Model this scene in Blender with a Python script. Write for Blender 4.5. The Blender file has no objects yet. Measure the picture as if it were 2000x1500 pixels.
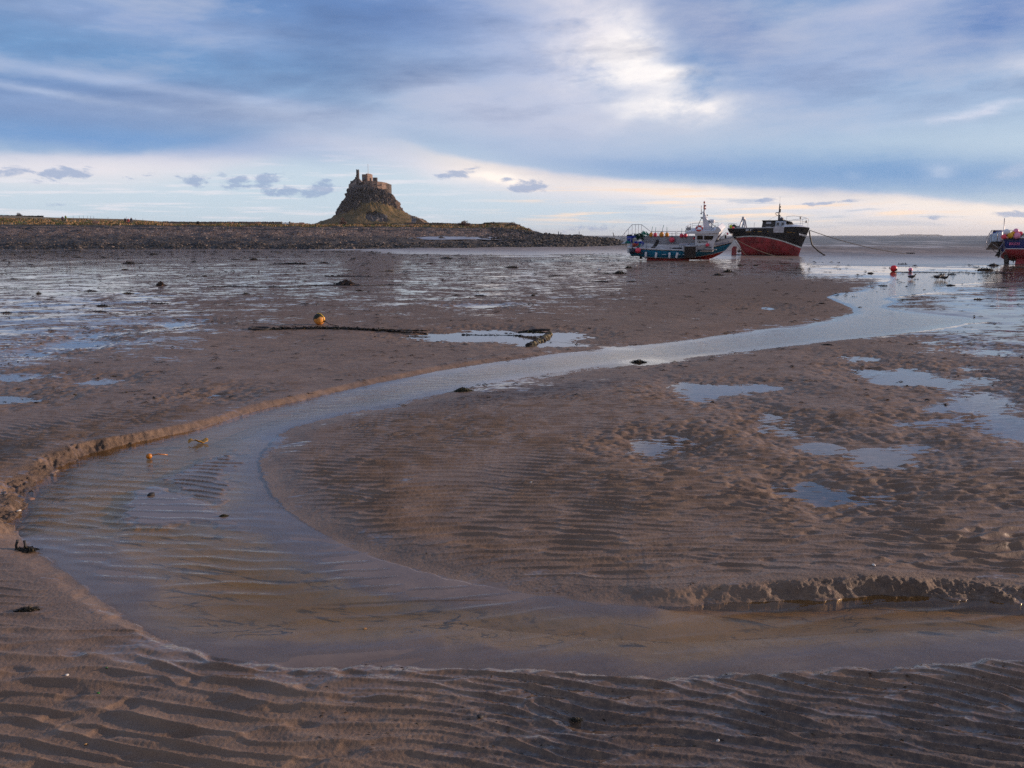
import bpy, bmesh, math, random
import numpy as np
from mathutils import Vector, Matrix
random.seed(7)
RNG = np.random.default_rng(11)
scene = bpy.context.scene
COL = scene.collection

# ------------------------------------------------------------------ camera
FPX, CAMH = 1732.0, 2.4                       # focal length in photo pixels (2000 wide), lens height
PITCH = math.atan(290.0 / FPX)
cam_data = bpy.data.cameras.new('camera')
cam_data.sensor_width = 36.0
cam_data.lens = 36.0 * FPX / 2000.0
cam_data.clip_start = 0.05
cam_data.clip_end = 60000.0
cam = bpy.data.objects.new('camera', cam_data)
cam.location = (0, 0, CAMH)
cam.rotation_euler = (math.pi / 2 - PITCH, 0, 0)
COL.objects.link(cam)
scene.camera = cam

# ------------------------------------------------------------------ exposure
scene.view_settings.view_transform = 'Standard'
scene.view_settings.look = 'None'
scene.view_settings.exposure = 0.14
scene.view_settings.gamma = 1.0
scene.cycles.max_bounces = 6
scene.cycles.transparent_max_bounces = 12
scene.cycles.caustics_reflective = False
scene.cycles.caustics_refractive = False
scene.cycles.use_denoising = False

SUN_AZ, SUN_EL = 77.0, 10.0
sun_data = bpy.data.lights.new('sun', 'SUN')
sun_data.energy = 5.0
sun_data.angle = math.radians(1.2)
sun_data.color = (1.0, 0.74, 0.56)
sun = bpy.data.objects.new('sun', sun_data)
_sd = Vector((math.sin(math.radians(SUN_AZ)) * math.cos(math.radians(SUN_EL)),
              math.cos(math.radians(SUN_AZ)) * math.cos(math.radians(SUN_EL)),
              math.sin(math.radians(SUN_EL))))
sun.rotation_euler = _sd.to_track_quat('Z', 'Y').to_euler()
sun.location = (60, -10, 40)
COL.objects.link(sun)

# ------------------------------------------------------------------ picture <-> place
def ray(px, py):
    xc = (np.asarray(px, float) - 1000.0) / FPX
    yc = (750.0 - np.asarray(py, float)) / FPX
    cp, sp = math.cos(PITCH), math.sin(PITCH)
    return xc, cp + yc * sp, -sp + yc * cp
def at(px, py, z=0.0):
    """point at height z seen at photo pixel (px, py)"""
    x, y, k = ray(px, py)
    t = (z - CAMH) / k
    return x * t, y * t
def at_depth(px, py, D):
    x, y, k = ray(px, py)
    t = D / y
    return Vector((float(x * t), D, float(CAMH + k * t)))
def azel(px, py):
    x, y, k = ray(px, py)
    return math.degrees(math.atan2(x, y)), math.degrees(math.atan2(k, math.hypot(x, y)))

# ------------------------------------------------------------------ node helpers
class S:
    """a socket with arithmetic"""
    def __init__(s, nt, sock): s.nt, s.s = nt, sock
    def _m(s, op, *a):
        n = s.nt.nodes.new('ShaderNodeMath'); n.operation = op
        for i, v in enumerate((s,) + a):
            if isinstance(v, S): s.nt.links.new(v.s, n.inputs[i])
            else: n.inputs[i].default_value = float(v)
        return S(s.nt, n.outputs[0])
    def __add__(s, o): return s._m('ADD', o)
    __radd__ = __add__
    def __mul__(s, o): return s._m('MULTIPLY', o)
    __rmul__ = __mul__
    def __sub__(s, o): return s._m('SUBTRACT', o)
    def __rsub__(s, o): return (s * -1.0) + o
    def __truediv__(s, o): return s._m('DIVIDE', o)
    def pow(s, o): return s._m('POWER', o)
    def abs(s): return s._m('ABSOLUTE')
    def max(s, o): return s._m('MAXIMUM', o)
    def min(s, o): return s._m('MINIMUM', o)
    def clamp(s):
        n = s.nt.nodes.new('ShaderNodeClamp'); s.nt.links.new(s.s, n.inputs[0]); return S(s.nt, n.outputs[0])
    def step(s, a, b):
        """smooth step from 0 at a to 1 at b"""
        n = s.nt.nodes.new('ShaderNodeMapRange'); n.interpolation_type = 'SMOOTHSTEP'
        s.nt.links.new(s.s, n.inputs[0])
        lo, hi, o0, o1 = (a, b, 0.0, 1.0) if b > a else (b, a, 1.0, 0.0)
        n.inputs[1].default_value, n.inputs[2].default_value = lo, hi
        n.inputs[3].default_value, n.inputs[4].default_value = o0, o1
        return S(s.nt, n.outputs[0])
class NT:
    def __init__(s, nt): s.nt = nt
    def node(s, t, **k):
        n = s.nt.nodes.new(t)
        for a, b in k.items(): setattr(n, a, b)
        return n
    def link(s, a, b): s.nt.links.new(a.s if isinstance(a, S) else a, b)
    def put(s, v, inp):
        if isinstance(v, S): s.nt.links.new(v.s, inp)
        elif isinstance(v, (tuple, list)): inp.default_value = tuple(v) + ((1.0,) if len(v) == 3 and len(inp.default_value) == 4 else ())
        else: inp.default_value = v
    def mix(s, f, a, b, mode='MIX'):
        n = s.node('ShaderNodeMix', data_type='RGBA', blend_type=mode)
        s.put(f, n.inputs[0]); s.put(a, n.inputs[6]); s.put(b, n.inputs[7])
        return S(s.nt, n.outputs[2])
    def xyz(s, x, y, z):
        n = s.node('ShaderNodeCombineXYZ')
        for i, v in enumerate((x, y, z)): s.put(v, n.inputs[i])
        return S(s.nt, n.outputs[0])
    def sep(s, v):
        n = s.node('ShaderNodeSeparateXYZ'); s.link(v, n.inputs[0])
        return [S(s.nt, o) for o in n.outputs]
    def noise(s, vec, scale, detail=4, rough=.55, dist=0.0, kind='FBM'):
        n = s.node('ShaderNodeTexNoise')
        n.noise_type = kind
        if vec is not None: s.link(vec, n.inputs['Vector'])
        n.inputs['Scale'].default_value = scale; n.inputs['Detail'].default_value = detail
        n.inputs['Roughness'].default_value = rough; n.inputs['Distortion'].default_value = dist
        return S(s.nt, n.outputs[0])
    def voronoi(s, vec, scale, feature='F1', out='Distance', rnd=1.0):
        n = s.node('ShaderNodeTexVoronoi'); n.feature = feature
        if vec is not None: s.link(vec, n.inputs['Vector'])
        n.inputs['Scale'].default_value = scale; n.inputs['Randomness'].default_value = rnd
        return S(s.nt, n.outputs[out])
    def attr(s, name, out='Fac'):
        n = s.node('ShaderNodeAttribute'); n.attribute_name = name
        return S(s.nt, n.outputs[out])
    def obj(s):
        n = s.node('ShaderNodeTexCoord'); return S(s.nt, n.outputs['Object'])
    def geo(s, o='Position'):
        n = s.node('ShaderNodeNewGeometry'); return S(s.nt, n.outputs[o])
    def scale(s, v, k):
        n = s.node('ShaderNodeVectorMath', operation='MULTIPLY'); s.link(v, n.inputs[0])
        n.inputs[1].default_value = k if isinstance(k, tuple) else (k, k, k)
        return S(s.nt, n.outputs[0])
    def bump(s, h, dist, strength=1.0, normal=None):
        n = s.node('ShaderNodeBump'); s.link(h, n.inputs['Height'])
        n.inputs['Distance'].default_value = dist; s.put(strength, n.inputs['Strength'])
        if normal is not None: s.link(normal, n.inputs['Normal'])
        return S(s.nt, n.outputs[0])
def lin(r, g, b):
    f = lambda c: (c / 255) / 12.92 if c / 255 < .04045 else ((c / 255 + .055) / 1.055) ** 2.4
    return (f(r), f(g), f(b))

# ------------------------------------------------------------------ sky: clear sky and its clouds, by direction
world = bpy.data.worlds.new('World')
scene.world = world
world.use_nodes = True
world.cycles.sampling_method = 'MANUAL'
world.cycles.sample_map_resolution = 512
w = NT(world.node_tree)
for n in list(world.node_tree.nodes): world.node_tree.nodes.remove(n)
STR = 0.1
tc = w.node('ShaderNodeTexCoord')
dirv = S(w.nt, tc.outputs['Generated'])
dx, dy, dz = w.sep(dirv)
AZ = dx._m('ARCTAN2', dy) * 57.29578
EL = dz._m('ARCSINE') * 57.29578
# drifting, streaky distortion of the cloud edges
n1 = w.noise(w.xyz(AZ * .05, EL * .16, 0.0), 1.0, 5, .6) - .5
n2 = w.noise(w.xyz(AZ * .05 + 31.0, EL * .16, 4.0), 1.0, 5, .6) - .5
wisp = w.noise(w.xyz(AZ * .09 + EL * .10, EL * .62 - AZ * .02, 2.0), 1.0, 6, .60, .15)
fine = w.noise(w.xyz(AZ * .35, EL * 1.1, 7.0), 1.0, 6, .65, .3)
puff = w.noise(w.xyz(AZ * .62 + EL * .3, EL * 1.5, 3.0), 1.0, 7, .66, .35)
torn = w.noise(w.xyz(AZ * .20 + EL * .10, EL * .40 - AZ * .08, 5.0), 1.0, 7, .62, .15)
A2 = AZ + n1 * 7.0
E2 = EL + n2 * 2.6 + (fine - .5) * .5
E3 = EL + n2 * .9 + (fine - .5) * .35
sk = w.node('ShaderNodeTexSky', sky_type='NISHITA', sun_disc=False, sun_elevation=math.radians(SUN_EL), sun_rotation=math.radians(SUN_AZ))
nish = S(w.nt, sk.outputs[0])
def cc(r, g, b): return tuple(c / STR for c in lin(r, g, b))
def ramp(x, stops):
    r = w.node('ShaderNodeValToRGB'); w.link(x, r.inputs[0])
    e = r.color_ramp.elements
    while len(e) < len(stops): e.new(.5)
    for el, (p, c) in zip(e, stops): el.position = p; el.color = tuple(lin(*c)) + (1,)
    return S(w.nt, r.outputs[0])
def up(c): return w.mix(1.0, c, (1 / STR,) * 3, 'MULTIPLY')
base = up(ramp(EL / 40.0, [(0.0, (196, 208, 218)), (.06, (190, 207, 222)), (.13, (178, 200, 222)), (.25, (100, 148, 200)), (.45, (88, 130, 188)), (.75, (108, 140, 190))]))
base = w.mix(.08, base, nish)
def blob(px, py, sx, sy, rot=0.0, a=None, e=None, p=2.0):
    """a soft patch centred where the photo shows it; sizes in photo pixels"""
    a0, e0 = azel(px, py)
    k = 1 / 30.23
    c, s_ = math.cos(math.radians(rot)), math.sin(math.radians(rot))
    da, de = (a or A2) - a0, (e or E2) - e0
    u = (da * c + de * s_) * (1 / (sx * k)); v = (de * c - da * s_) * (1 / (sy * k))
    return (u * u + v * v) * -1.0
def g(x): return S(w.nt, x.s)._m('EXPONENT')
def edge(pts):
    """elevation of a cloud edge as a function of azimuth"""
    r = w.node('ShaderNodeFloatCurve'); w.link((AZ + 60.0) / 120.0, r.inputs['Value'])
    m = r.mapping.curves[0]
    P = [((azel(x, y)[0] + 60) / 120, azel(x, y)[1] / 40) for x, y in pts]
    while len(m.points) < len(P): m.points.new(.5, .5)
    for q, pt in zip(m.points, P): q.location = pt; q.handle_type = 'AUTO'
    r.mapping.update()
    return S(w.nt, r.outputs[0]) * 40.0
c = base
# high grey-blue veil and its lighter streaks
c = w.mix((wisp.step(.45, .75) * EL.step(7, 14) * .38).clamp(), c, cc(172, 187, 211))
hi = edge([(-1200, 250), (0, 292), (330, 288), (480, 262), (600, 240), (750, 258), (870, 295), (1000, 318), (1200, 342), (1400, 357), (1600, 360), (1800, 375), (2000, 394), (3200, 400)])
soft = (((AZ + 9.2) * (1 / 6.5)).pow(2.0) * -1.0)._m('EXPONENT') * 3.2 + 1.0
below = (hi - E3)
belowS = below / soft
# the pale cream band under the blue deck
c = w.mix((belowS.step(-.15, .42) * below.step(4.2, .8) * (fine * .5 + .65)).clamp(), c, cc(232, 226, 230))
c = w.mix((below.step(-.05, .4) * below.step(1.7, .4) * AZ.step(-9, -1) * .85).clamp(), c, cc(255, 238, 222))
pale = w.mix(AZ.step(5, 30), cc(190, 210, 224), cc(226, 214, 212))
c = w.mix((below.step(.9, 2.6) * .8).clamp(), c, pale)
# warm streaks low on the right, blue-white ones low on the left
str_ = w.noise(w.xyz(AZ * .16, EL * 2.6, 9.0), 1.0, 5, .6, .2)
c = w.mix((str_.step(.50, .68) * below.step(.1, .6) * AZ.step(-4, 6) * EL.step(.2, 1.2) * 1.0).clamp(), c, cc(255, 226, 200))
c = w.mix((str_.step(.46, .36) * below.step(.4, 1.0) * AZ.step(2, 12) * .7).clamp(), c, cc(176, 190, 210))
c = w.mix((str_.step(.50, .64) * below.step(.6, 1.4) * AZ.step(2, -8) * .75).clamp(), c, cc(224, 224, 232))
c = w.mix((EL.step(1.6, .0) * AZ.step(-12, 6) * .55).clamp(), c, w.mix(AZ.step(4, 22), cc(208, 210, 216), cc(230, 216, 208)))
# deck shading above the edge
dk = lambda f, col, k=1.0: w.mix((f * k).clamp(), c, cc(*col))
c = dk(g(blob(150, 205, 420, 62)), (72, 116, 178), .85)
c = dk(g(blob(200, 268, 420, 26, -1)), (90, 142, 200), .8)
c = dk(g(blob(780, 20, 330, 70)), (84, 122, 184), .7)
c = dk(g(blob(250, 40, 260, 34, -4)), (146, 164, 206), .55)
c = dk(g(blob(300, 170, 330, 11, -5, AZ, E3)), (164, 182, 216), .75)
c = dk(g(blob(110, 184, 160, 6, -6, AZ, E3)), (176, 192, 222), .7)
c = dk(g(blob(300, 222, 330, 22, -2, AZ, E3)), (156, 178, 214), .6)
c = dk(g(blob(560, 225, 240, 22, -3)), (178, 190, 216), .75)
c = dk(g(blob(930, 205, 190, 60, -18)), (176, 184, 210), .75)
c = dk(g(blob(1060, 110, 190, 150, -40)), (170, 182, 214), .8)
c = dk(g(blob(1090, 235, 280, 50, -6)), (182, 190, 214), .75)
c = dk(g(blob(1400, 60, 190, 70, -30)), (84, 120, 180), .8)
c = dk(g(blob(1480, 185, 130, 60)), (128, 158, 202), .65)
c = dk(g(blob(1680, 115, 210, 60, 12)), (158, 174, 208), .8)
c = dk(g(blob(1740, 10, 150, 36, 12)), (168, 178, 210), .8)
c = dk(g(blob(1950, 30, 130, 60, 20)), (84, 122, 184), .8)
c = dk(g(blob(1740, 330, 420, 36, -2)), (92, 144, 198), .85)
c = dk(g(blob(1330, 325, 260, 24, -4)), (112, 152, 202), .75)
c = dk(g(blob(1090, 285, 250, 16, -4, AZ, E3)), (158, 180, 212), .5)
c = dk(g(blob(1800, 205, 260, 36, 6)), (156, 178, 212), .6)
# bright breaks
white = lambda px, py, sx, sy, r, k, col=(250, 244, 242): w.mix((g(blob(px, py, sx, sy, r)) * ((torn - .5) * 4.4 + (fine - .5) * 1.0 + .92).max(.0) * k).clamp(), c, cc(*col))
c = white(1170, 90, 100, 110, -35, .7, (218, 216, 228))
c = white(1215, 95, 66, 44, -40, 1.0)
c = white(1225, 140, 90, 26, -18, .85)
c = white(1270, 152, 90, 13, 2, .9)
c = white(1345, 218, 105, 22, -3, 1.0)
c = white(1300, 202, 80, 26, 20, .5)
c = white(1120, 20, 90, 45, -30, .55, (220, 216, 226))
c = white(1985, 135, 46, 24, 0, .4, (236, 230, 234))
c = white(1930, 212, 130, 6, 6, .8, (206, 212, 230))
c = white(1842, 326, 22, 11, 10, .35, (188, 202, 224)); c = white(1985, 322, 24, 9, 10, .35, (214, 212, 224)); c = white(1672, 335, 14, 6, 0, .3, (176, 194, 220))
c = white(958, 340, 60, 9, -4, 1.0, (255, 242, 232))
# small dark puffs low down
sm = None
for px, py, sx, sy, k in ((30, 334, 46, 10, 1), (118, 340, 48, 14, 1), (176, 328, 22, 9, .8), (262, 346, 46, 12, .45), (385, 354, 38, 13, 1), (440, 342, 16, 8, .7), (468, 358, 46, 15, 1), (525, 356, 40, 16, 1), (560, 372, 60, 14, 1), (620, 372, 50, 16, 1), (645, 352, 16, 8, .8), (690, 376, 50, 12, .7),
                           (885, 337, 46, 10, .9), (1030, 362, 46, 15, 1), (990, 350, 18, 8, .6), (120, 398, 40, 5, .5), (292, 400, 30, 5, .5), (1470, 392, 40, 5, .9), (1600, 395, 60, 4, .9), (1830, 423, 14, 5, .7), (1990, 414, 36, 9, .9), (1120, 447, 150, 10, .5), (1250, 440, 90, 8, .4)):
    b = g(blob(px, py, sx, sy, 4, AZ + n1 * 1.5, EL + n2 * .4)) * k
    sm = b if sm is None else sm.max(b)
c = w.mix(((sm * 1.05 + (puff - .5) * 3.4 - .42).step(.0, .55) * sm.step(.04, .40) * .72).clamp(), c, cc(134, 158, 196))
# the part of the sky behind and above the lens: invented unseen cloud, toned to light boat sides, dark overhead for ripple contrast
back = w.noise(w.scale(dirv, (1.0, 1.0, 2.2)), 2.4, 5, .6)
warm = w.mix(back.step(.40, .62), cc(120, 136, 164), cc(214, 206, 204))
c = w.mix(((AZ.abs().step(70, 110) * EL.step(38, 18))).clamp(), c, warm)
c = w.mix((EL.step(30, 50)).clamp(), c, w.mix(back.step(.42, .66), cc(84, 104, 146), cc(150, 158, 182)))
tex = w.noise(w.xyz(AZ * .10 + EL * .04, EL * .42 - AZ * .02, 11.0), 1.0, 7, .60, .12)
tex2 = w.noise(w.xyz(AZ * .030, EL * .12 - AZ * .010, 14.0), 1.0, 4, .55, .1)
c = w.mix((EL.step(3.5, 8) * ((tex - .5) * 2.0 + (tex2 - .5) * 1.6 - .02).clamp()).clamp(), c, cc(196, 198, 214))
c = w.mix((EL.step(4, 9) * ((.5 - tex) * 2.1 + (.5 - tex2) * 1.7 + .05).clamp()).clamp(), c, cc(74, 106, 156))
hsv = w.node('ShaderNodeHueSaturation'); hsv.inputs['Saturation'].default_value = .91; w.link(c, hsv.inputs['Color']); c = S(w.nt, hsv.outputs[0])
bg = w.node('ShaderNodeBackground'); w.link(c, bg.inputs[0]); bg.inputs[1].default_value = STR
wo = w.node('ShaderNodeOutputWorld'); w.link(bg.outputs[0], wo.inputs[0])

# ------------------------------------------------------------------ object helpers
def tag(o, label=None, cat=None, group=None, kind=None):
    if label: o['label'] = label
    if cat: o['category'] = cat
    if group: o['group'] = group
    if kind: o['kind'] = kind
    return o
def link(name, me, mat=None, parent=None):
    o = bpy.data.objects.new(name, me); COL.objects.link(o)
    if mat is not None and me is not None:
        for m in (mat if isinstance(mat, (list, tuple)) else [mat]): me.materials.append(m)
    if parent is not None: o.parent = parent
    return o
def empty(name, loc=(0, 0, 0), rot=(0, 0, 0)):
    o = bpy.data.objects.new(name, None); COL.objects.link(o); o.location = loc; o.rotation_euler = rot
    o.empty_display_size = .2
    return o
def np_mesh(name, V, F, smooth=True, mats=None):
    """F: (n,4) or (n,3) array"""
    me = bpy.data.meshes.new(name)
    V = np.ascontiguousarray(V, np.float32); F = np.ascontiguousarray(F, np.int32)
    k = F.shape[1]
    me.vertices.add(len(V)); me.vertices.foreach_set('co', V.ravel())
    me.loops.add(F.size); me.loops.foreach_set('vertex_index', F.ravel())
    me.polygons.add(len(F))
    me.polygons.foreach_set('loop_start', np.arange(0, F.size, k, dtype=np.int32))
    me.polygons.foreach_set('loop_total', np.full(len(F), k, np.int32))
    if mats is not None: me.polygons.foreach_set('material_index', np.ascontiguousarray(mats, np.int32))
    me.polygons.foreach_set('use_smooth', np.full(len(F), smooth, bool))
    me.update(calc_edges=True)
    return me
def vattr(me, name, arr):
    a = me.attributes.new(name, 'FLOAT', 'POINT'); a.data.foreach_set('value', np.ascontiguousarray(arr, np.float32))
def grid_faces(nr, nc):
    i = np.arange((nr - 1) * nc).reshape(nr - 1, nc)[:, :-1].ravel()
    return np.stack([i, i + 1, i + 1 + nc, i + nc], 1)
def new_mat(name):
    m = bpy.data.materials.new(name); m.use_nodes = True
    for n in list(m.node_tree.nodes): m.node_tree.nodes.remove(n)
    t = NT(m.node_tree); out = t.node('ShaderNodeOutputMaterial')
    return m, t, out
_mats = {}
def paint(name, col, rough=.5, metal=0.0, var=.12, scale=3.0, bump=0.0, rust=0.0, spec=.5):
    """painted or bare stuff with uneven colour, optional grime"""
    if name in _mats: return _mats[name]
    m, t, out = new_mat(name)
    p = t.node('ShaderNodeBsdfPrincipled'); co = t.obj()
    n = t.noise(co, scale, 5, .6)
    c0 = tuple(x * (1 - var * 1.6) for x in col); c1 = tuple(min(1, x * (1 + var)) for x in col)
    c = t.mix(n.step(.3, .7), c0, c1)
    if rust:
        r = t.noise(t.scale(co, (1, 1, .35)), scale * 1.7, 6, .65)
        c = t.mix((r.step(.56, .7) * rust).clamp(), c, (.10, .045, .02))
    t.put(c, p.inputs['Base Color']); t.put((n * .25 + (rough - .12)).clamp(), p.inputs['Roughness'])
    p.inputs['Metallic'].default_value = metal; p.inputs['Specular IOR Level'].default_value = spec
    if bump: t.link(t.bump(t.noise(co, scale * 6, 4), bump), p.inputs['Normal'])
    t.link(p.outputs[0], out.inputs[0])
    _mats[name] = m
    return m

# ------------------------------------------------------------------ height of the mudflat
def tile(N, cell, filt, seed, analytic=False):
    r = np.random.default_rng(seed).standard_normal((N, N))
    F = np.fft.fft2(r)
    k = np.fft.fftfreq(N, cell) * 2 * np.pi
    KX, KY = np.meshgrid(k, k)
    G = filt(KX, KY)
    if analytic: G = G * (KY > 0)
    t = np.fft.ifft2(F * G)
    if analytic: return (t / np.abs(t).std() / 1.9).astype(np.complex64)
    t = t.real; return (t / t.std()).astype(np.float32)
def samp(T, cell, x, y):
    N = T.shape[0]
    u = x / cell; v = y / cell
    i = np.floor(u).astype(np.int64); j = np.floor(v).astype(np.int64)
    a = (u - i).astype(np.float32); b = (v - j).astype(np.float32)
    i0, i1, j0, j1 = i % N, (i + 1) % N, j % N, (j + 1) % N
    return (T[j0, i0] * (1 - a) + T[j0, i1] * a) * (1 - b) + (T[j1, i0] * (1 - a) + T[j1, i1] * a) * b
def band(lam, bw, ang, aw):
    k0 = 2 * np.pi / lam
    def f(KX, KY):
        K = np.hypot(KX, KY) + 1e-9
        th = np.arctan2(KX, KY) - ang
        th = (th + np.pi / 2) % np.pi - np.pi / 2
        return np.exp(-((K - k0) / (bw * k0)) ** 2) * np.exp(-(th / aw) ** 2)
    return f
def cloudf(lam, p=1.6):
    k0 = 2 * np.pi / lam
    return lambda KX, KY: 1 / (1 + (np.hypot(KX, KY) / k0) ** 2) ** p
T_RIP = tile(1024, .011, band(.128, .22, 0.0, .24), 1, True)      # long crested ripples
T_LUMP = tile(1024, .011, band(.17, .34, 0.0, .75), 2, True)      # short lumpy ripples
T_FLOW = tile(1024, .010, band(.105, .30, 0.0, .24), 3, True)     # sharp flow lines
T_GRIT = tile(1024, .011, lambda a, b: np.exp(-(np.hypot(a, b) / 260) ** 2) * np.hypot(a, b) ** .3, 4)
T_LOW = tile(512, .12, cloudf(2.2), 5)
T_LOW2 = tile(512, .5, cloudf(9.0), 6)
T_EDGE = tile(1024, .012, cloudf(.30, 1.15), 8)
T_PIT = tile(1024, .012, band(.24, .45, 0, 9.0), 9)
T_WAVE = tile(512, .02, band(.19, .30, 0.0, .32), 10, True)

def prof(z, sharp=2.0, skew=.6, flat=.45):
    e = np.abs(z); ph = np.angle(z)
    p = np.exp(sharp * np.cos(ph + skew * np.sin(ph)))
    m, M = math.exp(-sharp), math.exp(sharp)
    return ((p - m) / (M - m) - .4) * np.clip(e, 0, 1.6) ** flat
def rot(x, y, deg):
    c, s = math.cos(math.radians(deg)), math.sin(math.radians(deg))
    return x * c + y * s, -x * s + y * c

def seg_sd(P, x, y):
    """signed distance to a polygon (negative inside), index and parameter of the nearest edge"""
    P = np.asarray(P, float)
    n = len(P)
    best = np.full(x.shape, 1e9); idx = np.zeros(x.shape, np.int32); par = np.zeros(x.shape)
    inside = np.zeros(x.shape, bool)
    for i in range(n):
        x0, y0 = P[i]; x1, y1 = P[(i + 1) % n]
        ex, ey = x1 - x0, y1 - y0
        L = ex * ex + ey * ey + 1e-12
        t = np.clip(((x - x0) * ex + (y - y0) * ey) / L, 0, 1)
        d = (x - x0 - t * ex) ** 2 + (y - y0 - t * ey) ** 2
        m = d < best
        best[m] = d[m]; idx[m] = i; par[m] = t[m]
        c = ((y0 > y) != (y1 > y)) & (x < (x1 - x0) * (y - y0) / (y1 - y0 + 1e-15) + x0)
        inside ^= c
    d = np.sqrt(best)
    return np.where(inside, -d, d), idx, par
def smooth(P, it=2):
    for _ in range(it):
        Q = np.roll(P, -1, 0)
        a = P * .75 + Q * .25; b = P * .25 + Q * .75
        P = np.empty((2 * len(P), P.shape[1])); P[0::2] = a; P[1::2] = b
    return P
# the stream's edge in the photo: x, y, height of the cut bank (m), width of its slope (m), steepness of the bed
ST = [(1752, 546, .02, .6, .02), (1690, 567, .02, .6, .02), (1608, 577, .02, .5, .02), (1640, 592, .02, .5, .02), (1676, 608, .02, .5, .02),
      (1640, 621, .02, .5, .02), (1580, 632, .02, .5, .02), (1500, 642, .02, .5, .02), (1440, 650, .02, .5, .02), (1330, 668, .03, .4, .03), (1200, 679, .03, .4, .04),
      (1130, 687, .03, .4, .05), (1060, 694, .04, .3, .06), (1000, 703, .04, .3, .08), (930, 713, .05, .25, .1), (860, 724, .05, .25, .1), (790, 738, .05, .25, .1),
      (720, 753, .05, .25, .1), (650, 768, .05, .22, .12), (580, 783, .06, .2, .14), (520, 797, .06, .2, .15), (470, 811, .06, .2, .15), (420, 827, .07, .2, .15), (370, 843, .07, .18, .15),
      (300, 860, .09, .16, .2), (240, 873, .12, .16, .2), (190, 886, .15, .16, .2), (140, 902, .17, .18, .25), (105, 920, .19, .2, .25), (75, 945, .19, .22, .25), (60, 975, .17, .22, .25),
      (45, 1000, .15, .2, .25), (30, 1030, .10, .16, .2), (40, 1055, .04, .2, .08), (70, 1078, .03, .25, .03), (110, 1103, .03, .25, .02), (150, 1132, .025, .2, .02), (180, 1160, .025, .16, .02), (230, 1195, .025, .12, .02),
      (280, 1230, .025, .1, .02), (350, 1262, .025, .1, .02), (420, 1277, .022, .1, .02), (500, 1292, .022, .1, .02), (560, 1302, .022, .1, .02), (640, 1303, .022, .08, .02), (760, 1300, .022, .08, .025),
      (900, 1305, .022, .08, .03), (1000, 1310, .022, .08, .03), (1100, 1312, .022, .08, .03), (1200, 1320, .022, .08, .03), (1300, 1326, .025, .08, .03), (1380, 1319, .025, .08, .03), (1500, 1313, .025, .08, .03), (1600, 1310, .025, .08, .03),
      (1700, 1302, .025, .08, .03), (1800, 1297, .025, .08, .03), (1900, 1292, .025, .08, .03), (2000, 1288, .025, .08, .03), (2500, 1270, .025, .08, .03), (3600, 1240, .025, .08, .03),
      (3600, 1190, .09, .2, .2), (2500, 1184, .09, .2, .2), (2000, 1180, .095, .2, .2), (1900, 1172, .09, .2, .2), (1800, 1168, .095, .18, .2), (1700, 1167, .085, .2, .2), (1600, 1171, .08, .18, .2), (1500, 1177, .07, .18, .18), (1400, 1183, .062, .18, .15), (1300, 1184, .052, .2, .12),
      (1200, 1180, .03, .3, .06), (1100, 1170, .03, .4, .05), (1000, 1155, .03, .5, .035), (900, 1135, .03, .5, .03), (800, 1110, .03, .5, .02), (720, 1085, .03, .5, .02), (660, 1060, .03, .5, .015), (620, 1038, .03, .5, .015),
      (580, 1015, .03, .5, .012), (545, 985, .03, .5, .012), (520, 960, .03, .5, .012), (505, 930, .03, .5, .012), (500, 900, .03, .5, .012), (510, 875, .03, .5, .012), (535, 850, .03, .5, .012), (570, 835, .03, .5, .012), (620, 820, .03, .5, .012),
      (680, 805, .03, .6, .012), (750, 790, .03, .7, .012), (830, 775, .03, .8, .012), (890, 763, .03, .9, .012), (940, 752, .03, .9, .012), (1000, 742, .03, 1., .012), (1060, 730, .03, 1., .012), (1120, 722, .03, 1., .012), (1180, 713, .03, 1., .012),
      (1240, 706, .03, .8, .02), (1300, 703, .035, .6, .03), (1360, 696, .04, .5, .04), (1440, 688, .05, .4, .05), (1540, 676, .05, .4, .05), (1640, 664, .05, .4, .05), (1740, 654, .05, .4, .04), (1820, 643, .04, .4, .03), (1875, 633, .03, .5, .02), (1915, 625, .02, .6, .02),
      (1870, 619, .02, .6, .02), (1790, 612, .02, .6, .02), (1738, 604, .02, .6, .02), (1728, 598, .02, .6, .02), (1752, 592, .02, .6, .02), (1758, 588, .02, .6, .02), (1728, 582, .02, .6, .02), (1790, 575, .02, .6, .02), (1840, 567, .02, .6, .02),
      (1830, 560, .02, .6, .02), (1880, 553, .02, .6, .02), (1990, 548, .02, .6, .02), (2100, 545, .02, .6, .02), (2100, 530, .02, .6, .02), (1950, 533, .02, .6, .02), (1850, 528, .02, .6, .02), (1740, 533, .02, .6, .02)]
_a = np.array(ST, float)
_x, _y = at(_a[:, 0], _a[:, 1])
STW = smooth(np.stack([_x, _y, _a[:, 2], _a[:, 3], _a[:, 4]], 1), 1)
def W(pts): return np.stack(at(*np.array(pts, float).T), 1)
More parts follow.
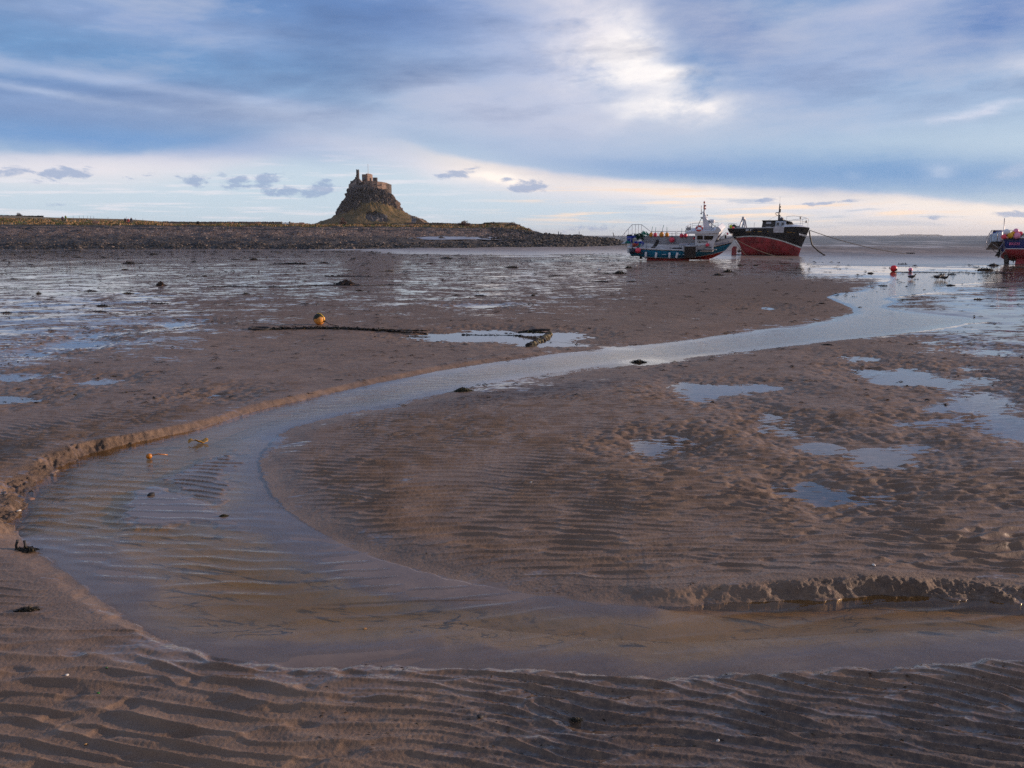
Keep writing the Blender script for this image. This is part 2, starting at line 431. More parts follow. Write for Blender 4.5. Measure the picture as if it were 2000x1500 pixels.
POOLS = [[(1318, 758), (1330, 750), (1365, 749), (1385, 756), (1460, 752), (1535, 755), (1500, 762), (1450, 766), (1415, 775), (1395, 782), (1350, 779), (1322, 772)],
         [(1228, 872), (1245, 864), (1285, 864), (1300, 868), (1320, 873), (1305, 884), (1275, 890), (1245, 886)],
         [(1300, 858), (1325, 852), (1342, 860), (1335, 869), (1310, 867)],
         [(1480, 808), (1510, 807), (1530, 818), (1528, 824), (1505, 823)],
         [(1485, 838), (1515, 834), (1545, 842), (1572, 848), (1530, 851), (1500, 848)],
         [(1575, 873), (1610, 870), (1628, 878), (1615, 882), (1590, 881)],
         [(1672, 895), (1690, 882), (1725, 881), (1750, 885), (1770, 900), (1765, 911), (1720, 914), (1690, 909)],
         [(1755, 877), (1790, 873), (1810, 876), (1790, 881)],
         [(1530, 960), (1560, 940), (1600, 950), (1640, 965), (1720, 967), (1735, 975), (1680, 979), (1620, 986), (1590, 991), (1560, 982)],
         [(1648, 698), (1690, 696), (1725, 701), (1700, 707), (1660, 705)],
         [(1700, 738), (1745, 730), (1740, 718), (1790, 721), (1815, 730), (1850, 745), (1875, 752), (1850, 759), (1800, 754), (1740, 753), (1710, 747)],
         [(1880, 743), (1920, 737), (1942, 742), (1910, 751), (1885, 749)],
         [(1676, 724), (1700, 721), (1714, 728), (1690, 731)],
         [(1800, 800), (1840, 788), (1875, 778), (1890, 768), (1940, 770), (1955, 785), (1972, 803), (1920, 806), (1870, 800), (1830, 807)],
         [(1750, 828), (1800, 819), (1855, 822), (1830, 829), (1780, 833)],
         [(1885, 825), (1905, 815), (1960, 813), (2000, 822), (2070, 835), (2070, 863), (1990, 857), (1930, 842)],
         [(780, 657), (830, 651), (900, 649), (920, 643), (1000, 645), (1020, 650), (1100, 648), (1160, 655), (1135, 662), (1095, 664), (1130, 673), (1180, 676), (1230, 680), (1200, 683), (1120, 677), (1030, 676), (980, 669), (900, 669), (840, 665)],
         [(112, 672), (150, 666), (192, 669), (186, 679), (140, 678)], [(155, 656), (178, 652), (198, 654), (188, 660), (166, 661)],
         [(40, 690), (70, 688), (102, 690), (80, 695), (50, 695)], [(315, 636), (350, 630), (370, 632), (345, 640)],
         [(158, 748), (195, 741), (232, 742), (205, 750)], [(-30, 733), (40, 730), (76, 735), (40, 743), (-30, 745)], [(-30, 778), (30, 775), (78, 780), (40, 787), (-30, 788)],
         [(392, 776), (420, 769), (444, 773), (420, 781)], [(905, 600), (940, 597), (978, 599), (945, 604)], [(1475, 602), (1500, 599), (1524, 602), (1500, 606)],
         [(1790, 668), (1830, 664), (1870, 669), (1830, 674)], [(1900, 686), (1940, 682), (1968, 690), (1930, 695)], [(1870, 718), (1895, 716), (1915, 721), (1890, 724)],
         [(1232, 707), (1262, 703), (1290, 707), (1262, 712)]]
POOLW = [smooth(W(p), 1) for p in POOLS]
BAR_R = W([(320, 935), (370, 910), (420, 890), (458, 878), (462, 895), (447, 925), (440, 960), (432, 988), (390, 972), (345, 957)])
BAR_S = W([(222, 1012), (258, 955), (312, 943), (345, 957), (400, 973), (437, 1000), (470, 1030), (420, 1024), (350, 1022), (280, 1032)])
SHORE_PX = np.array([-2000, 0, 560, 700, 800, 1000, 1240, 1440, 1560, 1700, 2000, 2600, 4000], float)
SHORE_PY = np.array([487, 487, 487, 490, 497, 501, 498, 508, 514, 518, 520, 523, 526], float)
SHX, SHY = at(SHORE_PX, SHORE_PY)
def sstep(a, b, v):
    t = np.clip((v - a) / (b - a), 0, 1); return t * t * (3 - 2 * t)
def proj(x, y):
    """photo pixel of a point on the flat (used only to look up where in the place a point lies)"""
    cp, sp = math.cos(PITCH), math.sin(PITCH)
    z = -CAMH
    d = y * cp - z * sp
    return 1000 + FPX * x / d, 750 - FPX * (y * sp + z * cp) / d
G_CX, G_CY = at(1750, 900)

def ground(x, y, full=False):
    x = np.asarray(x, float); y = np.asarray(y, float)
    shp = x.shape; x = x.ravel(); y = y.ravel()
    n = len(x)
    low = samp(T_LOW, .12, x, y); low2 = samp(T_LOW2, .5, x, y); ed = samp(T_EDGE, .012, x, y)
    near = (y < 75) & (np.abs(x) < 60)
    sd = np.full(n, 30.0); hb = np.full(n, .03); wd = np.full(n, .6); bs = np.full(n, .02)
    q = np.where(near)[0]
    for c in np.array_split(q, max(1, len(q) // 120000)):
        s, i, t = seg_sd(STW[:, :2], x[c], y[c])
        j = (i + 1) % len(STW)
        sd[c] = s
        for arr, kk in ((hb, 2), (wd, 3), (bs, 4)): arr[c] = STW[i, kk] * (1 - t) + STW[j, kk] * t
    cliff = sstep(.035, .14, hb)
    grit0 = samp(T_GRIT, .011, x * .6, y * .6)
    hb = hb * (1 + .36 * cliff * np.clip(samp(T_LOW, .12, x * 1.3 + 7, y * 1.3), -1.6, 1.6))
    sde = sd + ed * (.014 + .006 * cliff) + samp(T_LOW, .12, x * 2.4, y * 2.4) * .055 * cliff + grit0 * .007 * cliff + low * .03 * (1 - cliff) * sstep(4, 12, y)
    # regions of the flat
    right_bar = sstep(0, .8, sd) * (x > -3)
    nearb = sstep(5.6, 4.6, y)                                   # the strip before the stream
    px, py = proj(x, y)
    far = sstep(8.0, 16, y)
    lump_r = sstep(.4, 2.2, x) * (1 - nearb)
    flow = nearb * sstep(-1.1, .3, x)
    # ripples: crests mostly across the view, turned a little in each part of the flat
    u, v = rot(x + low * .05, y + low * .06, -4.0)
    r1 = prof(samp(T_RIP, .011, u, v))
    u2, v2 = rot(x * .85 + low * .06, y + low * .06, 3.0)
    r2 = prof(samp(T_LUMP, .011, u2, v2), 1.2, .3, .7)
    u3, v3 = rot(x * .8 + low * .06, y + low * .06, -25.0)
    r3 = prof(samp(T_FLOW, .010, u3, v3), 2.0, .2, .8)
    u4, v4 = rot(x * .8, y, -9.0)
    r4 = prof(samp(T_LUMP, .011, u4 * .8, v4 * .8 + 3.3), .9, .3, .8)
    u5, v5 = rot(x * .8 + low * .07, y + low * .08, -17.0)
    r5 = prof(samp(T_RIP, .011, u5 * .92, v5 * .92 + 2.1), 1.5, .5, .6)
    pit = samp(T_PIT, .012, x * .7, y)
    pits = -sstep(.7, 2.2, pit)
    lft = nearb * (1 - flow)
    ctr = (1 - nearb) * (1 - lump_r)
    rip = ctr * (r1 * .022 + r2 * .008) + lump_r * (r2 * .022 + r1 * .014 + pits * .017) + lft * (r5 * .017 + r4 * .012 + pits * .012) + flow * (r3 * .021 + r2 * .012)
    amp = sstep(.02, .55, sd - .10 * (1 - nearb)) * (1 - .55 * far) * (.8 + .25 * np.clip(low, -1.5, 1.5))
    amp = np.where(nearb > .5, sstep(.0, .10, sd) * (.85 + .2 * np.clip(low, -1.5, 1.5)), amp)
    amp *= sstep(24, 13, y)
    grit = samp(T_GRIT, .011, x * 1.3, y * 1.3)
    hb = hb * (1 - .42 * cliff)
    hb = .036 + (hb - .036) * sstep(1.5, .15, sd)
    wd = .4 + (wd - .4) * sstep(1.5, .15, sd)
    z = hb * sstep(0, 1, sde / wd) + .02 * sstep(0, 2.5, sd) + .006 * low * sstep(0, .5, sd) + .012 * low2 * sstep(2, 8, sd)
    z += rip * amp
    z += grit * .0008 * sstep(0, .1, sd) + (grit * .005 + grit0 * .005) * cliff * sstep(.7, .0, np.abs(sde / wd - .5)) + ed * .004 * cliff * (sde > -.05) * sstep(.6, .1, sd)
    # the bed
    shelf = (.26 + .10 * low) * sstep(.055, .012, bs) * sstep(13, 6, y) * np.where(y < 5.6, .45, 1.0)
    bed = -(.0022 + .034 * sstep(.8 * shelf, shelf + .8, np.abs(sde)) + .07 * sstep(.09, .2, bs) * np.exp(-np.abs(sde) / .28))
    bed = bed + r4 * .003 * sstep(.4, 1.2, -sd) + low * .0025
    b1 = seg_near(BAR_R, x, y, 1.0); b2 = seg_near(BAR_S, x, y, 1.0)
    k1 = sstep(.06, -.06, b1 + ed * .04); k2 = sstep(.08, -.10, b2 + ed * .03)
    ur, vr = rot(x, y, -14)
    bed = bed * (1 - np.maximum(k1, k2)) + k1 * (.0005 + .015 * prof(samp(T_RIP, .011, ur * 1.0, vr * 1.0))) + k2 * (1 - k1) * (-.0008 + .0012 * low)
    z = np.where(sde < 0, bed, z)
    pool = np.zeros(n)
    for P in POOLW:
        lo, hi = P.min(0) - 3.2, P.max(0) + 3.2
        m = np.where((x > lo[0]) & (x < hi[0]) & (y > lo[1]) & (y < hi[1]))[0]
        if not len(m): continue
        s, _, _ = seg_sd(P, x[m], y[m])
        R = .10 + .014 * y[m].mean()
        s = s + ed[m] * R * .35 + low[m] * R * .25 + .12 * R
        k = sstep(R * 4.5, -R * .5, s) ** 1.6
        z[m] = z[m] * (1 - k) + k * (-.003 + 1.0 * rip[m] * amp[m]) - .016 * sstep(.2 * R, -1.2 * R, s)
        pool[m] = np.maximum(pool[m], sstep(R * 1.2, 0, s))
    # far flats level off, then dip under the sea
    fl = sstep(26, 60, y)
    z = z * (1 - fl) + fl * np.where(sd < 0, -.015, .022 + .010 * np.clip(low2, -1.5, 1.5))
    ang = np.arctan2(x, np.maximum(y, .01)); sang = np.arctan2(SHX, SHY)
    sh = np.interp(ang, sang, np.hypot(SHX, SHY)); r_ = np.hypot(x, y)
    over = r_ - sh - low2 * 2.0 - samp(T_LOW2, .5, x * .3, y) * 2.5
    z = np.where(over > -4, z - .04 * sstep(-4, 6, over) - .012 * np.clip(over, 0, 80), z)
    z = np.where(y > 2000, -1.2, z)
    if not full: return z.reshape(shp)
    wet = .25 * sstep(1.0, .1, np.abs(sd)) + .20 * pool
    left = sstep(900, 100, px) * sstep(830, 700, py)
    mid = sstep(690, 560, py)
    wet = wet + np.maximum(.455 * left, .365 * mid) + .5 * np.exp(-(((px - 1930) / 150) ** 2 + ((py - 640) / 60) ** 2)) + .22 * np.exp(-(((px - 1950) / 170) ** 2 + ((py - 800) / 110) ** 2))
    wet += .45 * np.exp(-(((px - 1750) / 230) ** 2 + ((py - 530) / 16) ** 2)) + .06 * np.exp(-(((py - 497) / 10) ** 2)) + .4 * np.exp(-(((px - 1030) / 150) ** 2 + ((py - 755) / 18) ** 2))
    wet -= .6 * np.exp(-(((px - 1500) / 220) ** 2 + ((py - 585) / 38) ** 2)) + .35 * np.exp(-(((px - 500) / 420) ** 2 + ((py - 735) / 40) ** 2))
    wet += .35 * lft * sstep(.6, .0, sd) + .28 * flow
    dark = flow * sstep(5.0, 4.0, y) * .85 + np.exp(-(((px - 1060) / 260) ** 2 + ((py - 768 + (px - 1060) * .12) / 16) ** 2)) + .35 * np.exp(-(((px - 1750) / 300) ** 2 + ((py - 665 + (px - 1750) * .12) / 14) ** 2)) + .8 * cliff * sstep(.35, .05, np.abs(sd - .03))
    return z.reshape(shp), dict(wet=wet, dark=np.clip(dark, 0, 1.2), bed=np.clip(-sde / .06, 0, 1), depth=np.clip(-z, 0, .3), cliff=cliff * sstep(.4, .1, np.abs(sd)), rip=np.clip((rip * amp) / .021, -1, 1), film=np.maximum(np.maximum(k1 * .5, k2), .8 * (sd < 0) * (z > -.003)))
def seg_near(P, x, y, pad):
    lo, hi = P.min(0) - pad, P.max(0) + pad
    out = np.full(len(x), 9.0)
    m = np.where((x > lo[0]) & (x < hi[0]) & (y > lo[1]) & (y < hi[1]))[0]
    if len(m): out[m] = seg_sd(P, x[m], y[m])[0]
    return out
def spot(px, py, up=0.0):
    """point on the mud seen at a photo pixel"""
    z = 0.02
    for _ in range(3):
        x, y = at(px, py, z); z = float(ground(np.array([x]), np.array([y]))[0])
    return Vector((float(x), float(y), z + up))

cols = np.concatenate([np.linspace(-4200, -300, 90), np.linspace(-280, -62, 60), np.arange(-60, 2062, 2.35), np.linspace(2064, 2300, 60), np.linspace(2330, 6000, 90)])
rows = np.concatenate([[9000, 5200, 3800, 3000, 2500, 2200], np.linspace(2050, 1530, 60), np.arange(1526, 1240, -1.5), np.arange(1240, 690, -.85), np.arange(690, 486, -1.0), 460 + 26 * np.exp(-np.linspace(0, 5.2, 46))])
CX, RY = np.meshgrid(cols, rows)
GX, GY = at(CX, RY)
GZ, GA = ground(GX, GY, True)
me = np_mesh('mudflat', np.stack([GX.ravel(), GY.ravel(), GZ.ravel()], 1), grid_faces(*CX.shape))
for k, v in GA.items(): vattr(me, k, v.ravel())

m, t, out = new_mat('wet_mud')
co = t.obj(); px_, py_, pz_ = t.sep(co)
wet, dark, bed, depth, cliff, film = (t.attr(k) for k in ('wet', 'dark', 'bed', 'depth', 'cliff', 'film'))
nb = t.noise(co, .55, 5, .6); nm = t.noise(co, 3.1, 5, .6); ng = t.noise(co, 210, 3, .7); ns = t.noise(co, 26, 5, .65)
c = t.mix(nm.step(.35, .68), (.142, .086, .049), (.212, .134, .080))
c = t.mix((nb.step(.40, .70) * .5).clamp(), c, (.120, .078, .054))
c = t.mix((ng.step(.42, .62) * .75).clamp(), c, t.mix(.5, c, (.36, .25, .18)))
c = t.mix((t.noise(co, 340, 2).step(.58, .66) * .6).clamp(), c, (.06, .040, .030))
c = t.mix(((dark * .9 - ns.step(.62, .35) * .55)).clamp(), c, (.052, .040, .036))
c = t.mix((py_.step(14, 40) * .6).clamp(), c, (.092, .056, .036))
# amber bed with dark anoxic streaks
sq = t.noise(t.xyz(px_ * 1.15 + py_ * .9, py_ * 2.6 - px_ * .5, 0.0), 2.0, 4, .5, 1.1)
blot = t.noise(t.xyz(px_ * 2.2 + py_ * 1.6, py_ * 5.5 + px_ * 1.3, 4.0), 1.4, 4, .55, .6)
sq = ((sq - .5).abs().step(.028, .006) * t.noise(co, 1.3, 3).step(.45, .62) * bed * depth.step(.004, .014)).clamp().max((blot.step(.585, .66) * bed * depth.step(.004, .014) * .9).clamp())
bc = t.mix(t.noise(co, 1.2, 4).step(.3, .7), (.33, .20, .080), (.24, .155, .075))
c = t.mix((bed * depth.step(.0035, .011) * .95).clamp(), c, bc)
c = t.mix((sq * .85).clamp(), c, (.030, .026, .024))
# shell grit, weed scraps
vo = t.voronoi(co, 23, 'F1', 'Distance'); vc = t.voronoi(co, 23, 'F1', 'Color'); vr, vg, vb = t.sep(vc)
chip = (vo.step(.10, .05) * vr.step(.90, .95)).clamp()
c = t.mix((chip * .8).clamp(), c, t.mix(vg.step(.45, .55), (.03, .025, .02), t.mix(vb.step(.5, .8), (.30, .20, .13), (.5, .42, .36))))
p = t.node('ShaderNodeBsdfPrincipled')
t.put(c, p.inputs['Base Color'])
# standing film of water between the ripples and over the flats
f1 = t.noise(t.scale(co, (.55, .8, 1)), 1.0, 7, .62, .25); f2 = t.noise(t.scale(co, (2.2, 3.6, 1)), 1.0, 5, .65)
f3 = t.noise(t.scale(co, (5.5, 9.5, 1)), 1.0, 4, .7)
filmn = f1 * .38 + f2 * .36 + f3 * .26
wf = ((filmn + wet * .34 - t.attr('rip') * .05 - .5) - .133).step(-.010, .022)
wf = wf.max(film * .9).max(bed * .5)
damp = (wet * .5 + .25).clamp()
t.put(((.56 - damp * .22 + (ng - .5) * .22 + (nb - .5) * .30 + py_.step(10, 30) * .12 + cliff * .35).clamp() * (1.0 - wf * .93)).clamp().max(.035), p.inputs['Roughness'])
t.put(py_.step(8, 22) * -.32 + .55, p.inputs['Specular IOR Level'])
p.inputs['IOR'].default_value = 1.38
dist_r = t.noise(t.scale(co, (3.2, 8.5, 1)), 1.0, 3, .6)
dist_r2 = t.noise(t.scale(co, (.9, 2.6, 1)), 1.0, 3, .6)
farw = py_.step(9, 20)
h = ng * .0009 + ns * .0035 + t.noise(co, 75, 3) * .0010 + cliff * t.noise(co, 90, 5, .7) * .022 + dist_r * .030 * farw + dist_r2 * .05 * farw
t.link(t.bump(h, 1.0, (wf * -.96 + 1.0).clamp()), p.inputs['Normal'])
t.link(p.outputs[0], out.inputs[0])
me.materials.append(m)
tag(link('mudflat', me), kind='structure')

# ------------------------------------------------------------------ water: stream, pools, sea
def water_mat(name, tint, murk, murk_k, rough, wave=None, ior=1.5):
    m, t, out = new_mat(name)
    co = t.obj(); x, y, z = t.sep(co)
    gl = t.node('ShaderNodeBsdfGlossy'); gl.inputs['Roughness'].default_value = rough
    tr = t.node('ShaderNodeBsdfTransparent'); di = t.node('ShaderNodeBsdfDiffuse')
    dep = t.attr('depth')
    t.put(t.mix(dep.step(0, .06), (.96, .94, .92), tint), tr.inputs[0]); di.inputs[0].default_value = murk + (1,)
    r0 = ((ior - 1) / (ior + 1)) ** 2; nrm = t.geo('Normal')
    if wave:
        h = wave(t, co, x, y)
        b = t.bump(h, 1.0, (t.attr('chop') * dep.step(.001, .02)).clamp()); t.link(b, gl.inputs['Normal']); nrm = b
    dn = t.node('ShaderNodeVectorMath', operation='DOT_PRODUCT'); t.link(nrm, dn.inputs[0]); t.link(t.geo('Incoming'), dn.inputs[1])
    fr = ((S(t.nt, dn.outputs['Value']).abs() * -1.0 + 1.0).clamp().pow(6.5 if wave is stream_wave else 5.0) * (1 - r0) + r0).clamp()
    a = t.node('ShaderNodeMixShader'); t.put((dep.step(.0, .05) * murk_k).clamp(), a.inputs[0]); t.link(tr.outputs[0], a.inputs[1]); t.link(di.outputs[0], a.inputs[2])
    b = t.node('ShaderNodeMixShader'); t.link(fr, b.inputs[0]); t.link(a.outputs[0], b.inputs[1]); t.link(gl.outputs[0], b.inputs[2])
    t.link(b.outputs[0], out.inputs[0])
    return m
def stream_wave(t, co, x, y):
    fl = t.noise(t.xyz(x * 1.6 + y * .5, y * 6.5 - x * 1.2, 0.0), 1.0, 4, .6, .5)
    f2 = t.noise(t.xyz(x * 5.0, y * 13.0, 3.0), 1.0, 3, .6, .4)
    return fl * .010 + f2 * .0035
M_STREAM = water_mat('stream_water', (.93, .80, .58), (.22, .135, .055), .12, .025, stream_wave, 1.34)
wc = cols[(cols > -700) & (cols < 3600)]; wr = rows[(rows < 1420) & (rows > 519)]
wc = np.concatenate([wc[(wc < -60)], wc[(wc >= -60) & (wc < 2062)], wc[wc >= 2062]])
CX2, RY2 = np.meshgrid(wc, wr)
sx, sy = at(CX2, RY2)
fx, fy = sx.ravel(), sy.ravel()
s_, i_, t_ = [np.concatenate(z) for z in zip(*[seg_sd(STW[:, :2], fx[c], fy[c]) for c in np.array_split(np.arange(len(fx)), 8)])]
gz = GZ[np.ix_(np.where((rows < 1420) & (rows > 519))[0], np.where((cols > -700) & (cols < 3600))[0])].ravel()
uu, vv = rot(fx, fy, -10)
wv = prof(samp(T_WAVE, .02, uu, vv), .6, .2, .9)
pxx, pyy = CX2.ravel(), RY2.ravel()
train = np.exp(-(((pxx - 150) / 190) ** 2 + ((pyy - 1040) / 110) ** 2)) + .9 * np.exp(-(((pxx - 430) / 120) ** 2 + ((pyy - 1130) / 40) ** 2)) + .9 * np.exp(-(((pxx - 780 ) / 190) ** 2 + ((pyy - 1125 - (pxx - 780) * .16) / 30) ** 2)) + .30 * sstep(830, 1000, pyy) + .25 * np.exp(-(((pxx - 1400) / 500) ** 2 + ((pyy - 1200) / 20) ** 2))
uw, vw = rot(fx, fy, 14)
wv2 = prof(samp(T_WAVE, .02, uw * 1.0, vw * 1.0 + 1.7), .6, .2, .9)
wsel = sstep(-.9, .2, fx + 1.0)
wz = (wv * (1 - wsel) + wv2 * wsel) * .0105 * np.clip(train, 0, 1) * sstep(0.02, .35, -s_ + .1)
F = grid_faces(*CX2.shape)
keep = (s_[F].min(1) < .30) & (gz[F].min(1) < .02)
F = F[keep]
used = np.unique(F); remap = np.full(len(fx), -1); remap[used] = np.arange(len(used))
me = np_mesh('stream', np.stack([fx, fy, wz], 1)[used], remap[F])
vattr(me, 'depth', np.clip(wz - gz, 0, .4)[used])
vattr(me, 'chop', (np.clip(.22 + .9 * np.exp(-(((pxx - 130) / 330) ** 2 + ((pyy - 1000) / 150) ** 2)) + .6 * sstep(860, 800, pyy), 0, 1) * (1 - .40 * sstep(760, 680, pyy)))[used])
tag(link('stream', me, M_STREAM), kind='structure')

def pool_wave(t, co, x, y):
    return t.noise(t.xyz(x * 6.0, y * 14.0, 0.0), 1.0, 2, .5) * .0010
M_POOL = water_mat('pool_water', (.85, .74, .60), (.22, .17, .13), .15, .015, pool_wave, 1.9)
for ip, P in enumerate(POOLW):
    c0 = P.mean(0); y0 = c0[1]
    d = P - c0; L = np.linalg.norm(d, axis=1, keepdims=True)
    Q = c0 + d * (1 + (.06 + .012 * y0) / np.maximum(L, .05))
    zp = -.0005 * (ip % 5) - .0006
    ring = [(a, b, zp) for a, b in Q]
    bm = bmesh.new()
    vs = [bm.verts.new(v) for v in ring]; cv = bm.verts.new((c0[0], c0[1], zp))
    for i in range(len(vs)): bm.faces.new((vs[i], vs[(i + 1) % len(vs)], cv))
    bmesh.ops.recalc_face_normals(bm, faces=bm.faces)
    for f in bm.faces:
        if f.normal.z < 0: f.normal_flip()
    me = bpy.data.meshes.new('pool'); bm.to_mesh(me); bm.free()
    vattr(me, 'depth', np.full(len(me.vertices), .02)); vattr(me, 'chop', np.full(len(me.vertices), 1.0))
    tag(link('pool', me, M_POOL), kind='structure')

# the sea: brown and broken near the shore, greyer out to the horizon
T_SEA = tile(512, .35, band(5.5, .45, .15, .5), 21)
T_SEA2 = tile(512, .12, band(1.6, .5, -.1, .6), 22)
scol = np.concatenate([np.linspace(-3000, 480, 60), np.arange(500, 2080, 3.0), np.linspace(2100, 5200, 70)])
srow = np.concatenate([np.arange(534, 482, -.5), 460 + 22 * np.exp(-np.linspace(0, 6.6, 120))])
CX3, RY3 = np.meshgrid(scol, srow)
sx, sy = at(CX3, RY3)
ang = np.arctan2(sx, sy); over = np.hypot(sx, sy) - np.interp(ang, np.arctan2(SHX, SHY), np.hypot(SHX, SHY))
a = sstep(3, 45, over)
sz = -.012 + a * (samp(T_SEA, .35, sx * .7, sy) * .11 * sstep(1200, 150, over) * sstep(10, 80, over) + samp(T_SEA2, .12, sx * .6, sy) * .022 * sstep(200, 40, over)) 
F = grid_faces(*CX3.shape); keep = over.ravel()[F].max(1) > -9
me = np_mesh('sea', np.stack([sx.ravel(), sy.ravel(), sz.ravel()], 1), F[keep])
vattr(me, 'off', over.ravel())
m, t, out = new_mat('sea_water')
co = t.obj(); x, y, z = t.sep(co); off = t.attr('off')
p = t.node('ShaderNodeBsdfPrincipled')
s1 = t.noise(t.xyz(x * .05, y * .014, 0.0), 1.0, 8, .72, .3); s2 = t.noise(t.xyz(x * .35, y * .55, 2.0), 1.0, 5, .65, .3); s3 = t.noise(t.xyz(x * .012, y * .006, 5.0), 1.0, 7, .65, .3)
c = t.mix(off.step(20, 260), (.255, .195, .155), (.190, .190, .175))
c = t.mix((s1.step(.44, .58) * .75).clamp(), c, t.mix(off.step(30, 300), (.165, .130, .108), (.100, .105, .100)))
c = t.mix((s2.step(.50, .64) * off.step(160, 30) * off.step(0, 8) * .5).clamp(), c, (.38, .295, .25))
c = t.mix((s2.step(.46, .36) * off.step(200, 40) * .5).clamp(), c, (.125, .092, .075))
c = t.mix((s2.step(.60, .72) * s3.step(.35, .6) * off.step(12, 60) * .55).clamp(), c, (.55, .50, .47))
fo = t.noise(t.xyz(x * .06, y * .012, 8.0), 1.0, 7, .75, .2)
c = t.mix((fo.step(.52, .62) * off.step(30, 140) * .75).clamp(), c, (.60, .58, .56))
t.put(c, p.inputs['Base Color'])
p.inputs['IOR'].default_value = 1.333; p.inputs['Specular IOR Level'].default_value = .13
t.put((off.step(4, 80) * .30 + .2), p.inputs['Roughness'])
t.link(t.bump(s2 * .16 + t.noise(t.xyz(x * 1.2, y * 2.2, 3.0), 1.0, 3, .6) * .05, 1.0, (off.step(0, 50) * .85 + .1)), p.inputs['Normal'])
t.link(p.outputs[0], out.inputs[0])
tag(link('sea', me, m), kind='structure')

# ------------------------------------------------------------------ mesh helpers
def bx(bm, x0, x1, y0, y1, z0, z1, mi=0, bev=0.0):
    vs = [bm.verts.new((x, y, z)) for x in (x0, x1) for y in (y0, y1) for z in (z0, z1)]
    fs = [bm.faces.new([vs[i] for i in q]) for q in ((0, 1, 3, 2), (4, 6, 7, 5), (0, 4, 5, 1), (2, 3, 7, 6), (0, 2, 6, 4), (1, 5, 7, 3))]
    for f in fs: f.material_index = mi
    if bev:
        es = {e for f in fs for e in f.edges}
        bmesh.ops.bevel(bm, geom=list(es), offset=bev, segments=2, affect='EDGES', profile=.5)
    return vs
def tube(bm, pts, r, n=6, caps=True, mi=0):
    pts = [Vector(p) for p in pts]
    R = r if isinstance(r, (list, tuple)) else [r] * len(pts)
    rings = []
    for i, p in enumerate(pts):
        d = (pts[min(i + 1, len(pts) - 1)] - pts[max(i - 1, 0)])
        d = d.normalized() if d.length > 1e-9 else Vector((0, 0, 1))
        a = d.orthogonal().normalized() if i == 0 else (a - d * a.dot(d)).normalized()
        b = d.cross(a)
        rings.append([bm.verts.new(p + (a * math.cos(k * 2 * math.pi / n) + b * math.sin(k * 2 * math.pi / n)) * R[i]) for k in range(n)])
    for i in range(len(rings) - 1):
        for k in range(n):
            f = bm.faces.new((rings[i][k], rings[i][(k + 1) % n], rings[i + 1][(k + 1) % n], rings[i + 1][k])); f.smooth = True; f.material_index = mi
    if caps:
        for q in (rings[0][::-1], rings[-1]): bm.faces.new(q).material_index = mi
def ball(bm, c, r, u=16, v=10, sc=(1, 1, 1), mi=0):
    M = Matrix.Translation(c) @ Matrix.Diagonal((sc[0], sc[1], sc[2], 1))
    ret = bmesh.ops.create_uvsphere(bm, u_segments=u, v_segments=v, radius=r, matrix=M)
    for vv in ret['verts']:
        for f in vv.link_faces: f.smooth = True; f.material_index = mi
def lathe(bm, prof_, n=16, mat=Matrix.Identity(4), mi=0):
    rings = [[bm.verts.new(mat @ Vector((r * math.cos(k * 2 * math.pi / n), r * math.sin(k * 2 * math.pi / n), z))) for k in range(n)] for r, z in prof_]
    for i in range(len(rings) - 1):
        for k in range(n):
            f = bm.faces.new((rings[i][k], rings[i][(k + 1) % n], rings[i + 1][(k + 1) % n], rings[i + 1][k])); f.smooth = True; f.material_index = mi
    bm.faces.new(rings[0][::-1]).material_index = mi; bm.faces.new(rings[-1]).material_index = mi
def prism_xz(bm, poly, y0, y1, mi=0):
    """outline in x,z given depth from y0 to y1"""
    a = [bm.verts.new((x, y0, z)) for x, z in poly]; b = [bm.verts.new((x, y1, z)) for x, z in poly]
    n = len(poly)
    bm.faces.new(a).material_index = mi; bm.faces.new(b[::-1]).material_index = mi
    for i in range(n): bm.faces.new((a[i], b[i], b[(i + 1) % n], a[(i + 1) % n])).material_index = mi
def prism_xy(bm, poly, zb, zt, mi=0):
    """plan outline; zb / zt are numbers or one height per corner"""
    n = len(poly)
    zb = zb if isinstance(zb, (list, tuple)) else [zb] * n; zt = zt if isinstance(zt, (list, tuple)) else [zt] * n
    a = [bm.verts.new((x, y, z)) for (x, y), z in zip(poly, zb)]; b = [bm.verts.new((x, y, z)) for (x, y), z in zip(poly, zt)]
    bm.faces.new(a[::-1]).material_index = mi; bm.faces.new(b).material_index = mi
    for i in range(n): bm.faces.new((a[i], a[(i + 1) % n], b[(i + 1) % n], b[i])).material_index = mi
def done(name, bm, mat, parent=None, fix=True):
    if fix: bmesh.ops.recalc_face_normals(bm, faces=bm.faces)
    me = bpy.data.meshes.new(name); bm.to_mesh(me); bm.free()
    return link(name, me, mat, parent)
def BM(): return bmesh.new()

# ------------------------------------------------------------------ the island's shore: shingle bank, turf, crag
def interp(pts, x): return np.interp(x, [p[0] for p in pts], [p[1] for p in pts])
TOE = [(-3500, 488), (600, 487), (700, 486), (800, 485), (1000, 483), (1100, 482), (1212, 480), (1226, 479)]
TOP = [(-3500, 441), (100, 440), (330, 441), (600, 443), (760, 443.5), (860, 445), (980, 446.5), (1010, 449.5), (1040, 455), (1090, 459), (1120, 460.5), (1160, 463), (1200, 467), (1214, 471), (1226, 478)]
SIL = [(-3500, 418), (-300, 419), (0, 421), (84, 424), (110, 425), (250, 428), (322, 433), (345, 434.5), (560, 437), (626, 438), (760, 438), (860, 437.5), (940, 437), (955, 435), (975, 434), (1000, 434.5), (1010, 437.5), (1025, 444), (1040, 450), (1060, 456), (1090, 458.5), (1120, 460), (1160, 462.5), (1200, 466.5), (1214, 470.5), (1226, 477.5)]
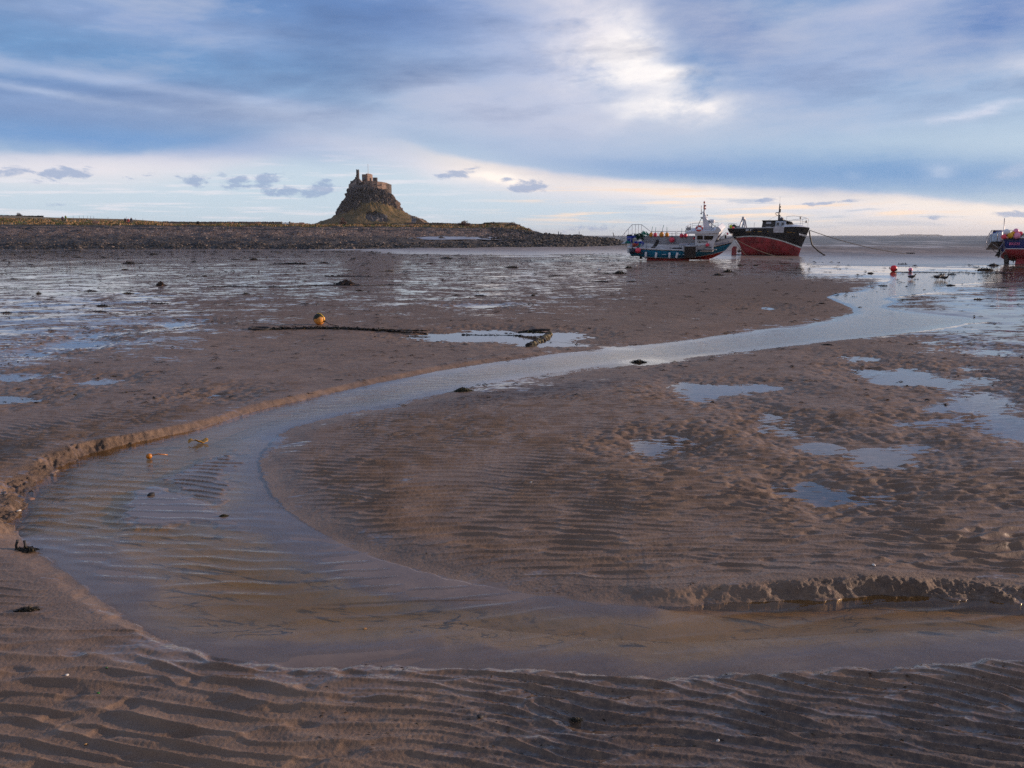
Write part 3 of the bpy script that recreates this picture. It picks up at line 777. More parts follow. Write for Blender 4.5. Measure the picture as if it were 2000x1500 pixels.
lcol = np.concatenate([np.linspace(-3400, -60, 130), np.arange(-55, 1227, 2.0)])
prof_rows = [(-6, None, 0.0), (0, 0.0, 0.0)] + [(52 * u, u, 0.0) for u in np.linspace(.035, 1, 34)] + [(60, 1, .2), (72, 1, .45), (88, 1, .65), (110, 1, .82), (150, 1, .95), (210, 1, 1.0), (330, 1, .9), (560, 1, .2), (900, 1, -3.0)]
LX, LD, LZ, LV, LW = [], [], [], [], []
toe = interp(TOE, lcol); top = interp(TOP, lcol); sil = interp(SIL, lcol)
tx, tD = at(lcol, toe, 0.0)
narrow = np.clip(interp([(-9000, 1), (960, 1), (1060, .45), (1226, .22)], lcol), 0, 1)
for off, u, s in prof_rows:
    D = tD + off * (narrow if off > 0 else 1)
    if u is None: py = toe; Z = np.full_like(D, -.35); X = tx
    else:
        k = u ** .92
        py = toe + (top - toe) * k + (sil - top) * s
        x_, y_, k_ = ray(lcol, py); t_ = D / y_; Z = CAMH + k_ * t_; X = x_ * t_
    LX.append(X); LD.append(D); LZ.append(Z); LV.append(np.full_like(D, (u or 0) + s)); LW.append(lcol)
LX, LD, LZ, LV, LW = map(np.array, (LX, LD, LZ, LV, LW))
nz = samp(T_LOW2, .5, LX * 2.2, LD * 2.2); nz2 = samp(T_LOW, .12, LX * .6, LD * .6)
LZ = LZ + (.16 * nz2 * np.clip(1.1 - LV, 0.05, 1) + .12 * nz) * (LV > .02) * (LV < 1.7)
def land_z(px, off):
    """ground point of the shore bank: photo column and metres behind the water's edge"""
    j = int(np.argmin(np.abs(lcol - px))); D = float(tD[j] + off * narrow[j])
    z = float(np.interp(D, LD[:, j], LZ[:, j])); x = float(np.interp(D, LD[:, j], LX[:, j]))
    return Vector((x, D, z))
me = np_mesh('shingle_bank', np.stack([LX.ravel(), LD.ravel(), LZ.ravel()], 1), grid_faces(*LX.shape))
vattr(me, 'v', LV.ravel()); vattr(me, 'w', LW.ravel())
m, t, out = new_mat('shingle_and_turf')
co = t.obj(); x, y, z = t.sep(co); v = t.attr('v'); wq = t.attr('w')
p = t.node('ShaderNodeBsdfPrincipled')
big = t.noise(t.scale(co, (.10, .25, .5)), 1.0, 5, .6); med = t.noise(co, .8, 5, .65)
vc = t.voronoi(co, 2.4, 'F1', 'Color'); sr, sg, sb = t.sep(vc)
vd = t.voronoi(co, 2.4)
stone = t.mix(sr, (.040, .025, .018), t.mix(sg.step(.80, .95), (.165, .105, .080), (.52, .40, .31)))
wrack = t.mix(sr.step(.86, .98), (.016, .014, .012), (.16, .12, .085))
vv = v + (big - .5) * .16 + (med - .5) * .05
c = t.mix((vv.step(.66, .40) * .88 + vv.step(.25, .06) * .12).clamp(), stone, wrack)
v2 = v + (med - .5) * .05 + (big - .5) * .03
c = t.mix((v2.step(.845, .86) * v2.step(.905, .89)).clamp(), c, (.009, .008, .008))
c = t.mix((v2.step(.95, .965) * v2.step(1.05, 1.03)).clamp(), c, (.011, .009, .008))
tuft = t.noise(t.scale(co, (.35, .5, .5)), 1.0, 6, .7)
turf = t.mix(tuft.step(.42, .62), (.070, .090, .022), (.235, .155, .075))
turf = t.mix((v.step(1.30, 1.5) * t.noise(co, .6, 5, .7).step(.35, .6) * .8).clamp(), turf, (.150, .112, .072))
grn = t.noise(t.scale(co, (.03, .1, .1)), 1.0, 3).step(.42, .55) * v.step(1.05, 1.12) * v.step(1.45, 1.3) * wq.step(400, 480)
turf = t.mix(grn, turf, (.045, .105, .018))
turf = t.mix((t.noise(t.scale(co, (.06, .10, .1)), 1.0, 5, .65).step(.44, .60) * .7).clamp(), turf, (.26, .155, .070))
c = t.mix((v2.step(1.02, 1.06) * wq.step(1060, 1010)).clamp(), c, turf)
c = t.mix((wq.step(1010, 1060) * .8).clamp(), c, wrack)
t.put(c, p.inputs['Base Color']); p.inputs['Roughness'].default_value = .8
t.link(t.bump(vd * -1.0 + tuft * .6, .35), p.inputs['Normal'])
t.link(p.outputs[0], out.inputs[0]); me.materials.append(m)
tag(link('shingle_bank', me), kind='structure')

# loose stones over the bank and the boulder spit at its end, too many to count
def stones(name, n, pick, smin, smax, mat, seed):
    r = np.random.default_rng(seed)
    b = BM(); bmesh.ops.create_icosphere(b, subdivisions=1, radius=1.0); base = np.array([q.co[:] for q in b.verts]); fac = np.array([[q.index for q in f.verts] for f in b.faces]); b.free()
    V, F, Cc = [], [], []
    for i in range(n):
        c = pick(r); s = smin * (smax / smin) ** (r.random() ** 1.8)
        q = base * (1 + r.uniform(-.28, .28, base.shape)) * np.array([s * r.uniform(.8, 1.5), s * r.uniform(.8, 1.4), s * r.uniform(.5, .95)])
        a = r.random() * 6.28; ca, sa = math.cos(a), math.sin(a)
        q = np.stack([q[:, 0] * ca - q[:, 1] * sa, q[:, 0] * sa + q[:, 1] * ca, q[:, 2]], 1) + np.array(c)
        F.append(fac + len(V) * len(base)); V.append(q); Cc.append(np.full(len(base), r.random()))
    me = np_mesh(name, np.concatenate(V), np.concatenate(F), False); vattr(me, 'tone', np.concatenate(Cc))
    return tag(link(name, me, mat), kind='stuff')
def stone_mat(name, a, b, c_):
    m, t, out = new_mat(name); p = t.node('ShaderNodeBsdfPrincipled'); k = t.attr('tone')
    c = t.mix(k, a, t.mix(k.step(.72, .9), b, c_)); c = t.mix((t.noise(t.obj(), 5, 4).step(.35, .65) * .4).clamp(), c, a)
    t.put(c, p.inputs['Base Color']); p.inputs['Roughness'].default_value = .75; t.link(p.outputs[0], out.inputs[0]); return m
def pick_bank(r):
    px = r.uniform(-120, 1010); u = r.random() ** .8
    return land_z(px, 50 * u) + Vector((r.uniform(-.2, .2), 0, .02))
stones('shingle_stones', 4200, pick_bank, .05, .22, stone_mat('shingle_stone', (.026, .018, .014), (.11, .072, .055), (.34, .25, .19)), 3)
def pick_spit(r):
    px = r.uniform(960, 1224); return land_z(px, r.uniform(0, 1) ** 1.2 * 60) + Vector((0, 0, .05))
stones('spit_boulders', 1700, pick_spit, .12, .42, stone_mat('wrack_boulder', (.018, .017, .016), (.045, .040, .036), (.12, .10, .085)), 4)
def pick_toe(r):
    px = r.uniform(-100, 1000); return land_z(px, r.uniform(-3, 11)) + Vector((0, 0, .02))
stones('weedy_toe_boulders', 2400, pick_toe, .10, .34, stone_mat('wrack_boulder_low', (.014, .013, .012), (.03, .026, .022), (.17, .13, .10)), 5)
# tussocks of dry grass along the top of the bank, past counting
r = np.random.default_rng(9); V, F, T = [], [], []
for i in range(3600):
    px = r.uniform(-110, 1035); off = 55 + 45 * r.random() ** 1.6
    if 300 < px < 640 and off > 84: continue
    p0 = land_z(px, off); h = r.uniform(.12, .5) * (1.25 if r.random() < .15 else .8); tone = r.random()
    for q in range(5):
        a = r.random() * 3.14; w_ = r.uniform(.10, .28); b = len(V); lx, ly = r.normal() * .28, r.normal() * .28; c_, s_ = math.cos(a) * w_, math.sin(a) * w_
        V += [(p0.x + lx - c_, p0.y + ly - s_, p0.z - .08), (p0.x + lx + c_, p0.y + ly + s_, p0.z - .08), (p0.x + lx + r.normal() * .14, p0.y + ly + r.normal() * .14, p0.z + h)]
        F.append((b, b + 1, b + 2)); T += [tone] * 3
me = np_mesh('tussock_grass', np.array(V), np.array(F), False); vattr(me, 'tone', np.array(T))
m, t, out = new_mat('tussock_grass'); p = t.node('ShaderNodeBsdfPrincipled'); k = t.attr('tone')
t.put(t.mix(k.step(.25, .45), (.055, .075, .02), t.mix(k.step(.6, .95), (.20, .125, .055), (.34, .20, .10))), p.inputs['Base Color']); p.inputs['Roughness'].default_value = .9; t.link(p.outputs[0], out.inputs[0])
tag(link('tussock_grass', me, m), kind='stuff')

# wet sand left bare between the stones of the lower bank
pts_l = [land_z(px, off) for px, off in ((796, 23), (840, 26), (900, 27), (960, 26), (1020, 21), (1078, 13), (1020, 14.5), (960, 18.5), (900, 19.5), (840, 19.5))]
cen = sum(pts_l, Vector()) / len(pts_l)
bm = BM()
for k in range(len(pts_l)):
    a, b = pts_l[k], pts_l[(k + 1) % len(pts_l)]
    bm.faces.new([bm.verts.new((q.x, q.y, q.z + .10)) for q in (a, b, cen)])
m, t, out = new_mat('wet_sand'); p = t.node('ShaderNodeBsdfPrincipled'); wn = t.noise(t.scale(t.obj(), (.12, .6, .6)), 1.0, 5, .65)
t.put(t.mix(wn.step(.4, .6), (.30, .27, .27), (.09, .075, .07)), p.inputs['Base Color']); t.put(wn * .5 + .05, p.inputs['Roughness']); t.link(p.outputs[0], out.inputs[0])
tag(done('wet_sand', bm, m), kind='structure')

# ------------------------------------------------------------------ the crag
DC = 640.0
MPP = DC / FPX / math.cos(PITCH) * math.cos(PITCH)
def cz(py, D=DC): return at_depth(1000, py, D).z
def cxm(px, py=400, D=DC): return at_depth(px, py, D).x
CL = [(362, 690), (372, 684), (386, 678), (393.6, 672.8), (405, 665), (410.5, 661), (419.6, 658.5), (426.8, 652), (428.7, 645.5), (432.6, 633.8), (437.4, 622), (446, 600)]
CR = [(362, 740), (370, 752), (376.7, 758), (383.2, 766.4), (393.6, 773), (408, 782), (414.4, 787), (422.2, 801.5), (425, 810), (428.7, 821), (434.6, 832), (440, 846), (446, 860)]
GRASS = [(600, 450), (623, 438), (645, 428.4), (653, 426.0), (668, 420), (682, 417.5), (700, 411.5), (713, 406.5), (716, 400), (724, 397), (732, 395.6), (748, 397.5), (762, 402), (778, 410), (790, 416.5), (806, 424), (840, 436), (870, 450)]
OUTC = [(722, 420), (728, 416.2), (742, 415.4), (752, 419), (761, 424), (765, 431), (757, 434.5), (738, 433.5), (726, 427)]
pyl = np.concatenate([np.linspace(446, 430, 24), np.linspace(429.4, 362, 120)]); th = np.linspace(0, 2 * np.pi, 420)
TH, PYL = np.meshgrid(th, pyl)
Lh = (715 - interp(CL, PYL)) ; Rh = (interp(CR, PYL) - 715)
DA = DC + 26; MPP = DA / FPX
hw = np.where(np.cos(TH) > 0, Rh, Lh) * MPP
dep = (Lh + Rh) / 2 * MPP * .85 + 1.0
cxx = cxm(715, 400, DA) + hw * np.cos(TH); cyy = DC + 26 - dep * np.sin(TH)
czz = np.array([cz(p_, DA) for p_ in pyl])[:, None] + 0 * TH
pxx = 715 + hw * np.cos(TH) / MPP
front = np.sin(TH) > -.2
gs, _, _ = seg_sd(np.array(GRASS), pxx.ravel(), PYL.ravel()); os_, _, _ = seg_sd(np.array(OUTC), pxx.ravel(), PYL.ravel())
T_CR = tile(512, .5, cloudf(9, 1.3), 31); T_CR2 = tile(512, .25, cloudf(3, 1.1), 32)
ar = TH * 26
n1_ = samp(T_CR, .5, ar, czz * .9); n2_ = samp(T_CR2, .25, ar * 1.2, czz * .55); n3_ = samp(T_CR2, .25, ar * 2.1 + 40, czz * 1.6)
gs = gs.reshape(TH.shape) + n2_ * 1.6; os_ = os_.reshape(TH.shape) + n2_ * 1.3
grass = np.where(front, sstep(1.2, -1.2, gs) * sstep(-.8, .8, os_), sstep(405, 425, PYL + n1_ * 3))
rock = 1 - grass
disp = rock * (np.abs(n1_) * 1.5 + n2_ * .8 + n3_ * .45 - .6) + grass * (n1_ * .35 + n2_ * .12)
disp = disp * sstep(364, 372, PYL) + grass * 2.2 * sstep(446, 432, PYL) * (np.sin(TH) > 0)
for hx, hy, hr in ((700, 397.5, 3.4), (683, 402, 3.6), (706, 383, 2.2)): disp -= 2.6 * np.exp(-(((pxx - hx) / hr) ** 2 + ((PYL - hy) / (hr * .9)) ** 2)) * front
edge_damp = .35 + .65 * np.abs(np.sin(TH)) ** .5
cxx = cxx + disp * np.cos(TH) * edge_damp * .8; cyy = cyy - disp * np.sin(TH)
czz = czz + rock * n3_ * .25 * sstep(363, 372, PYL)
V = np.stack([cxx.ravel(), cyy.ravel(), czz.ravel()], 1)
F = grid_faces(*TH.shape)
me = np_mesh('castle_crag', np.concatenate([V, [[cxm(715, 400, DA), DC + 26, cz(362, DA)]]]), F)
vattr(me, 'grass', np.append(grass.ravel(), 0)); vattr(me, 'out', np.append((sstep(1, -1, os_) * front).ravel(), 0))
m, t, out = new_mat('crag_rock_and_turf')
co = t.obj(); p = t.node('ShaderNodeBsdfPrincipled')
k1 = t.noise(co, .22, 6, .65); k2 = t.noise(t.scale(co, (1, 1, .45)), .8, 6, .7); k3 = t.voronoi(t.scale(co, (1, 1, .6)), .55, 'F1')
k4 = t.noise(co, 1.7, 5, .7)
c = t.mix(k2.step(.35, .65), (.040, .036, .036), (.150, .125, .115))
c = t.mix((k4.step(.53, .66) * t.noise(co, .12, 3).step(.40, .56) * .9).clamp(), c, (.40, .39, .40))
c = t.mix((t.attr('out') * k4.step(.50, .64) * .8).clamp(), c, (.36, .36, .38))
c = t.mix((t.sep(co)[0].step(cxm(735), cxm(770)) * k1.step(.4, .6) * .65).clamp(), c, (.190, .115, .080))
gcol = t.mix(k1.step(.36, .62), (.074, .062, .026), (.175, .115, .052)); gcol = t.mix((k2.step(.5, .7) * .5).clamp(), gcol, (.080, .070, .030))
c = t.mix(t.attr('grass').step(.35, .65), c, gcol)
t.put(c, p.inputs['Base Color']); p.inputs['Roughness'].default_value = .9; p.inputs['Specular IOR Level'].default_value = .2
t.link(t.bump(k2 * .9 + k3 * .7 + k4 * .35, 1.3, (t.attr('grass') * -.75 + 1.0)), p.inputs['Normal'])
t.link(p.outputs[0], out.inputs[0]); me.materials.append(m)
tag(link('castle_crag', me), kind='structure')

# ------------------------------------------------------------------ the castle on the crag
def stone_wall_mat(name, a, b, c_, sc=1.0):
    m, t, out = new_mat(name); co = t.obj(); p = t.node('ShaderNodeBsdfPrincipled')
    vcol = t.sep(t.voronoi(t.scale(co, (1, 1, 1.7)), sc, 'F1', 'Color'))[0]
    e = t.voronoi(t.scale(co, (1, 1, 1.7)), sc, 'DISTANCE_TO_EDGE')
    n = t.noise(co, .35 * sc, 5, .65)
    c = t.mix(vcol, a, b); c = t.mix((n.step(.52, .72) * .7).clamp(), c, c_)
    c = t.mix((e.step(.07, .0) * .5).clamp(), c, tuple(q * .45 for q in a))
    t.put(c, p.inputs['Base Color']); p.inputs['Roughness'].default_value = .9; p.inputs['Specular IOR Level'].default_value = .2
    t.link(t.bump(e.step(0, .12) * .5 + n * .4, .25), p.inputs['Normal']); t.link(p.outputs[0], out.inputs[0]); return m
M_CAST = stone_wall_mat('castle_stone', (.21, .145, .115), (.33, .23, .185), (.12, .098, .09), .9)
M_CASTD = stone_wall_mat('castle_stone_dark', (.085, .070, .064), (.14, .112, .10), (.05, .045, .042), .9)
M_CASTG = stone_wall_mat('castle_stone_grey', (.24, .205, .19), (.34, .29, .27), (.15, .13, .125), .9)
M_ROOF = paint('castle_roof_slate', (.055, .05, .052), .7, var=.3, scale=.5)
M_WIN = paint('castle_window_glass', (.10, .14, .20), .15, scale=1)
DC0 = DC; DC = DC + 12
M_GLS = paint('castle_dark_opening', (.02, .02, .022), .3)
X = lambda px: cxm(px, 360, DC + 8)
castle = tag(empty('castle', (X(718), DC, cz(372))), 'small stone castle with chimneys and flagpole on top of the rocky crag', 'castle')
def cpart(name, bm, mat):
    for v in bm.verts: v.co -= castle.location
    return done(name, bm, mat, castle)
Zc = lambda py: cz(py, DC + 8)
bm = BM()
plan = [(699, 6), (706, 0), (717, -5), (728, -7.5), (738, -6.5), (746, -4.0), (752.6, 0.5), (753, 26), (699, 26)]
tops = [354.2, 354, 353.4, 354.0, 354.6, 355.2, 356, 356, 354]
prism_xy(bm, [(X(a), DC + 12 + b) for a, b in plan], Zc(386), [Zc(q) for q in tops]); cpart('battery_wall', bm, M_CAST)
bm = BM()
prism_xy(bm, [(X(a), DC + 12 + b) for a, b in ((752.4, 1.0), (757.6, 3.5), (758.2, 14), (752.6, 24))], Zc(386), [Zc(q) for q in (357.4, 358, 358, 357)]); cpart('shaded_battery_end', bm, M_CASTD)  # right end of the battery, its shade painted in with darker stone
bm = BM()
prism_xy(bm, [(X(a), DC + 20 + b) for a, b in ((702, 0), (711, -1.2), (711.2, 12), (702, 12))], Zc(362), Zc(338.2)); cpart('tower', bm, M_CAST)
bm = BM()
prism_xy(bm, [(X(a), DC + 20 + b) for a, b in ((711.1, -2.6), (714.3, -3.2), (718.8, -.5), (719, 10), (711.3, 10))], Zc(362), Zc(337.3)); cpart('stair_turret', bm, M_CAST)
for a, b, ya, yb in ((705.3, 708.6, 344.6, 349.2), (703.1, 704.3, 345, 348.4), (710.2, 710.9, 345.4, 348)):
    bm = BM(); bx(bm, X(a), X(b), DC + 18.55, DC + 19.5, Zc(yb), Zc(ya)); cpart('window', bm, M_WIN)
for a, b, ya, yb, dd in ((721.5, 722.6, 358.6, 360.6, 4.6), (735.2, 736.2, 359.5, 361.5, 4.6), (744.6, 745.6, 360.5, 362.4, 6.6), (684.2, 685.2, 364, 366.6, 8.9), (688.5, 689.6, 363, 365.4, 8.9), (683.4, 684.3, 372, 374, 8.9)):
    bm = BM(); bx(bm, X(a), X(b), DC + dd - .3, DC + dd + 1.2, Zc(yb), Zc(ya)); cpart('window', bm, M_GLS)
bm = BM()
bx(bm, X(695.4), X(700), DC + 10, DC + 13, Zc(366), Zc(331.6)); bx(bm, X(695.2), X(696.6), DC + 10.3, DC + 12.6, Zc(331.6), Zc(330.2)); bx(bm, X(698.4), X(700.1), DC + 10.3, DC + 12.6, Zc(331.6), Zc(330.4)); bx(bm, X(694.6), X(695.5), DC + 10.2, DC + 12.8, Zc(366), Zc(341)); cpart('chimney', bm, M_CASTD)
bm = BM(); bx(bm, X(723.6), X(731.2), DC + 20, DC + 24, Zc(358), Zc(345.4)); bx(bm, X(723.2), X(731.6), DC + 19.7, DC + 24.3, Zc(345.4), Zc(344.6)); cpart('chimney', bm, M_CASTD)
bm = BM(); bx(bm, X(682), X(685), DC + 13, DC + 16, Zc(362), Zc(352.6)); bx(bm, X(691), X(693.4), DC + 14, DC + 17, Zc(360), Zc(344.6)); cpart('chimney', bm, M_CASTD)
bm = BM()
prism_xz(bm, [(X(679.2), Zc(388)), (X(680.4), Zc(359.6)), (X(687), Zc(358.2)), (X(695.4), Zc(350)), (X(695.4), Zc(388))], DC + 9, DC + 28); cpart('west_range', bm, M_CASTG)
bm = BM()
prism_xz(bm, [(X(681), Zc(359.2)), (X(684), Zc(355)), (X(694.4), Zc(346.4)), (X(695.3), Zc(346.4)), (X(695.3), Zc(349.8)), (X(687), Zc(358.0))], DC + 11, DC + 27); cpart('roof', bm, M_ROOF)
bm = BM()
prism_xz(bm, [(X(700.1), Zc(357)), (X(700.1), Zc(349)), (X(701), Zc(349.4)), (X(705.2), Zc(353.6)), (X(705.2), Zc(357))], DC + 9.4, DC + 16); cpart('stair_parapet', bm, M_CASTG)
bm = BM(); tube(bm, [(X(714.9), DC + 19, Zc(345)), (X(715), DC + 19, Zc(319))], [.22, .13], 8); ball(bm, (X(715), DC + 19, Zc(318.8)), .25, 8, 6); cpart('flagpole', bm, paint('white_pole', (.6, .6, .62), .5))

DC = DC0
# path up to the castle, its rail, visitors standing on it
M_RAIL = paint('weathered_white_rail', (.45, .45, .45), .7)
bm = BM()
q = [at_depth(803, 436.5, DC - 22), at_depth(810.5, 436.5, DC - 22), at_depth(815, 425.5, DC - 6), at_depth(804, 425.5, DC - 6)]
vs = [bm.verts.new(a) for a in q] + [bm.verts.new(a + Vector((0, 3, -4))) for a in q]
for f in ((0, 1, 2, 3), (4, 7, 6, 5), (0, 4, 5, 1), (1, 5, 6, 2), (2, 6, 7, 3), (3, 7, 4, 0)): bm.faces.new([vs[i] for i in f])
tag(done('path', bm, paint('path_asphalt', (.075, .073, .078), .85, scale=1)), kind='structure')
bm = BM(); A, B = at_depth(801.5, 424.8, DC - 6), at_depth(817, 427.0, DC - 4)
for k in range(6):
    p0 = A.lerp(B, k / 5); tube(bm, [p0 + Vector((0, 0, -.6)), p0 + Vector((0, 0, 1.25))], .07, 5)
for h in (.3, .75, 1.2): tube(bm, [A + Vector((0, 0, h)), B + Vector((0, 0, h))], .05, 5)
tag(done('handrail', bm, M_RAIL), 'pale post and rail fence at the top of the castle path', 'fence')
bm = BM()
prism_xz(bm, [(at_depth(812, 437, DC - 14).x, cz(438.5, DC - 14)), (at_depth(813.5, 426.8, DC - 14).x, cz(427, DC - 14)), (at_depth(817, 425.4, DC - 14).x, cz(426, DC - 14)), (at_depth(823, 430.5, DC - 14).x, cz(430.5, DC - 14)), (at_depth(833, 437.5, DC - 14).x, cz(438, DC - 14))], DC - 14, DC - 2)
tag(done('path_embankment', bm, paint('dry_turf', (.19, .125, .075), .9, var=.4, scale=.8)), kind='structure')

def skin_mesh(name, pts, edges, radii, sub=1):
    me = bpy.data.meshes.new(name + '_bones'); me.from_pydata(pts, edges, [])
    o = bpy.data.objects.new(name + '_bones', me); COL.objects.link(o)
    md = o.modifiers.new('skin', 'SKIN'); md.use_smooth_shade = True
    for v, r in zip(me.skin_vertices[0].data, radii): v.radius = (r, r)
    me.skin_vertices[0].data[0].use_root = True
    if sub: o.modifiers.new('sub', 'SUBSURF').levels = sub
    dg = bpy.context.evaluated_depsgraph_get()
    res = bpy.data.meshes.new_from_object(o.evaluated_get(dg)); res.name = name
    bpy.data.objects.remove(o); bpy.data.meshes.remove(me)
    return res
SKINM = paint('person_skin', (.42, .26, .19), .6)
def person(loc, coat, legs, hair, seated=False, face=0.0, label='', group=None, s=1.0):
    if seated:
        J = [(0, 0, .48), (0, .02, .85), (0, .03, 1.12), (0, .0, 1.24), (0, -.02, 1.40), (.10, -.05, .50), (.13, -.46, .52), (.13, -.50, .08), (.13, -.62, .05), (-.10, -.05, .50), (-.13, -.46, .52), (-.13, -.50, .08), (-.13, -.62, .05), (.20, .02, 1.10), (.25, -.05, .82), (.14, -.28, .66), (-.20, .02, 1.10), (-.25, -.05, .82), (-.14, -.28, .66)]
    else:
        J = [(0, 0, .95), (0, 0, 1.20), (0, 0, 1.42), (0, 0, 1.52), (0, -.01, 1.66), (.10, 0, .90), (.11, 0, .50), (.11, .02, .08), (.11, -.12, .05), (-.10, 0, .90), (-.12, -.04, .50), (-.12, .03, .08), (-.12, -.11, .05), (.20, 0, 1.40), (.25, .02, 1.12), (.24, -.06, .86), (-.20, 0, 1.40), (-.25, .02, 1.12), (-.24, -.06, .86)]
    E = [(0, 1), (1, 2), (2, 3), (3, 4), (0, 5), (5, 6), (6, 7), (7, 8), (0, 9), (9, 10), (10, 11), (11, 12), (2, 13), (13, 14), (14, 15), (2, 16), (16, 17), (17, 18)]
    R = [.16, .17, .15, .065, .105, .10, .075, .055, .045, .10, .075, .055, .045, .075, .055, .04, .075, .055, .04]
    me = skin_mesh('person', J, E, R)
    for mm in (paint('coat_' + coat[0], coat[1], .8), paint('trousers_' + legs[0], legs[1], .85), SKINM, paint('hair_' + hair[0], hair[1], .8)): me.materials.append(mm)
    zt, zh = (.55, 1.24) if seated else (.92, 1.53)
    for f in me.polygons:
        c = f.center
        f.material_index = 3 if (c.z > zh + .16 or (c.z > zh + .04 and c.y > 0.02)) else 2 if c.z > zh else 1 if (c.z < zt and abs(c.x) < .2) else 0
    o = link('person', me); o.location = loc; o.rotation_euler = (0, 0, face); o.scale = (s,) * 3
    return tag(o, label, 'person', group)
BLK = ('black', (.015, .015, .018)); NAVY = ('navy', (.02, .022, .05)); RED = ('red', (.35, .03, .03)); DK = ('dark', (.03, .025, .022))
PLUM = ('plum', (.06, .025, .06)); LIME = ('lime', (.25, .30, .03)); GRY = ('grey', (.12, .12, .13)); BRN = ('brown', (.05, .03, .02))
for px, coat, lab in ((802.6, BLK, 'person in black at the left end of the group on the castle path'), (805.2, GRY, 'person in a grey coat in the middle of the group on the castle path'), (806.6, NAVY, 'person in dark navy close beside the right end of the castle path group'), (809.2, BLK, 'person in black standing alone at the right end of the castle path group')):
    person(at_depth(px, 427.2, DC - 8), coat, DK, BRN, False, .2, lab, 'visitors standing on the castle path', 1.15)

# ------------------------------------------------------------------ walls, gate, benches, walkers along the turf
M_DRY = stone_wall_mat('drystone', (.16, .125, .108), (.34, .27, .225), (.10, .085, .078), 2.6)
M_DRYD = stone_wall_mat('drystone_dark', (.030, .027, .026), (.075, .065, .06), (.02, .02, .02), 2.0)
def wall(name, pts, mat, label, thick=.5, seed=1):
    """pts: photo column, metres behind the water's edge, photo row of the wall's top"""
    r = random.Random(seed); bm = BM(); prev = None
    cols_ = np.arange(pts[0][0], pts[-1][0] + .01, max(.8, (pts[-1][0] - pts[0][0]) / 260))
    for px in cols_:
        off = interp([(a, b) for a, b, c_ in pts], px); py = interp([(a, c_) for a, b, c_ in pts], px)
        g_ = land_z(px, off); D = g_.y; zt = at_depth(px, py, D).z + r.uniform(-.09, .10)
        xx = at_depth(px, py, D).x
        cur = [bm.verts.new((xx, D - thick / 2 - .12, min(g_.z, zt) - .5)), bm.verts.new((xx, D - thick / 2 + r.uniform(-.03, .03), zt)), bm.verts.new((xx, D + thick / 2, zt)), bm.verts.new((xx, D + thick / 2 + .12, min(g_.z, zt) - .5))]
        if prev:
            for k in range(3): bm.faces.new((prev[k], cur[k], cur[k + 1], prev[k + 1]))
        else: first = cur
        prev = cur
    bm.faces.new(first); bm.faces.new(prev[::-1])
    return tag(done(name, bm, mat), label, 'wall')
wall('field_wall', [(318, 105, 432.2), (340, 100, 433), (400, 96, 433.2), (500, 92, 433.2), (550.5, 90, 433.2)], M_DRY, 'long drystone field wall left of the white gate, above the shingle')
wall('field_wall', [(566.5, 90, 434.6), (590, 92, 436), (625, 96, 438)], M_DRY, 'short drystone wall between the white gate and the crag', seed=2)
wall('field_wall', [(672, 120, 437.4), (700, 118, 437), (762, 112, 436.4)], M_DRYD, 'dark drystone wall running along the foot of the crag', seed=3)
wall('field_wall', [(790, 105, 434.8), (850, 100, 435), (900, 96, 436.4), (948, 92, 438.6)], M_DRY, 'drystone wall right of the crag above the green turf', seed=4)
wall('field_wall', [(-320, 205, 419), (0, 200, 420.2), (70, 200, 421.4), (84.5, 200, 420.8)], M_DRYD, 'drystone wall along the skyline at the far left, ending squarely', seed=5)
# gate
g0, g1 = land_z(552, 90), land_z(565.2, 90)
zt = at_depth(558, 434.4, g0.y).z; zb = at_depth(558, 440.0, g0.y).z
gate = tag(empty('gate', (g0 + g1) / 2), 'pale field gate with crossed braces in the drystone wall', 'gate')
def gp(name, bm, mat):
    for v in bm.verts: v.co -= gate.location
    return done(name, bm, mat, gate)
M_GATE = paint('gate_white', (.62, .64, .66), .6)
bm = BM()
for h in np.linspace(zb + .12, zt, 5): tube(bm, [(g0.x, g0.y, h), (g1.x, g0.y, h)], .045, 5)
for f in (0, .5, 1): xx = g0.x + (g1.x - g0.x) * f; tube(bm, [(xx, g0.y, zb), (xx, g0.y, zt)], .055, 5)
gp('rails', bm, M_GATE)
for f in (0, .5):
    xa, xb = g0.x + (g1.x - g0.x) * f, g0.x + (g1.x - g0.x) * (f + .5)
    bm = BM(); tube(bm, [(xa, g0.y - .05, zb + .1), (xb, g0.y - .05, zt)], .05, 5); tube(bm, [(xa, g0.y - .1, zt), (xb, g0.y - .1, zb + .1)], .05, 5); gp('brace', bm, M_GATE)
bm = BM(); bx(bm, g1.x + .02, g1.x + .30, g0.y - .18, g0.y + .18, zb - .4, zt + .28, bev=.03); gp('gate_post', bm, paint('gate_post_wood', (.05, .045, .04), .8))
# pale benches along the turf
M_BENCH = paint('pink_sandstone', (.52, .30, .21), .8, var=.25, scale=2)
def bench(px, off, w_, h_, label, mat=M_BENCH):
    g_ = land_z(px, off); o = tag(empty('bench', g_ - Vector((0, 0, .15)), (0, 0, random.uniform(-.1, .1))), label, 'bench', 'pale benches along the turf')
    bm = BM(); bx(bm, -w_ / 2, w_ / 2, -.28, .2, h_ * .42, h_ * .56, bev=.03); done('seat', bm, mat, o)
    bm = BM(); bx(bm, -w_ / 2, w_ / 2, .21, .30, h_ * .50, h_, bev=.03); done('backrest', bm, mat, o)
    for sx_ in (-1, 1):
        bm = BM(); bx(bm, sx_ * w_ * .40 - .09, sx_ * w_ * .40 + .09, -.24, .18, 0, h_ * .42, bev=.02); done('leg', bm, mat, o)
    bm = BM(); bx(bm, -w_ * .28, w_ * .28, -.1, .1, 0, h_ * .40, bev=.03); done('panel', bm, mat, o)
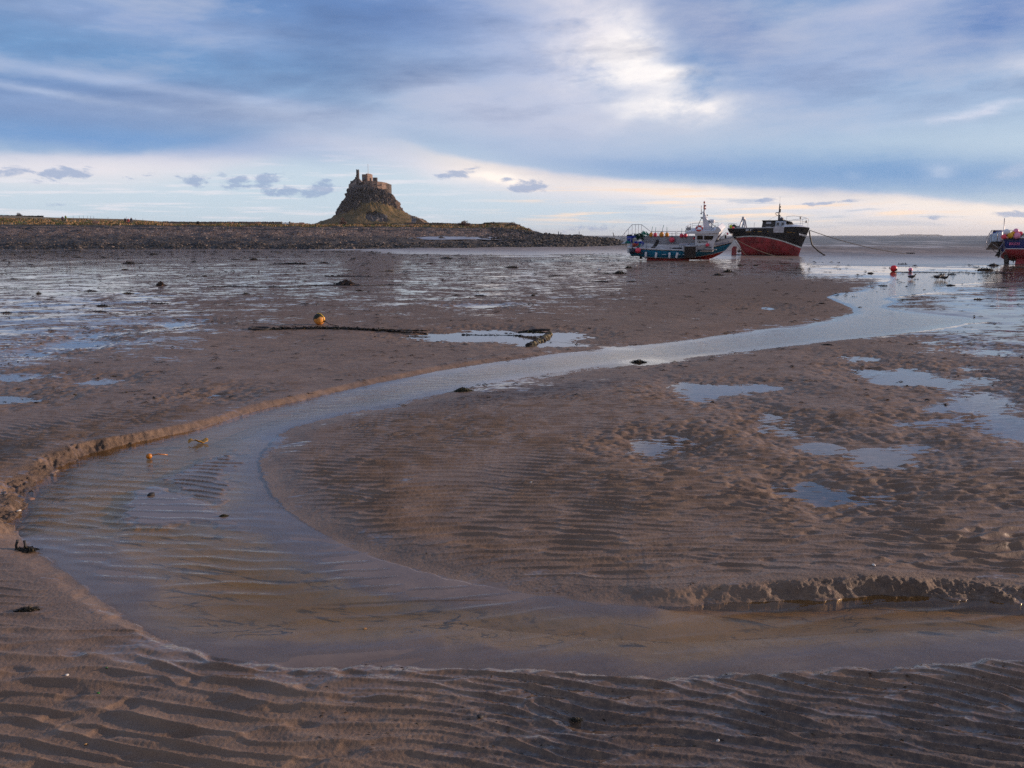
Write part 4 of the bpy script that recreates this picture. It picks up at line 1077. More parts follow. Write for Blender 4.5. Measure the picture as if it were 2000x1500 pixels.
for px, off, w_, h_, lab in ((186.5, 60, 1.55, .80, 'bright orange pink bench on the shingle crest between two groups of walkers'), (324, 62, 1.2, .5, 'low pale bench just left of the dark litter bin'), (451, 76, 1.3, .75, 'pale bench against the long field wall, farther from the gate'), (503, 80, 1.45, .85, 'pink bench against the long field wall, nearer the gate'), (590, 82, 1.3, .95, 'pink bench against the short wall right of the gate'), (804, 70, 1.0, .8, 'small pink bench on green turf below the castle path')):
    bench(px, off, w_, h_, lab)
bm = BM(); g_ = land_z(386.5, 62); lathe(bm, [(.26, -.1), (.30, .85), (.33, .86), (.33, .94), (.20, 1.05)], 12); o = done('litter_bin', bm, paint('bin_black', (.012, .012, .014), .5)); o.location = g_; tag(o, 'dark litter bin standing on the crest before the field wall', 'bin')
# walkers at the left
person(land_z(123.5, 62), PLUM, DK, BRN, False, .4, 'person in a dark plum coat on the far left shingle crest', 'walkers resting on the shingle crest', 1.0)
person(land_z(128.5, 66), LIME, GRY, RED, False, -.3, 'person in a lime jacket and red hat beside the plum coat', 'walkers resting on the shingle crest', 1.05)
person(land_z(244.5, 62), BLK, DK, BRN, True, .2, 'seated person in black at the left of the three on the crest', 'walkers resting on the shingle crest', 1.05)
person(land_z(251.5, 62), RED, NAVY, BRN, True, 0, 'seated person in a red top in the middle of three', 'walkers resting on the shingle crest', 1.05)
person(land_z(257.5, 63), NAVY, DK, ('greyhair', (.3, .3, .3)), True, -.2, 'seated grey haired person in navy at the right of three', 'walkers resting on the shingle crest', 1.1)

# bushes, hummocks, posts
def leaf_mat(name, a, b):
    m, t, out = new_mat(name); p = t.node('ShaderNodeBsdfPrincipled'); k = t.attr('tone')
    t.put(t.mix(k, a, b), p.inputs['Base Color']); p.inputs['Roughness'].default_value = .8; t.link(p.outputs[0], out.inputs[0]); return m
def bush(name, loc, rx, ry, rz, mat, label, seed, n=900, ls=.10, stems=True):
    r = np.random.default_rng(seed); root = tag(empty(name, loc), label, 'bush')
    a = r.normal(size=(n, 3)); a /= np.linalg.norm(a, axis=1, keepdims=True); a[:, 2] = np.abs(a[:, 2])
    lump = 1 + .35 * np.sin(a[:, 0] * 5 + seed) * np.cos(a[:, 2] * 6 + seed)
    c_ = a * (r.random((n, 1)) ** .4) * lump[:, None] * np.array([rx, ry, rz])
    q = r.normal(size=(n, 4, 3)) * ls; V = (c_[:, None, :] + q).reshape(-1, 3); F = np.arange(n * 4).reshape(n, 4)
    me = np_mesh('foliage', V, F, False); vattr(me, 'tone', np.repeat(np.clip(r.random(n) * .7 + .3 * (c_[:, 2] > rz * .5), 0, 1), 4)); link('foliage', me, mat, root)
    bm = BM()
    for k in range(7): ang_ = k * .9; tube(bm, [(0, 0, -.2), (math.cos(ang_) * rx * .4, math.sin(ang_) * ry * .4, rz * .5), (math.cos(ang_) * rx * .7, math.sin(ang_) * ry * .7, rz * .85)], [.05, .035, .015], 5)
    done('stems', bm, paint('bush_stem', (.06, .045, .035), .9), root)
    return root
ML_RED = leaf_mat('winter_twigs', (.07, .035, .03), (.16, .09, .065)); ML_DK = leaf_mat('gorse', (.02, .026, .012), (.065, .06, .028)); ML_GY = leaf_mat('grey_scrub', (.05, .045, .042), (.12, .10, .09))
bush('bush', land_z(905, 72), 1.9, 1.5, 1.25, ML_RED, 'reddish bare bush on the turf before the right drystone wall', 1)
bush('bush', at_depth(670, 440.5, 420), 2.0, 2.0, 3.6, ML_RED, 'thin reddish bush standing at the foot of the crag', 2, 700, .16)
bush('bush', land_z(958, 86) - Vector((0, 0, .1)), 2.9, 2.0, .75, ML_DK, 'dark rounded scrub on the crest of the headland', 3, 1400)
bush('bush', land_z(1000, 80) - Vector((0, 0, .3)), 2.3, 1.6, 1.05, ML_GY, 'grey scrub on the right edge of the headland crest', 4, 1000)
bush('bush', at_depth(37, 422.0, tD[0] * 0 + 375), 1.2, 1.2, 1.3, ML_GY, 'tiny lone bush on the skyline above the far left wall', 5, 500, .09)
M_POST = paint('old_timber', (.045, .038, .034), .9, var=.35, scale=6, bump=.01)
def post(name, loc, h, r_, lean, label, arm=None, cat='post', group=None):
    bm = BM(); d = Vector((math.sin(lean), 0, math.cos(lean)))
    tube(bm, [Vector((0, 0, -.3)), d * h * .5 + Vector((.02, 0, 0)), d * h], [r_ * 1.15, r_, r_ * .8], 7)
    if arm: tube(bm, [d * h + Vector((-arm, 0, -.02)), d * h + Vector((arm, 0, .02))], r_ * .8, 5)
    o = done(name, bm, M_POST); o.location = loc; return tag(o, label, cat, group)
def spit(px, py=None): return land_z(px, 6)
post('signpost', land_z(912.5, 84), 1.25, .06, 0, 'small T shaped signpost on the skyline of the right drystone wall', .22, 'sign')
post('timber_post', land_z(1091, 50), .95, .10, -.05, 'left stump of the pair of timber posts on the boulder spit', group='old posts on the boulder spit')
post('timber_post', land_z(1096, 50), .75, .11, .06, 'right, lower stump of the pair of timber posts on the spit', group='old posts on the boulder spit')
post('timber_post', land_z(1131, 50), 1.0, .07, 0, 'single thin timber post farther along the boulder spit', group='old posts on the boulder spit')
post('timber_post', land_z(1201, 46), 1.9, .10, -.28, 'tall leaning timber post near the end of the boulder spit', group='old posts on the boulder spit')
fp = [(130, 9), (143, 10), (155, 13), (164, 14), (171, 12), (177, 12), (184, 9), (211, 7), (248, 14), (266, 8), (280, 7)]
for i, (px, hh) in enumerate(fp):
    g_ = land_z(px, 205); post('fence_post', g_, .35 + hh * .05, .055, random.uniform(-.06, .06), 'thin fence post on the skyline above the left field', group='fence posts on the left skyline', cat='fence post')

# far coast and islands
def islet(name, pts, D, mat, thick=400):
    bm = BM(); poly = [(at_depth(a, b, D).x, at_depth(a, b, D).z) for a, b in pts]; base = [(poly[-1][0], -2.0), (poly[0][0], -2.0)]
    prism_xz(bm, poly + base, D, D + thick); return tag(done(name, bm, mat), kind='structure')
M_ISLE = paint('island_turf', (.085, .085, .07), .95, var=.4, scale=.01)
islet('island', [(1780, 460.6), (1792, 459.3), (1797, 459.0), (1798.5, 457.6), (1800, 457.6), (1801.5, 459), (1815, 459.2), (1832, 458.6), (1834, 458.0), (1836, 458.6), (1840, 459.2), (1842, 460.6)], 7600, M_ISLE)
islet('island', [(1666, 460.8), (1672, 460.0), (1682, 460.0), (1690, 460.8)], 8200, M_ISLE)
islet('island', [(1722, 460.8), (1735, 460.1), (1762, 460.0), (1768, 460.8)], 8200, M_ISLE)

# ------------------------------------------------------------------ boats
def curve(pts):
    xs = np.array([p[0] for p in pts]); ys = np.array([p[1] for p in pts])
    def f(v):
        v = np.clip(v, xs[0], xs[-1]); i = int(np.clip(np.searchsorted(xs, v) - 1, 0, len(xs) - 2))
        def m(j):
            if j == 0: return (ys[1] - ys[0]) / (xs[1] - xs[0])
            if j == len(xs) - 1: return (ys[-1] - ys[-2]) / (xs[-1] - xs[-2])
            return (ys[j + 1] - ys[j - 1]) / (xs[j + 1] - xs[j - 1])
        h = xs[i + 1] - xs[i]; t = (v - xs[i]) / h
        return (2 * t**3 - 3 * t * t + 1) * ys[i] + (t**3 - 2 * t * t + t) * h * m(i) + (-2 * t**3 + 3 * t * t) * ys[i + 1] + (t**3 - t * t) * h * m(i + 1)
    return f
def hull_mesh(L, stern, stem, keel, lines, beam, full, n=40, sub=3, mats=None, transom_mi=None):
    """lines: heights of the colour boundaries from low to high (functions of s, 0 stern .. 1 bow); mats: slot between them.
    Returns the hull bmesh and side(s, z): the half breadth."""
    bm = BM()
    top = lines[-1]
    def side(s, z):
        zk, zt = keel(s), top(s)
        h = min(1.0, max(0.0, (z - zk) / max(zt - zk, 1e-3)))
        return beam(s) * h ** full(s)
    def xat(s, z): return stern(z) + (stem(z) - stern(z)) * s
    grid = []
    for i in range(n + 1):
        s = i / n; s = s ** .92
        zs = []; prev = keel(s)
        for j, ln in enumerate(lines):
            z1 = max(prev + .004, ln(s)); k = 8 if j == 0 else sub
            for q in range(k):
                f = q / k
                if j == 0: f = f ** 2.2
                zs.append((prev + (z1 - prev) * f, j))
            prev = z1
        zs.append((prev, len(lines) - 1))
        grid.append([(xat(s, z), side(s, z), z, j) for z, j in zs])
    for sg in (-1, 1):
        V = [[bm.verts.new((x, sg * max(y, .012), z)) for x, y, z, j in row] for row in grid]
        for i in range(n):
            for k in range(len(V[0]) - 1):
                f = bm.faces.new((V[i][k], V[i + 1][k], V[i + 1][k + 1], V[i][k + 1]) if sg < 0 else (V[i][k], V[i][k + 1], V[i + 1][k + 1], V[i + 1][k]))
                f.smooth = True; f.material_index = mats[grid[i][k][3]]
        if sg < 0: A = V
        else: B = V
    for k in range(len(A[0]) - 1):
        f = bm.faces.new((A[0][k], A[0][k + 1], B[0][k + 1], B[0][k])); f.material_index = mats[grid[0][k][3]] if transom_mi is None else transom_mi
    for i in range(n):
        bm.faces.new((A[i][0], B[i][0], B[i + 1][0], A[i + 1][0])).material_index = mats[0]
    return bm, side, xat
def deck_bm(side, xat, zf, s0, s1, top, inset=.05, n=24, mi=0, drop=0.0):
    bm = BM(); prev = None
    for i in range(n + 1):
        s = s0 + (s1 - s0) * i / n; z = zf(s); x = xat(s, z); y = max(.02, side(s, z) - inset)
        cur = [bm.verts.new((x, -y, z)), bm.verts.new((x, 0, z + drop)), bm.verts.new((x, y, z))]
        if prev:
            for k in range(2): bm.faces.new((prev[k], cur[k], cur[k + 1], prev[k + 1])).material_index = mi
        prev = cur
    return bm
def bulwark_bm(side, xat, zf, top, s0, s1, thick=.09, n=30, both=True):
    """inner face and cap of the rail, along both sides"""
    bm = BM()
    for sg in (-1, 1):
        prev = None
        for i in range(n + 1):
            s = s0 + (s1 - s0) * i / n; zt = top(s); z0 = zf(s); x = xat(s, zt)
            yo = side(s, zt); yi = max(.01, yo - thick); y0 = max(.01, side(s, z0) - thick)
            cur = [bm.verts.new((x, sg * (yo + .025), zt - .06)), bm.verts.new((x, sg * (yo + .025), zt + .03)), bm.verts.new((x, sg * yi, zt + .03)), bm.verts.new((xat(s, z0), sg * min(yi, y0), z0))]
            if prev:
                for k in range(3): bm.faces.new((prev[k], cur[k], cur[k + 1], prev[k + 1]))
            prev = cur
    return bm
def text_part(name, body, size, mat, parent, M, ext=.012, font_sh=0.0):
    c = bpy.data.curves.new(name, 'FONT'); c.body = body; c.size = size; c.extrude = ext; c.shear = font_sh; c.offset = size * .012
    o = bpy.data.objects.new(name, c); COL.objects.link(o)
    me = bpy.data.meshes.new_from_object(o.evaluated_get(bpy.context.evaluated_depsgraph_get())); me.name = name
    bpy.data.objects.remove(o); bpy.data.curves.remove(c)
    me.transform(M)
    return link(name, me, mat, parent)
SIDE = Matrix.Rotation(math.pi / 2, 4, 'X')       # text standing on the side that faces -y
def on_side(x, y, z, yaw=0.0, tilt=0.0): return Matrix.Translation((x, y, z)) @ Matrix.Rotation(yaw, 4, 'Z') @ Matrix.Rotation(tilt, 4, 'X') @ SIDE

P_WHITE = paint('boat_white', (.72, .73, .76), .35, var=.06, scale=1.2, rust=.0)
P_TEAL = paint('boat_teal', (.012, .22, .38), .35, var=.18, scale=1.0)
P_BLACK = paint('boat_black', (.012, .013, .016), .35, var=.3, scale=1.0)
P_RED = paint('antifoul_red', (.34, .022, .020), .6, var=.3, scale=1.5, rust=.5)
P_ALU = paint('boat_aluminium', (.42, .43, .46), .45, .3, var=.12, scale=1.2)
P_STEEL = paint('galvanised_tube', (.40, .40, .42), .45, .4)
P_DECK = paint('deck_grey', (.20, .20, .215), .8, var=.2, scale=2)
P_GLASS = paint('boat_glass', (.018, .014, .012), .08)
P_RUB = paint('black_rubber', (.012, .012, .013), .7)
P_BROWN = paint('brown_mat', (.034, .026, .024), .85, var=.25)
P_ORANGE = paint('buoy_orange', (.80, .30, .012), .4)
P_PINK = paint('buoy_pink', (.85, .075, .12), .4); P_PALEPINK = paint('buoy_pale_pink', (.85, .30, .45), .45)
P_NAVY = paint('buoy_navy', (.006, .010, .035), .5); P_RED2 = paint('buoy_red', (.85, .022, .035), .4)
P_LIME = paint('buoy_lime', (.62, .75, .03), .45); P_YEL = paint('buoy_yellow', (.75, .40, .01), .45)
P_GREENROPE = paint('green_rope', (.008, .26, .21), .8, var=.35, scale=9); P_NET = paint('dark_green_net', (.008, .055, .035), .9, var=.4, scale=8)
P_BLUE = paint('drum_blue', (.006, .035, .36), .4); P_TAN = paint('cream_sack', (.50, .45, .36), .8)
P_LIFE = paint('lifebuoy_red', (.70, .035, .02), .5); P_RUSTW = paint('rusted_white', (.50, .48, .49), .6, var=.15, scale=2.5, rust=.85)

def boat(name, label, px, py, x_mid, yaw, heel, z=0.0):
    x, y = at(px, py, 0.0)
    r = tag(empty(name), label, 'boat')
    M = Matrix.Rotation(math.radians(yaw), 4, 'Z') @ Matrix.Rotation(math.radians(heel), 4, 'X')
    o = M @ Vector((x_mid, 0, 0))
    r.location = Vector((float(x), float(y), z)) - Vector((o.x, o.y, 0)); r.rotation_euler = M.to_euler()
    return r, Matrix.Translation(r.location) @ M
def rail(bm, pts, h, post_at, r_=.025, mids=1):
    up = Vector((0, 0, 1))
    P = [Vector(p) for p in pts]
    tube(bm, [p + up * h for p in P], r_, 5)
    for k in range(1, mids + 1): tube(bm, [p + up * h * k / (mids + 1) for p in P], r_ * .8, 5)
    for i in post_at: tube(bm, [P[i], P[i] + up * h], r_, 5)

# ---- the teal potting boat
B1, M1 = boat('fishing_boat', 'teal and white potting boat with red bottom, aground and leaning toward the camera', 1337, 508.5, 5.3, -22, 8, .15); B1.scale = (.965,) * 3; M1 = M1 @ Matrix.Scale(.965, 4)
L1 = 10.4
stem1 = curve([(0, 8.1), (.6, 9.2), (1.6, 10.15), (2.15, 10.45), (2.6, 10.6)]); stern1 = curve([(0, .45), (.35, .25), (1.4, 0.0), (2.6, -.05)])
keel1 = curve([(0, .36), (.10, .33), (.2, .05), (.3, 0), (.8, 0), (.93, .02), (1, .06)])
ln = [curve([(0, .40), (.3, .31), (.55, .25), (.75, .29), (.88, .46), (1, .80)]), curve([(0, .45), (.3, .36), (.55, .30), (.75, .34), (.88, .52), (1, .87)]),
      curve([(0, 1.19), (.3, 1.09), (.55, 1.04), (.68, 1.04), (.82, 1.18), (1, 1.56)]), curve([(0, 1.26), (.3, 1.15), (.55, 1.10), (.68, 1.12), (.82, 1.28), (1, 1.70)]),
      curve([(0, 1.40), (.3, 1.27), (.55, 1.20), (.645, 1.24), (.68, 1.42), (.82, 1.76), (1, 2.22)])]
beam1 = curve([(0, 1.62), (.2, 1.72), (.5, 1.78), (.7, 1.62), (.85, 1.08), (.95, .45), (1, .03)]); full1 = curve([(0, .16), (.5, .20), (.75, .36), (.9, .62), (1, .8)])
bm, side1, xat1 = hull_mesh(L1, stern1, stem1, keel1, ln, beam1, full1, 44, 3, [2, 0, 3, 1, 0])
done('hull', bm, [P_WHITE, P_BLACK, P_RED, P_TEAL], B1)
top1 = ln[-1]; zd1 = lambda s: .78
bm = deck_bm(side1, xat1, zd1, .012, .68, top1, .09); done('deck', bm, P_DECK, B1)
bm = bulwark_bm(side1, xat1, zd1, top1, .005, .66); done('gunwale', bm, P_WHITE, B1)
bm = deck_bm(side1, xat1, lambda s: top1(s) - .02, .665, .985, top1, .03, 18, drop=.10); done('foredeck', bm, P_DECK, B1)
bm = BM(); bx(bm, -.06, .16, -1.58, 1.58, .80, 1.44, bev=.03); done('transom_rail', bm, P_WHITE, B1)
# shelter side on the far gunwale, ribs and rail
bm = BM()
bx(bm, .75, 6.75, 1.60, 1.66, 1.22, 2.02)
for h in (1.36, 1.55, 1.74): bx(bm, 1.05, 4.1, 1.56, 1.598, h, h + .055)
bx(bm, .70, 6.8, 1.55, 1.70, 2.02, 2.08); bx(bm, .68, .78, 1.52, 1.72, 1.0, 2.06)
done('shelter_side', bm, P_ALU, B1)
bm = BM(); rail(bm, [(1.6, 1.64, 2.08), (2.4, 1.64, 2.08), (3.3, 1.64, 2.08), (4.24, 1.64, 2.08)], .46, (1, 3)); rail(bm, [(4.36, 1.64, 2.08), (5.0, 1.64, 2.08), (5.56, 1.64, 2.08)], .46, (0, 2))
done('side_rail', bm, P_STEEL, B1)
# stern platform cage
bm = BM()
bx(bm, -1.15, .55, .10, 1.70, 1.46, 1.52)
for a, b in (((-.85, .1), (-.85, 1.7)), ((.1, 1.7), (.85, 1.7))):
    pass
hz = {0: 2.15, 1: 2.15, 2: 2.95, 3: 2.95}
cage = [(-1.15, .1, 2.1), (-1.15, 1.7, 2.40), (-.35, 1.7, 3.25), (.65, 1.7, 3.25)]
tube(bm, cage, .028, 5); tube(bm, [(-1.15, .1, 1.8), (-1.15, 1.7, 1.95), (-.35, 1.7, 2.3), (.65, 1.7, 2.3)], .02, 5)
tube(bm, [(-1.15, .1, 2.1), (.5, .1, 1.95)], .025, 5); tube(bm, [(.65, 1.7, 3.25), (1.62, 1.64, 2.54)], .025, 5)
for x_, y_, z_ in ((-1.15, .1, 2.1), (-1.15, .9, 2.25), (-1.15, 1.7, 2.4), (-.75, 1.7, 2.82), (-.35, 1.7, 3.25), (0, 1.7, 3.25), (.33, 1.7, 3.25), (.65, 1.7, 3.25), (-.6, .1, 2.05), (-.1, .1, 2.0)): tube(bm, [(x_, y_, 1.38), (x_, y_, z_)], .022, 5)
tube(bm, [(-.8, .2, 1.36), (.05, .2, .95)], .03, 5); tube(bm, [(-.8, 1.5, 1.36), (.05, 1.5, .95)], .03, 5)
tube(bm, [(.02, -1.4, 1.45), (.85, 1.55, 2.02)], .03, 5)
done('stern_platform', bm, P_STEEL, B1)
# wheelhouse
wh = tag(empty('wheelhouse'), None); wh.parent = B1
prof_w = [(6.75, .9), (6.75, 2.76), (9.15, 2.80), (9.02, 2.5), (8.55, 1.70), (8.5, .9)]
bm = BM(); prism_xz(bm, prof_w, -1.22, 1.22); bmesh.ops.bevel(bm, geom=bm.edges[:], offset=.05, segments=2, affect='EDGES', profile=.5); done('cabin', bm, P_WHITE, wh)
bm = BM(); prism_xz(bm, [(5.75, 2.82), (5.80, 2.72), (6.7, 2.70), (9.0, 2.74), (9.32, 2.98), (9.30, 3.12), (9.0, 3.44), (8.92, 3.40), (8.72, 2.98), (6.4, 2.98)], -1.36, 1.36); bmesh.ops.bevel(bm, geom=bm.edges[:], offset=.03, segments=1, affect='EDGES'); done('roof', bm, P_WHITE, wh)
for pts in ([(6.98, 2.12), (6.98, 2.52), (7.55, 2.52), (7.55, 2.10)], [(7.68, 2.10), (7.68, 2.52), (8.62, 2.50), (8.42, 2.10)]):
    bm = BM(); prism_xz(bm, pts, -1.245, -1.10); w_ = done('window', bm, P_GLASS, wh)
    bm = BM(); cx_ = sum(p[0] for p in pts) / 4; cz_ = sum(p[1] for p in pts) / 4
    tube(bm, [(cx_ + (x_ - cx_) * 1.05, -1.25, cz_ + (z_ - cz_) * 1.10) for x_, z_ in pts + pts[:1]], .03, 5); done('frame', bm, P_WHITE, w_)
for y0, y1 in ((-1.05, -.40), (-.32, .32), (.40, 1.05)):
    bm = BM(); prism_xz(bm, [(8.62, 1.86), (8.74, 2.06), (9.03, 2.52), (9.0, 2.56), (8.6, 1.90)], y0, y1)
    for v in bm.verts: v.co.x += .035
    done('window', bm, P_GLASS, wh)
bm = BM(); bx(bm, 6.70, 6.76, -.95, .2, .9, 2.6); done('door', bm, paint('cabin_door_dark', (.03, .03, .035), .6), wh)
text_part('lettering', 'Capricorn', .26, paint('letter_black', (.015, .015, .02), .5), wh, on_side(6.95, -1.25, 1.84), font_sh=.25)
bm = BM(); bx(bm, 6.9, 8.9, -1.62, -1.24, 1.14, 1.20); bx(bm, 6.95, 8.4, -1.30, -1.24, 1.30, 1.42); done('side_step', bm, P_DECK, wh)
# roof rails, mast, radar
bm = BM(); rail(bm, [(6.0, -1.25, 2.92), (7.0, -1.25, 2.98), (8.6, -1.25, 2.98)], .30, (0, 1, 2), .02); rail(bm, [(6.0, 1.25, 2.92), (7.0, 1.25, 2.98), (8.6, 1.25, 2.98)], .48, (0, 1, 2), .02); rail(bm, [(5.85, -1.2, 2.85), (5.85, 1.2, 2.85)], .52, (0, 1), .025, 2)
tube(bm, [(8.3, -1.2, 3.0), (8.75, -1.15, 3.5)], .03, 5); done('roof_rail', bm, P_STEEL, B1)
bm = BM(); tube(bm, [(5.8, -1.2, 2.95), (6.08, -1.2, 3.5)], .035, 5); tube(bm, [(6.0, -1.0, 2.95), (6.25, -1.0, 3.4)], .035, 5); bx(bm, 5.95, 6.35, -1.28, -1.22, 3.05, 3.34); done('light_bracket', bm, P_ALU, B1)
bm = BM()
prism_xz(bm, [(7.42, 2.96), (7.30, 4.1), (7.36, 4.22), (7.60, 4.22), (7.72, 4.0), (8.22, 2.96)], -.22, .22)
prism_xz(bm, [(7.30, 4.2), (7.33, 4.75), (7.47, 4.75), (7.62, 4.2)], -.12, .12)
tube(bm, [(7.42, 0, 4.7), (7.42, 0, 5.62)], [.07, .055], 7); bx(bm, 7.05, 7.75, -.04, .04, 4.12, 4.2); bx(bm, 7.1, 7.45, -.03, .03, 4.62, 4.69); mast = done('mast', bm, P_WHITE, B1)
bm = BM()
for zz in (5.62, 5.05): ball(bm, (7.42, 0, zz), .085, 8, 6, (1, 1, 1.4))
bx(bm, 7.36, 7.48, -.06, .06, 4.95, 5.35); bx(bm, 7.50, 7.60, -.05, .05, 5.22, 5.36); bx(bm, 7.50, 7.60, -.05, .05, 4.93, 5.05); done('navigation_light', bm, paint('lamp_red', (.45, .06, .04), .3), mast)
bm = BM(); tube(bm, [(7.14, 0, 4.62), (7.14, 0, 5.3)], .035, 6); done('aerial', bm, P_WHITE, mast)
bm = BM(); ball(bm, (7.12, 0, 4.52), .08, 8, 6); done('floodlight', bm, P_RUB, mast); bm = BM(); bx(bm, 7.15, 7.5, -.1, .1, 4.02, 4.14); done('bracket', bm, P_RUB, mast); bm = BM(); ball(bm, (7.72, 0, 4.36), .07, 8, 6); done('floodlight', bm, P_RUB, mast)
bm = BM(); tube(bm, [(7.15, -.1, 4.05), (6.72, -.6, 2.98)], .03, 5); tube(bm, [(7.75, 0, 3.9), (8.9, -.3, 3.0)], .018, 4); tube(bm, [(7.75, .2, 3.6), (8.7, .8, 3.02)], .018, 4); done('stay', bm, P_RUB, mast)
bm = BM(); lathe(bm, [(.05, 3.0), (.06, 3.55), (.30, 3.56), (.31, 3.66), (.28, 3.74), (.31, 3.76), (.31, 3.86), (.20, 3.92)], 16, Matrix.Translation((8.15, .2, 0))); done('radar_dome', bm, P_WHITE, B1)
# working deck
bm = BM(); bx(bm, 5.85, 6.95, -1.92, -1.80, .40, 1.52, bev=.02); done('hauling_mat', bm, P_BROWN, B1)
bm = BM(); tube(bm, [(5.8, -1.8, 1.56), (7.0, -1.8, 1.56)], .09, 10); bx(bm, 5.72, 5.84, -1.85, -1.5, 1.0, 1.66); bx(bm, 6.96, 7.08, -1.85, -1.5, 1.0, 1.66); done('hauling_roller', bm, P_ALU, B1)
bm = BM(); bx(bm, 5.0, 5.9, -.6, .5, 1.45, 1.52, bev=.01); bx(bm, 6.0, 6.5, -.6, .5, 1.46, 1.54)
for x_ in (5.05, 5.85):
    for y_ in (-.55, .45): bx(bm, x_ - .03, x_ + .03, y_ - .03, y_ + .03, .78, 1.45)
done('sorting_table', bm, P_ALU, B1)
bm = BM(); bx(bm, 4.45, 5.35, -1.5, -.7, .8, 1.26, bev=.04); done('fish_hatch', bm, P_BROWN, B1)
bm = BM(); tube(bm, [(2.35, -.2, .8), (2.35, -.2, 1.15), (2.75, -.1, 1.72)], .17, 10); ball(bm, (2.3, -.3, 1.05), .24, 12, 8); ball(bm, (2.72, -.1, 1.78), .19, 12, 8); done('hauler', bm, P_RUB, B1)
bm = BM(); rail(bm, [(1.9, -1.55, 1.30), (3.2, -1.6, 1.28), (4.4, -1.62, 1.26)], .16, (0, 1, 2), .02, 0); tube(bm, [(1.9, -1.4, .8), (1.9, -1.4, 1.75), (2.25, -1.4, 1.75)], .025, 5); tube(bm, [(4.4, -1.4, .8), (4.4, -1.4, 1.7)], .025, 5); done('deck_rail', bm, P_STEEL, B1)
bm = BM(); bx(bm, .85, 1.1, -.1, .1, -.02, .45); tube(bm, [(1.3, 0, .28), (1.75, 0, .22)], .06, 8); lathe(bm, [(.05, -.04), (.20, 0), (.05, .04)], 12, Matrix.Translation((1.30, 0, .28)) @ Matrix.Rotation(math.pi / 2, 4, 'Y')); done('rudder', bm, paint('rudder_dark', (.04, .035, .032), .7), B1)
bm = BM(); bx(bm, 1.7, 8.0, -.08, .08, -.06, .12); bx(bm, 1.9, 6.2, -1.3, -1.15, .02, .14); done('skeg', bm, P_RED, B1)
for s_a, s_b in ((.36, .385), (.505, .52), (.565, .58)):
    bm = BM(); bx(bm, L1 * s_a * .96, L1 * s_b * .98 + .1, -1.80, -1.70, .70, .735); done('scupper', bm, P_WHITE, B1)
text_part('lettering', 'Freedom II', .30, paint('letter_blue', (.10, .14, .26), .5), B1, on_side(8.75, -side1(.83, 1.58) - .06, 1.53, math.radians(19), math.radians(-6)) @ Matrix.Rotation(math.radians(9), 4, 'Z'), font_sh=.2)
text_part('registration', 'BK 537', .26, paint('letter_faded_red', (.18, .05, .07), .6), B1, on_side(1.30, -1.72, .72), font_sh=.2)
bm = BM(); tube(bm, [(8.9, -.9, 1.95), (9.6, -.5, 2.55), (10.2, -.15, 2.5)], .02, 5); tube(bm, [(8.9, .9, 1.95), (9.5, .5, 2.6), (10.2, .15, 2.5)], .02, 5); tube(bm, [(10.2, -.15, 2.5), (10.2, .15, 2.5)], .02, 5); tube(bm, [(10.2, 0, 2.2), (10.2, 0, 2.5)], .03, 5); done('bow_rail', bm, P_STEEL, B1)
bm = BM(); bx(bm, 10.3, 10.65, -.12, .12, 2.1, 2.26); done('bow_roller', bm, P_RUB, B1); bm = BM(); tube(bm, [(9.55, 0, 2.1), (9.55, 0, 2.4)], .09, 8); done('bollard', bm, P_RUB, B1)

# ---- loose gear on the teal boat: each hangs or lies there on its own
def put(o, M, loc, rot=(0, 0, 0)):
    o.matrix_world = M @ Matrix.Translation(loc) @ Matrix.Rotation(rot[2], 4, 'Z') @ Matrix.Rotation(rot[1], 4, 'Y') @ Matrix.Rotation(rot[0], 4, 'X'); return o
def buoy(r_, mat, cap=None, tail=.0, drop=1.0, name='buoy'):
    """pear shaped inflatable buoy: body, moulded eye, line up to what it hangs from"""
    root = empty(name)
    bm = BM(); prf = [(.02, -r_)] + [(r_ * math.sin(a), -r_ * math.cos(a) * (1.0 if a < 1.6 else drop)) for a in np.linspace(.15, math.pi - .28, 12)] ; lathe(bm, prf, 18); done('body', bm, mat, root)
    bm = BM(); top_ = prf[-1][1]; lathe(bm, [(prf[-1][0] * 1.55, top_ - r_ * .16), (prf[-1][0] * 1.25, top_ + r_ * .04), (r_ * .17, top_ + r_ * .12), (r_ * .15, top_ + r_ * .36)], 12); done('eye', bm, cap or P_NAVY, root)
    if tail:
        bm = BM(); tube(bm, [(0, 0, top_ + r_ * .3), (.01, 0, top_ + r_ * .3 + tail * .5), (0, 0, top_ + r_ * .3 + tail)], .022, 5); done('line', bm, P_GREENROPE if cap is None else P_RUB, root)
    return root
def cpy(o):
    c = o.copy(); COL.objects.link(c)
    for ch in list(o.children):
        d = ch.copy(); COL.objects.link(d); d.parent = c
        for gch in list(ch.children):
            e_ = gch.copy(); COL.objects.link(e_); e_.parent = d
    return c
G1 = 'buoys carried on the teal boat'
def named(o, label, cat, group=None): return tag(o, label, cat, group)
put(named(buoy(.29, P_PINK, P_RUB, .35), 'big bright pink buoy hanging on the aluminium inside of the teal boat', 'buoy', G1), M1, (3.92, 1.32, 1.72))
put(named(buoy(.29, P_PINK, P_RUB, .0), 'bright pink buoy hung over the near stern quarter beside the navy buoy', 'buoy', G1), M1, (1.18, -2.02, 1.14))
put(named(buoy(.29, P_NAVY, P_RUB, .2), 'dark navy buoy hung at the near stern corner of the teal boat', 'buoy', G1), M1, (.62, -2.02, 1.06))
put(named(buoy(.17, P_PINK, P_RUB, 0, 1.3), 'small pink buoy lying against the teal boat wheelhouse side', 'buoy', G1), M1, (8.0, -1.42, 1.62), (0, 1.2, .3))
